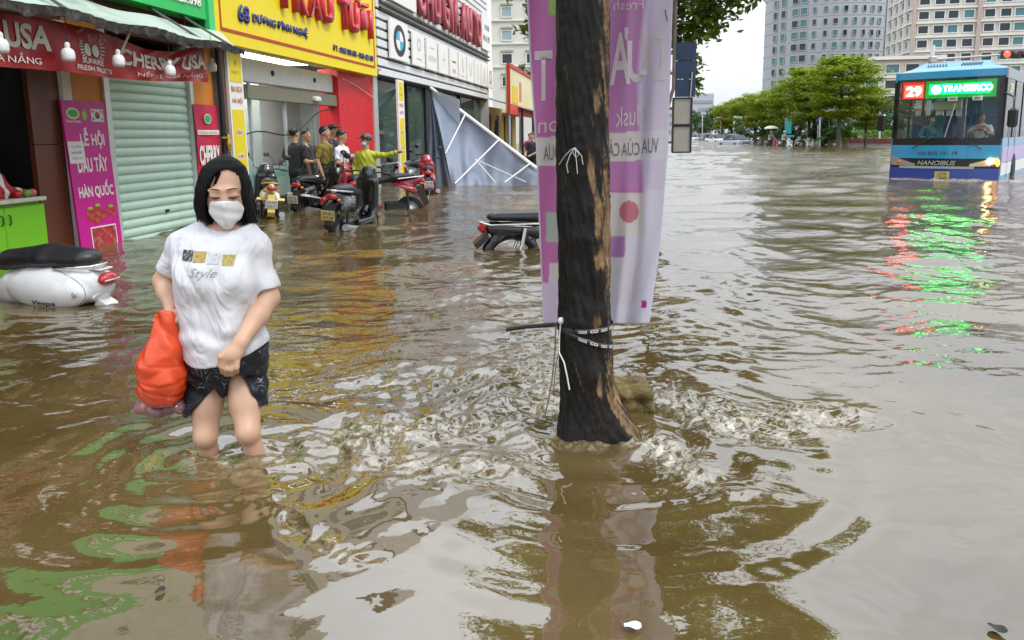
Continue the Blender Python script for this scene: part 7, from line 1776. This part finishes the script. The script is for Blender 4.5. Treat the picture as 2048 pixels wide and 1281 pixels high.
# ================================================================== the dark street tree in the foreground
TY = 3.08
def trunk_material():
    m = bpy.data.materials.new('trunk_bark'); m.use_nodes = True; nt = m.node_tree; N, L = nt.nodes.new, nt.links.new; b = nt.nodes['Principled BSDF']
    tc = N('ShaderNodeTexCoord'); at_ = N('ShaderNodeAttribute'); at_.attribute_name = 'peel'
    mp = N('ShaderNodeMapping'); mp.inputs['Scale'].default_value = (1, 1, .62); L(tc.outputs['Object'], mp.inputs[0])
    n1 = N('ShaderNodeTexNoise'); n1.inputs['Scale'].default_value = 30; n1.inputs['Detail'].default_value = 8; n1.inputs['Roughness'].default_value = .7; L(mp.outputs[0], n1.inputs['Vector'])
    d = N('ShaderNodeValToRGB'); d.color_ramp.elements[0].position = .35; d.color_ramp.elements[0].color = (.0022, .002, .0018, 1); d.color_ramp.elements[1].position = .78; d.color_ramp.elements[1].color = (.020, .0165, .014, 1); L(n1.outputs[0], d.inputs[0])
    p = N('ShaderNodeValToRGB'); p.color_ramp.elements[0].position = .30; p.color_ramp.elements[0].color = (.055, .026, .012, 1); p.color_ramp.elements[1].position = .70; p.color_ramp.elements[1].color = (.36, .235, .12, 1); L(n1.outputs[0], p.inputs[0])
    mx = N('ShaderNodeMix'); mx.data_type = 'RGBA'; L(at_.outputs['Fac'], mx.inputs[0]); L(d.outputs[0], mx.inputs[6]); L(p.outputs[0], mx.inputs[7]); L(mx.outputs[2], b.inputs['Base Color'])
    b.inputs['Roughness'].default_value = .52; sock(b, 'Specular IOR Level', .22)
    bp_ = N('ShaderNodeBump'); bp_.inputs['Strength'].default_value = .8; bp_.inputs['Distance'].default_value = .008; L(n1.outputs[0], bp_.inputs['Height']); L(bp_.outputs[0], b.inputs['Normal'])
    MATS['trunk_bark'] = m; return m
trunk_material()
tb = P(1178, 862, TY)
tree = thing('street_tree', 'thick dark trunked tree with peeling tan bark standing in the flood', 'tree', (tb.x, TY, GROUND))
def build_trunk():
    na, nz_ = 150, 620
    v_px = [-700, -300, 0, 200, 400, 650, 760, 800, 830, 862, 900]
    cxp = [1163, 1163, 1165, 1166, 1168, 1170, 1174, 1176, 1177, 1178, 1179]
    zs = np.array([P(1168, v, TY).z for v in v_px]); cx = np.array([P(c, v, TY).x for c, v in zip(cxp, v_px)]) - tb.x
    rr = np.array([.100, .104, .107, .107, .108, .110, .114, .120, .128, .140, .155])
    zz = np.linspace(GROUND - .05, P(1168, -640, TY).z, nz_)
    o = np.argsort(zs); C_ = np.interp(zz, zs[o], cx[o]); Rr = np.interp(zz, zs[o], rr[o])
    A = np.linspace(0, 2 * math.pi, na, endpoint=False)
    a, Z = np.meshgrid(A, zz); 
    # a = 0 is +x (right), a = -90 deg faces the camera
    per = lambda k, ph, kz: np.sin(k * a + ph + kz * Z + 1.3 * np.sin(2 * a + 3.1 * Z + ph))
    n = .0030 * per(3, 1, 4) + .0026 * np.sin(4 * a + 17 * Z + 3 * np.sin(7 * Z + 3 * a)) * np.sin(7 * a - 13 * Z + 2 * np.sin(5 * Z)) + .0016 * np.sin(11 * a + 41 * Z + 4 * np.sin(9 * Z - 4 * a)) * np.sin(5 * a - 23 * Z + 3 * np.sin(3 * a + 17 * Z)) + .0012 * per(7, 2, 9) + .0010 * per(13, .4, 17) + .0008 * per(23, 3, 31) + .0008 * np.sin(19 * a + 8 * np.sin(Z * 3) + 55 * Z)
    knots = ((-1.75, .86, .05, .016), (-1.2, .98, .055, .012), (-1.4, .27, .06, .014), (-1.05, .62, .05, -.012), (-2.0, .5, .04, .010))
    for ka, kz, kr, kh in knots: n += kh * np.exp(-(((a - (ka % (2 * math.pi))) * .108) ** 2 + (Z - kz) ** 2) / kr ** 2)
    # peeling: mostly the right-hand face, ragged strips, and islands in the dark bark
    da = np.angle(np.exp(1j * (a + .42)))                  # centre of the peeled face: right, a little toward the camera
    noise = .45 * np.sin(31 * a + 63 * Z + 3 * np.sin(13 * Z + 5 * a)) + .30 * np.sin(57 * a - 97 * Z + 2 * np.sin(29 * Z)) + .45 * per(5, 2.2, 11) + .45 * per(9, .3, 23) + .40 * np.sin(17 * a + 29 * Z + 2 * np.sin(9 * Z)) + .3 * np.sin(41 * Z + 6 * np.sin(3 * a))
    pe = 1.22 - (np.abs(da) / .44) ** 2 + .95 * noise + .45 * np.sin(7.3 * Z + 1.1) - .12 - 1.6 * np.clip((.16 - Z) / .15, 0, 1)
    for ka, kz, ra, rz_, s_ in ((-1.15, .935, .16, .085, 2.2), (-1.1, 1.40, .22, .06, 2.0), (-1.35, 1.12, .14, .07, 2.2), (-1.25, .215, .14, .055, 1.9), (-1.0, .77, .3, .05, 2.0), (-.95, 1.83, .3, .06, 2.0), (-1.2, .50, .12, .04, 1.6)):
        pe = np.maximum(pe, s_ * np.exp(-((np.angle(np.exp(1j * (a - ka)))) / ra) ** 2 - ((Z - kz) / rz_) ** 2) + .45 * noise - .15)
    peel = 1 / (1 + np.exp(-(pe - .75) * 9))
    n = n - .0055 * peel + .0035 * np.exp(-((pe - .75) / .25) ** 2)
    rad = Rr[:, None] + n
    # root flare reaching right and forward below
    fl = np.clip((.24 - Z) / .36, 0, 1.8) ** 1.5
    rad = rad + fl * (.16 * np.exp(-(np.angle(np.exp(1j * (a + .40))) / .45) ** 2) + .05 * np.exp(-(np.angle(np.exp(1j * (a - 2.2))) / .5) ** 2) + .05 * np.exp(-(np.angle(np.exp(1j * (a + 2.3))) / .4) ** 2))
    X = C_[:, None] + rad * np.cos(a); Y = rad * np.sin(a)
    vts = np.stack([X, Y, Z - GROUND], -1).reshape(-1, 3)
    i = np.arange(nz_ - 1)[:, None] * na + np.arange(na)[None, :]; j = np.arange(nz_ - 1)[:, None] * na + (np.arange(na)[None, :] + 1) % na
    fcs = np.stack([i, j, j + na, i + na], -1).reshape(-1, 4)
    me = mesh_np(vts, fcs); at_ = me.attributes.new('peel', 'FLOAT', 'POINT'); at_.data.foreach_set('value', peel.reshape(-1).astype(np.float32))
    obj('trunk', me, MATS['trunk_bark'], tree)
build_trunk()
# crown overhead: out of the picture but mirrored in the water
def fore_crown():
    g = np.random.RandomState(12); top = Vector((-.02, 0, 3.15 - GROUND)); lb = MB(); P_, N_ = [], []
    cl = [(-.5, .3, 3.3, .55), (.6, .2, 3.2, .6), (1.15, .5, 3.0, .5), (.1, -.6, 3.5, .6), (-1.1, .6, 3.5, .55), (1.5, -.2, 3.5, .6), (.5, 1.2, 3.4, .7), (-.4, 1.4, 3.6, .6), (.3, .2, 4.3, .9), (-.9, -.4, 4.1, .7), (1.1, .9, 4.2, .8), (.2, 1.3, 4.6, .8), (1.0, -.9, 4.0, .6), (0, 0, 5.1, .8)]
    for k, (x, y, z, r_) in enumerate(cl):
        c = np.array([x, y, z - GROUND]); mid = top.lerp(Vector(c), .5) + Vector((0, 0, .1))
        lb.tube([tuple(top.lerp(Vector((0, 0, top.z - .5)), (k % 4) / 4)), tuple(mid), tuple(c)], [.045, .03, .012], 7)
        for q in range(int(75 * r_ * r_ * 2.2)):
            d = g.normal(size=3); d /= np.linalg.norm(d); tip = c + d * r_ * g.uniform(.5, 1); root = c + d * r_ * .1
            for j in range(11):
                s_ = g.uniform(.2, 1.05); P_.append(root + (tip - root) * s_ + g.normal(0, .06, 3)); N_.append(d * .3 + g.normal(0, .5, 3) + np.array([0, 0, .8]))
    lb.build('limbs', MATS['trunk_bark'], tree); obj('crown', leaf_mesh(np.array(P_), np.array(N_), .13, .5, 5, .2), lm_s, tree)
fore_crown()

# ---- advertising banner behind the trunk, seen from its back
BY = 3.34
def ban(u, v):
    """picture-plane position on the banner cloth"""
    t_ = (v + 250) / 900.0
    l = np.interp(v, [-250, 0, 130, 300, 400, 650], [1046, 1054, 1060, 1072, 1076, 1086]); r = np.interp(v, [-250, 0, 300, 480, 648], [1352, 1346, 1336, 1322, 1299])
    a = (u - l) / (r - l)
    dy = .018 * math.sin(a * 9 + v * .004) + .010 * math.sin(a * 23 + v * .013) + .03 * math.exp(-((a - .80) / .05) ** 2) - .02 * math.exp(-((a - .70) / .06) ** 2) + .035 * max(0, a - .82) * 5 * (.5 + .5 * math.sin(v * .006))
    return P(u, v, BY + dy), a
bo = P(1190, 640, BY)
bn = thing('advert_banner', 'pink and white fabric banner with mirrored lettering tied behind the dark trunk', 'banner', (bo.x, BY, bo.z))
bofs = Vector((bo.x, BY, bo.z))
def build_banner():
    nu, nv = 130, 300; V, Cc = [], []
    pink = np.array((.62, .22, .50)); lil = np.array((.54, .30, .56)); wht = np.array((.74, .72, .82)); pale = np.array((.70, .67, .66))
    for j in range(nv + 1):
        v = 648 + (-250 - 648) * j / nv
        l = np.interp(v, [-250, 0, 130, 300, 400, 650], [1046, 1054, 1060, 1072, 1076, 1086]); r = np.interp(v, [-250, 0, 300, 480, 648], [1352, 1346, 1336, 1322, 1299])
        for i in range(nu + 1):
            u = l + (r - l) * i / nu; a = i / nu
            V.append(tuple(ban(u, v)[0] - bofs))
            c = pink * (1 - a) + lil * a if v < 380 else (pink * .9 + lil * .1)
            s_ = (u - 1200) * -.10
            if 268 + s_ * .6 < v < 326 + s_ * .6: c = pale
            if u > 1150:
                if 386 < v < 474: c = pale
                if (u - 1258) ** 2 + (v - 424) ** 2 * .8 < 19.5 ** 2: c = np.array((.60, .22, .28))
                if 474 <= v < 516: c = lil if u < 1250 else wht * .95
                if v >= 516: c = pale * 1.02 + np.array((0, 0, .06))
                if v > 612: c = wht
            else:
                if 424 < v < 486 and u > 1092: c = np.array((.50, .54, .48))
                if v > 528 and u > 1098: c = pale
                if v > 565: c = wht * .8 + pink * .2
            if -60 < v < 30 and u < 1118 and u > 1098: c = np.array((.42, .58, .20))
            k = np.clip((a - (.80 - .05 * math.sin(v * .009))) / .03, 0, 1)
            if v < 380: k = k * (1 - .15)
            c = c * (1 - k) + wht * k
            if 602 < v < 616 and 1283 < u < 1293: c = np.array((.55, .02, .30))
            if a < .012 or a > .988: c = wht
            Cc.append((*c, 1))
    V = np.array(V); n0 = len(V)
    f = [(j * (nu + 1) + i, j * (nu + 1) + i + 1, (j + 1) * (nu + 1) + i + 1, (j + 1) * (nu + 1) + i) for j in range(nv) for i in range(nu)]
    me = mesh_np(V, np.array(f)); ca = me.color_attributes.new('print', 'FLOAT_COLOR', 'POINT'); ca.data.foreach_set('color', np.array(Cc, np.float32).ravel())
    m = bpy.data.materials.new('banner_fabric'); m.use_nodes = True; nt = m.node_tree; N, L = nt.nodes.new, nt.links.new; b = nt.nodes['Principled BSDF']; b.inputs['Roughness'].default_value = .5
    at_ = N('ShaderNodeAttribute'); at_.attribute_name = 'print'; L(at_.outputs['Color'], b.inputs['Base Color'])
    tr = N('ShaderNodeBsdfTranslucent'); L(at_.outputs['Color'], tr.inputs[0]); ms = N('ShaderNodeMixShader'); ms.inputs[0].default_value = .45
    tc = N('ShaderNodeTexCoord'); nz = N('ShaderNodeTexNoise'); nz.inputs['Scale'].default_value = 14; nz.inputs['Detail'].default_value = 4; mp = N('ShaderNodeMapping'); mp.inputs['Scale'].default_value = (1, 1, .25); L(tc.outputs['Object'], mp.inputs[0]); L(mp.outputs[0], nz.inputs['Vector'])
    bpn = N('ShaderNodeBump'); bpn.inputs['Strength'].default_value = .5; bpn.inputs['Distance'].default_value = .01; L(nz.outputs[0], bpn.inputs['Height']); L(bpn.outputs[0], b.inputs['Normal'])
    L(b.outputs[0], ms.inputs[1]); L(tr.outputs[0], ms.inputs[2]); L(ms.outputs[0], nt.nodes['Material Output'].inputs[0]); MATS['banner_fabric'] = m
    o = obj('fabric', me, m, bn); sm = o.modifiers.new('cloth', 'SOLIDIFY'); sm.thickness = .0015; sm.offset = -1
    return o
build_banner()
bt_w = mat('banner_letter_pale', (.74, .70, .70), .5, trans=.4); bt_g = mat('banner_letter_grey', (.16, .14, .16), .5, trans=.2)
def ban_text(s, u, v, w, h, m, slope=0.0, bold=.0, **k):
    me = text_mesh(s, w, h, bold=bold, **k); subdivide(me, 14)
    def fn(p):
        uu, vv = u - p.x, v - p.y + slope * (-p.x)      # printed on the far side, so it reads backwards from here
        q, a = ban(uu, vv); return q + Vector((0, -.003, 0)) - bofs
    warp(me, fn); return obj('lettering', me, m, bn)
for ch, u, v, w, h in (('D', 1312, 112, 34, 100), ('Ư', 1272, 110, 46, 112), ('A', 1240, 118, 42, 104), ('M', 1185, 130, 48, 104), ('Ậ', 1132, 128, 44, 140), ('T', 1087, 152, 36, 100)): ban_text(ch, u, v, w, h, bt_w, -.07, .02)
ban_text('Fresh', 1257, 10, 60, 20, bt_w, -.05); ban_text('Musk', 1262, 232, 62, 40, bt_w, -.10); ban_text('melon', 1130, 246, 108, 32, bt_w, -.10)
for s_, u, w, h in (('VUA', 1300, 34, 30), ('CỦA', 1261, 36, 34), ('CÁC', 1222, 34, 34), ('LOẠI', 1150, 44, 36), ('DƯA', 1103, 32, 34)): ban_text(s_, u, 298 + (1200 - u) * .06, w, h, bt_g, -.06)
ban_text('MELON', 1105, 20, 20, 24, mat('logo_lime', (.3, .5, .1), .5))
# cord hem curve and thin rod along the bottom edge
MB().tube([tuple(P(u, v, BY - .015) - bofs) for u, v in ((1012, 660), (1050, 654), (1118, 649), (1200, 648))], .010, 8).build('rod', mat('rod_black', (.012, .012, .012), .5), bn)
MB().tube([tuple(P(u, v, BY + .02) - bofs) for u, v in ((1330, 20), (1340, 70), (1336, 100), (1318, 132))], .0022, 5).build('wire', black_m, bn)
# plastic strings and printed strap round the trunk
def strap(name, lab, cat, pts, r, m, grp=None, extra=None):
    p0 = Vector(P(*pts[0])); t = thing(name, lab, cat, p0, 0, grp)
    MB().tube([tuple(Vector(P(*q)) - p0) for q in pts], r, 6).build('cord', m, t); return t, p0
str_m = mat('white_string', (.66, .65, .62), .5); str_b = mat('brown_string', (.16, .12, .09), .8)
t_, p0 = strap('string_tie', 'knotted white plastic string on the front of the trunk', 'string', [(1118, 330, 3.03), (1130, 312, 2.985), (1142, 300, 2.965), (1150, 296, 2.962)], .0018, str_m)
for pts in ([(1150, 296, 2.958), (1140, 310, 2.955), (1133, 330, 2.960), (1136, 346, 2.962)], [(1150, 296, 2.956), (1153, 326, 2.953), (1155, 348, 2.955)], [(1150, 296, 2.957), (1163, 312, 2.96), (1166, 330, 2.962)], [(1148, 298, 2.957), (1158, 308, 2.953), (1152, 316, 2.954), (1146, 306, 2.956)]):
    MB().tube([tuple(Vector(P(*q)) - p0) for q in pts], .0016, 5).build('loose_end', str_m, t_)
t_, p0 = strap('string_tie', 'long white string hanging down the left side of the trunk foot', 'string', [(1122, 642, 3.02), (1119, 672, 3.02), (1118, 705, 3.0), (1128, 725, 2.965), (1134, 752, 2.955), (1139, 780, 2.95)], .0032, str_m)
MB().sphere((0, 0, 0), (.014, .012, .016), 8, 6).build('knot', str_m, t_)
t_, p0 = strap('string_tie', 'frayed brown string trailing into the water beside the trunk', 'string', [(1112, 645, 3.06), (1110, 700, 3.05), (1104, 760, 3.04), (1096, 805, 3.03), (1088, 838, 3.03)], .0028, str_b)
MB().tube([tuple(Vector(P(*q)) - p0) for q in ((1120, 690, 3.04), (1112, 730, 3.04), (1106, 790, 3.03))], .002, 5).build('loose_end', str_b, t_)
def around(z, tilt, lab):
    t = thing('printed_strap', lab, 'strap', (tb.x, TY, 0), 0, 'black printed straps round the trunk')
    r_ = .1175; V = []; n = 60
    cx_ = P(1170, 660, TY).x - tb.x
    for i in range(n):
        a = 2 * math.pi * i / n; zz_ = z + tilt * math.cos(a)
        for q in (-.011, .011): V.append((cx_ + r_ * math.cos(a), r_ * math.sin(a), zz_ + q))
    F_ = [(2 * i, 2 * ((i + 1) % n), 2 * ((i + 1) % n) + 1, 2 * i + 1) for i in range(n)]
    o = obj('strap', mesh_np(np.array(V), np.array(F_)), mat('strap_black', (.008, .008, .008), .4), t); sm = o.modifiers.new('web', 'SOLIDIFY'); sm.thickness = .002; sm.offset = 1
    for k, (s_, a) in enumerate((('COCO', -1.75), ('CO', -1.35), ('COCO', -.95), ('COC', -.55))):
        me = subdivide(text_mesh(s_, .034, .012, bold=.03), .006)
        def fn(p, a=a): an = a + p.x / r_; return Vector((cx_ + (r_ + .0035) * math.cos(an), (r_ + .0035) * math.sin(an), z + tilt * math.cos(an) + p.y))
        warp(me, fn); obj('lettering', me, letter_w, t)
around(P(1170, 650, TY).z, .004, 'black printed strap tied level round the trunk'); around(P(1170, 672, TY).z + .005, -.042, 'black printed strap slanting down round the trunk')
# mossy block behind the trunk, floating scraps
mbk = P(1260, 770, 3.35)
blk = thing('stone_block', 'mossy stone block breaking the water behind the dark trunk', 'stone', (mbk.x, 3.36, GROUND))
f = Field((-.22, -.2, -.05), (.22, .2, .62), .010); f.rbox((0, 0, .25), (.10, .10, .285), .018, 0); f.bend(lambda x, y, z: .005 * np.sin(x * 60 + z * 40) + .004 * np.sin(z * 95 + y * 50) + .007 * np.exp(-((z - .475) / .012) ** 2))
obj('block', f.mesh(0), mat('mossy_stone', (.20, .145, .045), .85, var=.7, vscale=16, dirt=(.05, .045, .012), dirt_amt=.8, dscale=11, bump=1.0, bscale=60), blk)
for k, (u, v, s_, m_, lab) in enumerate(((1265, 1257, .022, letter_w, 'white paper scrap floating on the smooth brown water'), (320, 1186, .016, mat('leaf_litter', (.02, .025, .012), .6), 'small dark leaf floating on the green reflections'), (1995, 1262, .022, mat('leaf_litter', (.02, .025, .012), .6), 'dark twig scrap floating on the pale sky reflection'), (860, 945, .010, mat('leaf_litter', (.02, .025, .012), .6), 'tiny dark leaf in the wake right of the woman'), (290, 580, .03, mat('leaf_litter', (.02, .025, .012), .6), 'dark leaf drifting left of the woman near the shutter'))):
    q = W(u, v); t = MB().sheet(lambda a, b: ((a - .5) * s_ * 2, (b - .5) * s_ * 1.3 * math.sin(math.pi * (.15 + .7 * a)), .006 + .004 * math.sin(a * 6) * math.cos(b * 4)), 6, 4, .001).build('floating_scrap', m_, None, loc=(q.x, q.y, .004), rot=(0, 0, k * 1.1)); tag(t, lab, 'litter', 'scraps floating on the water')
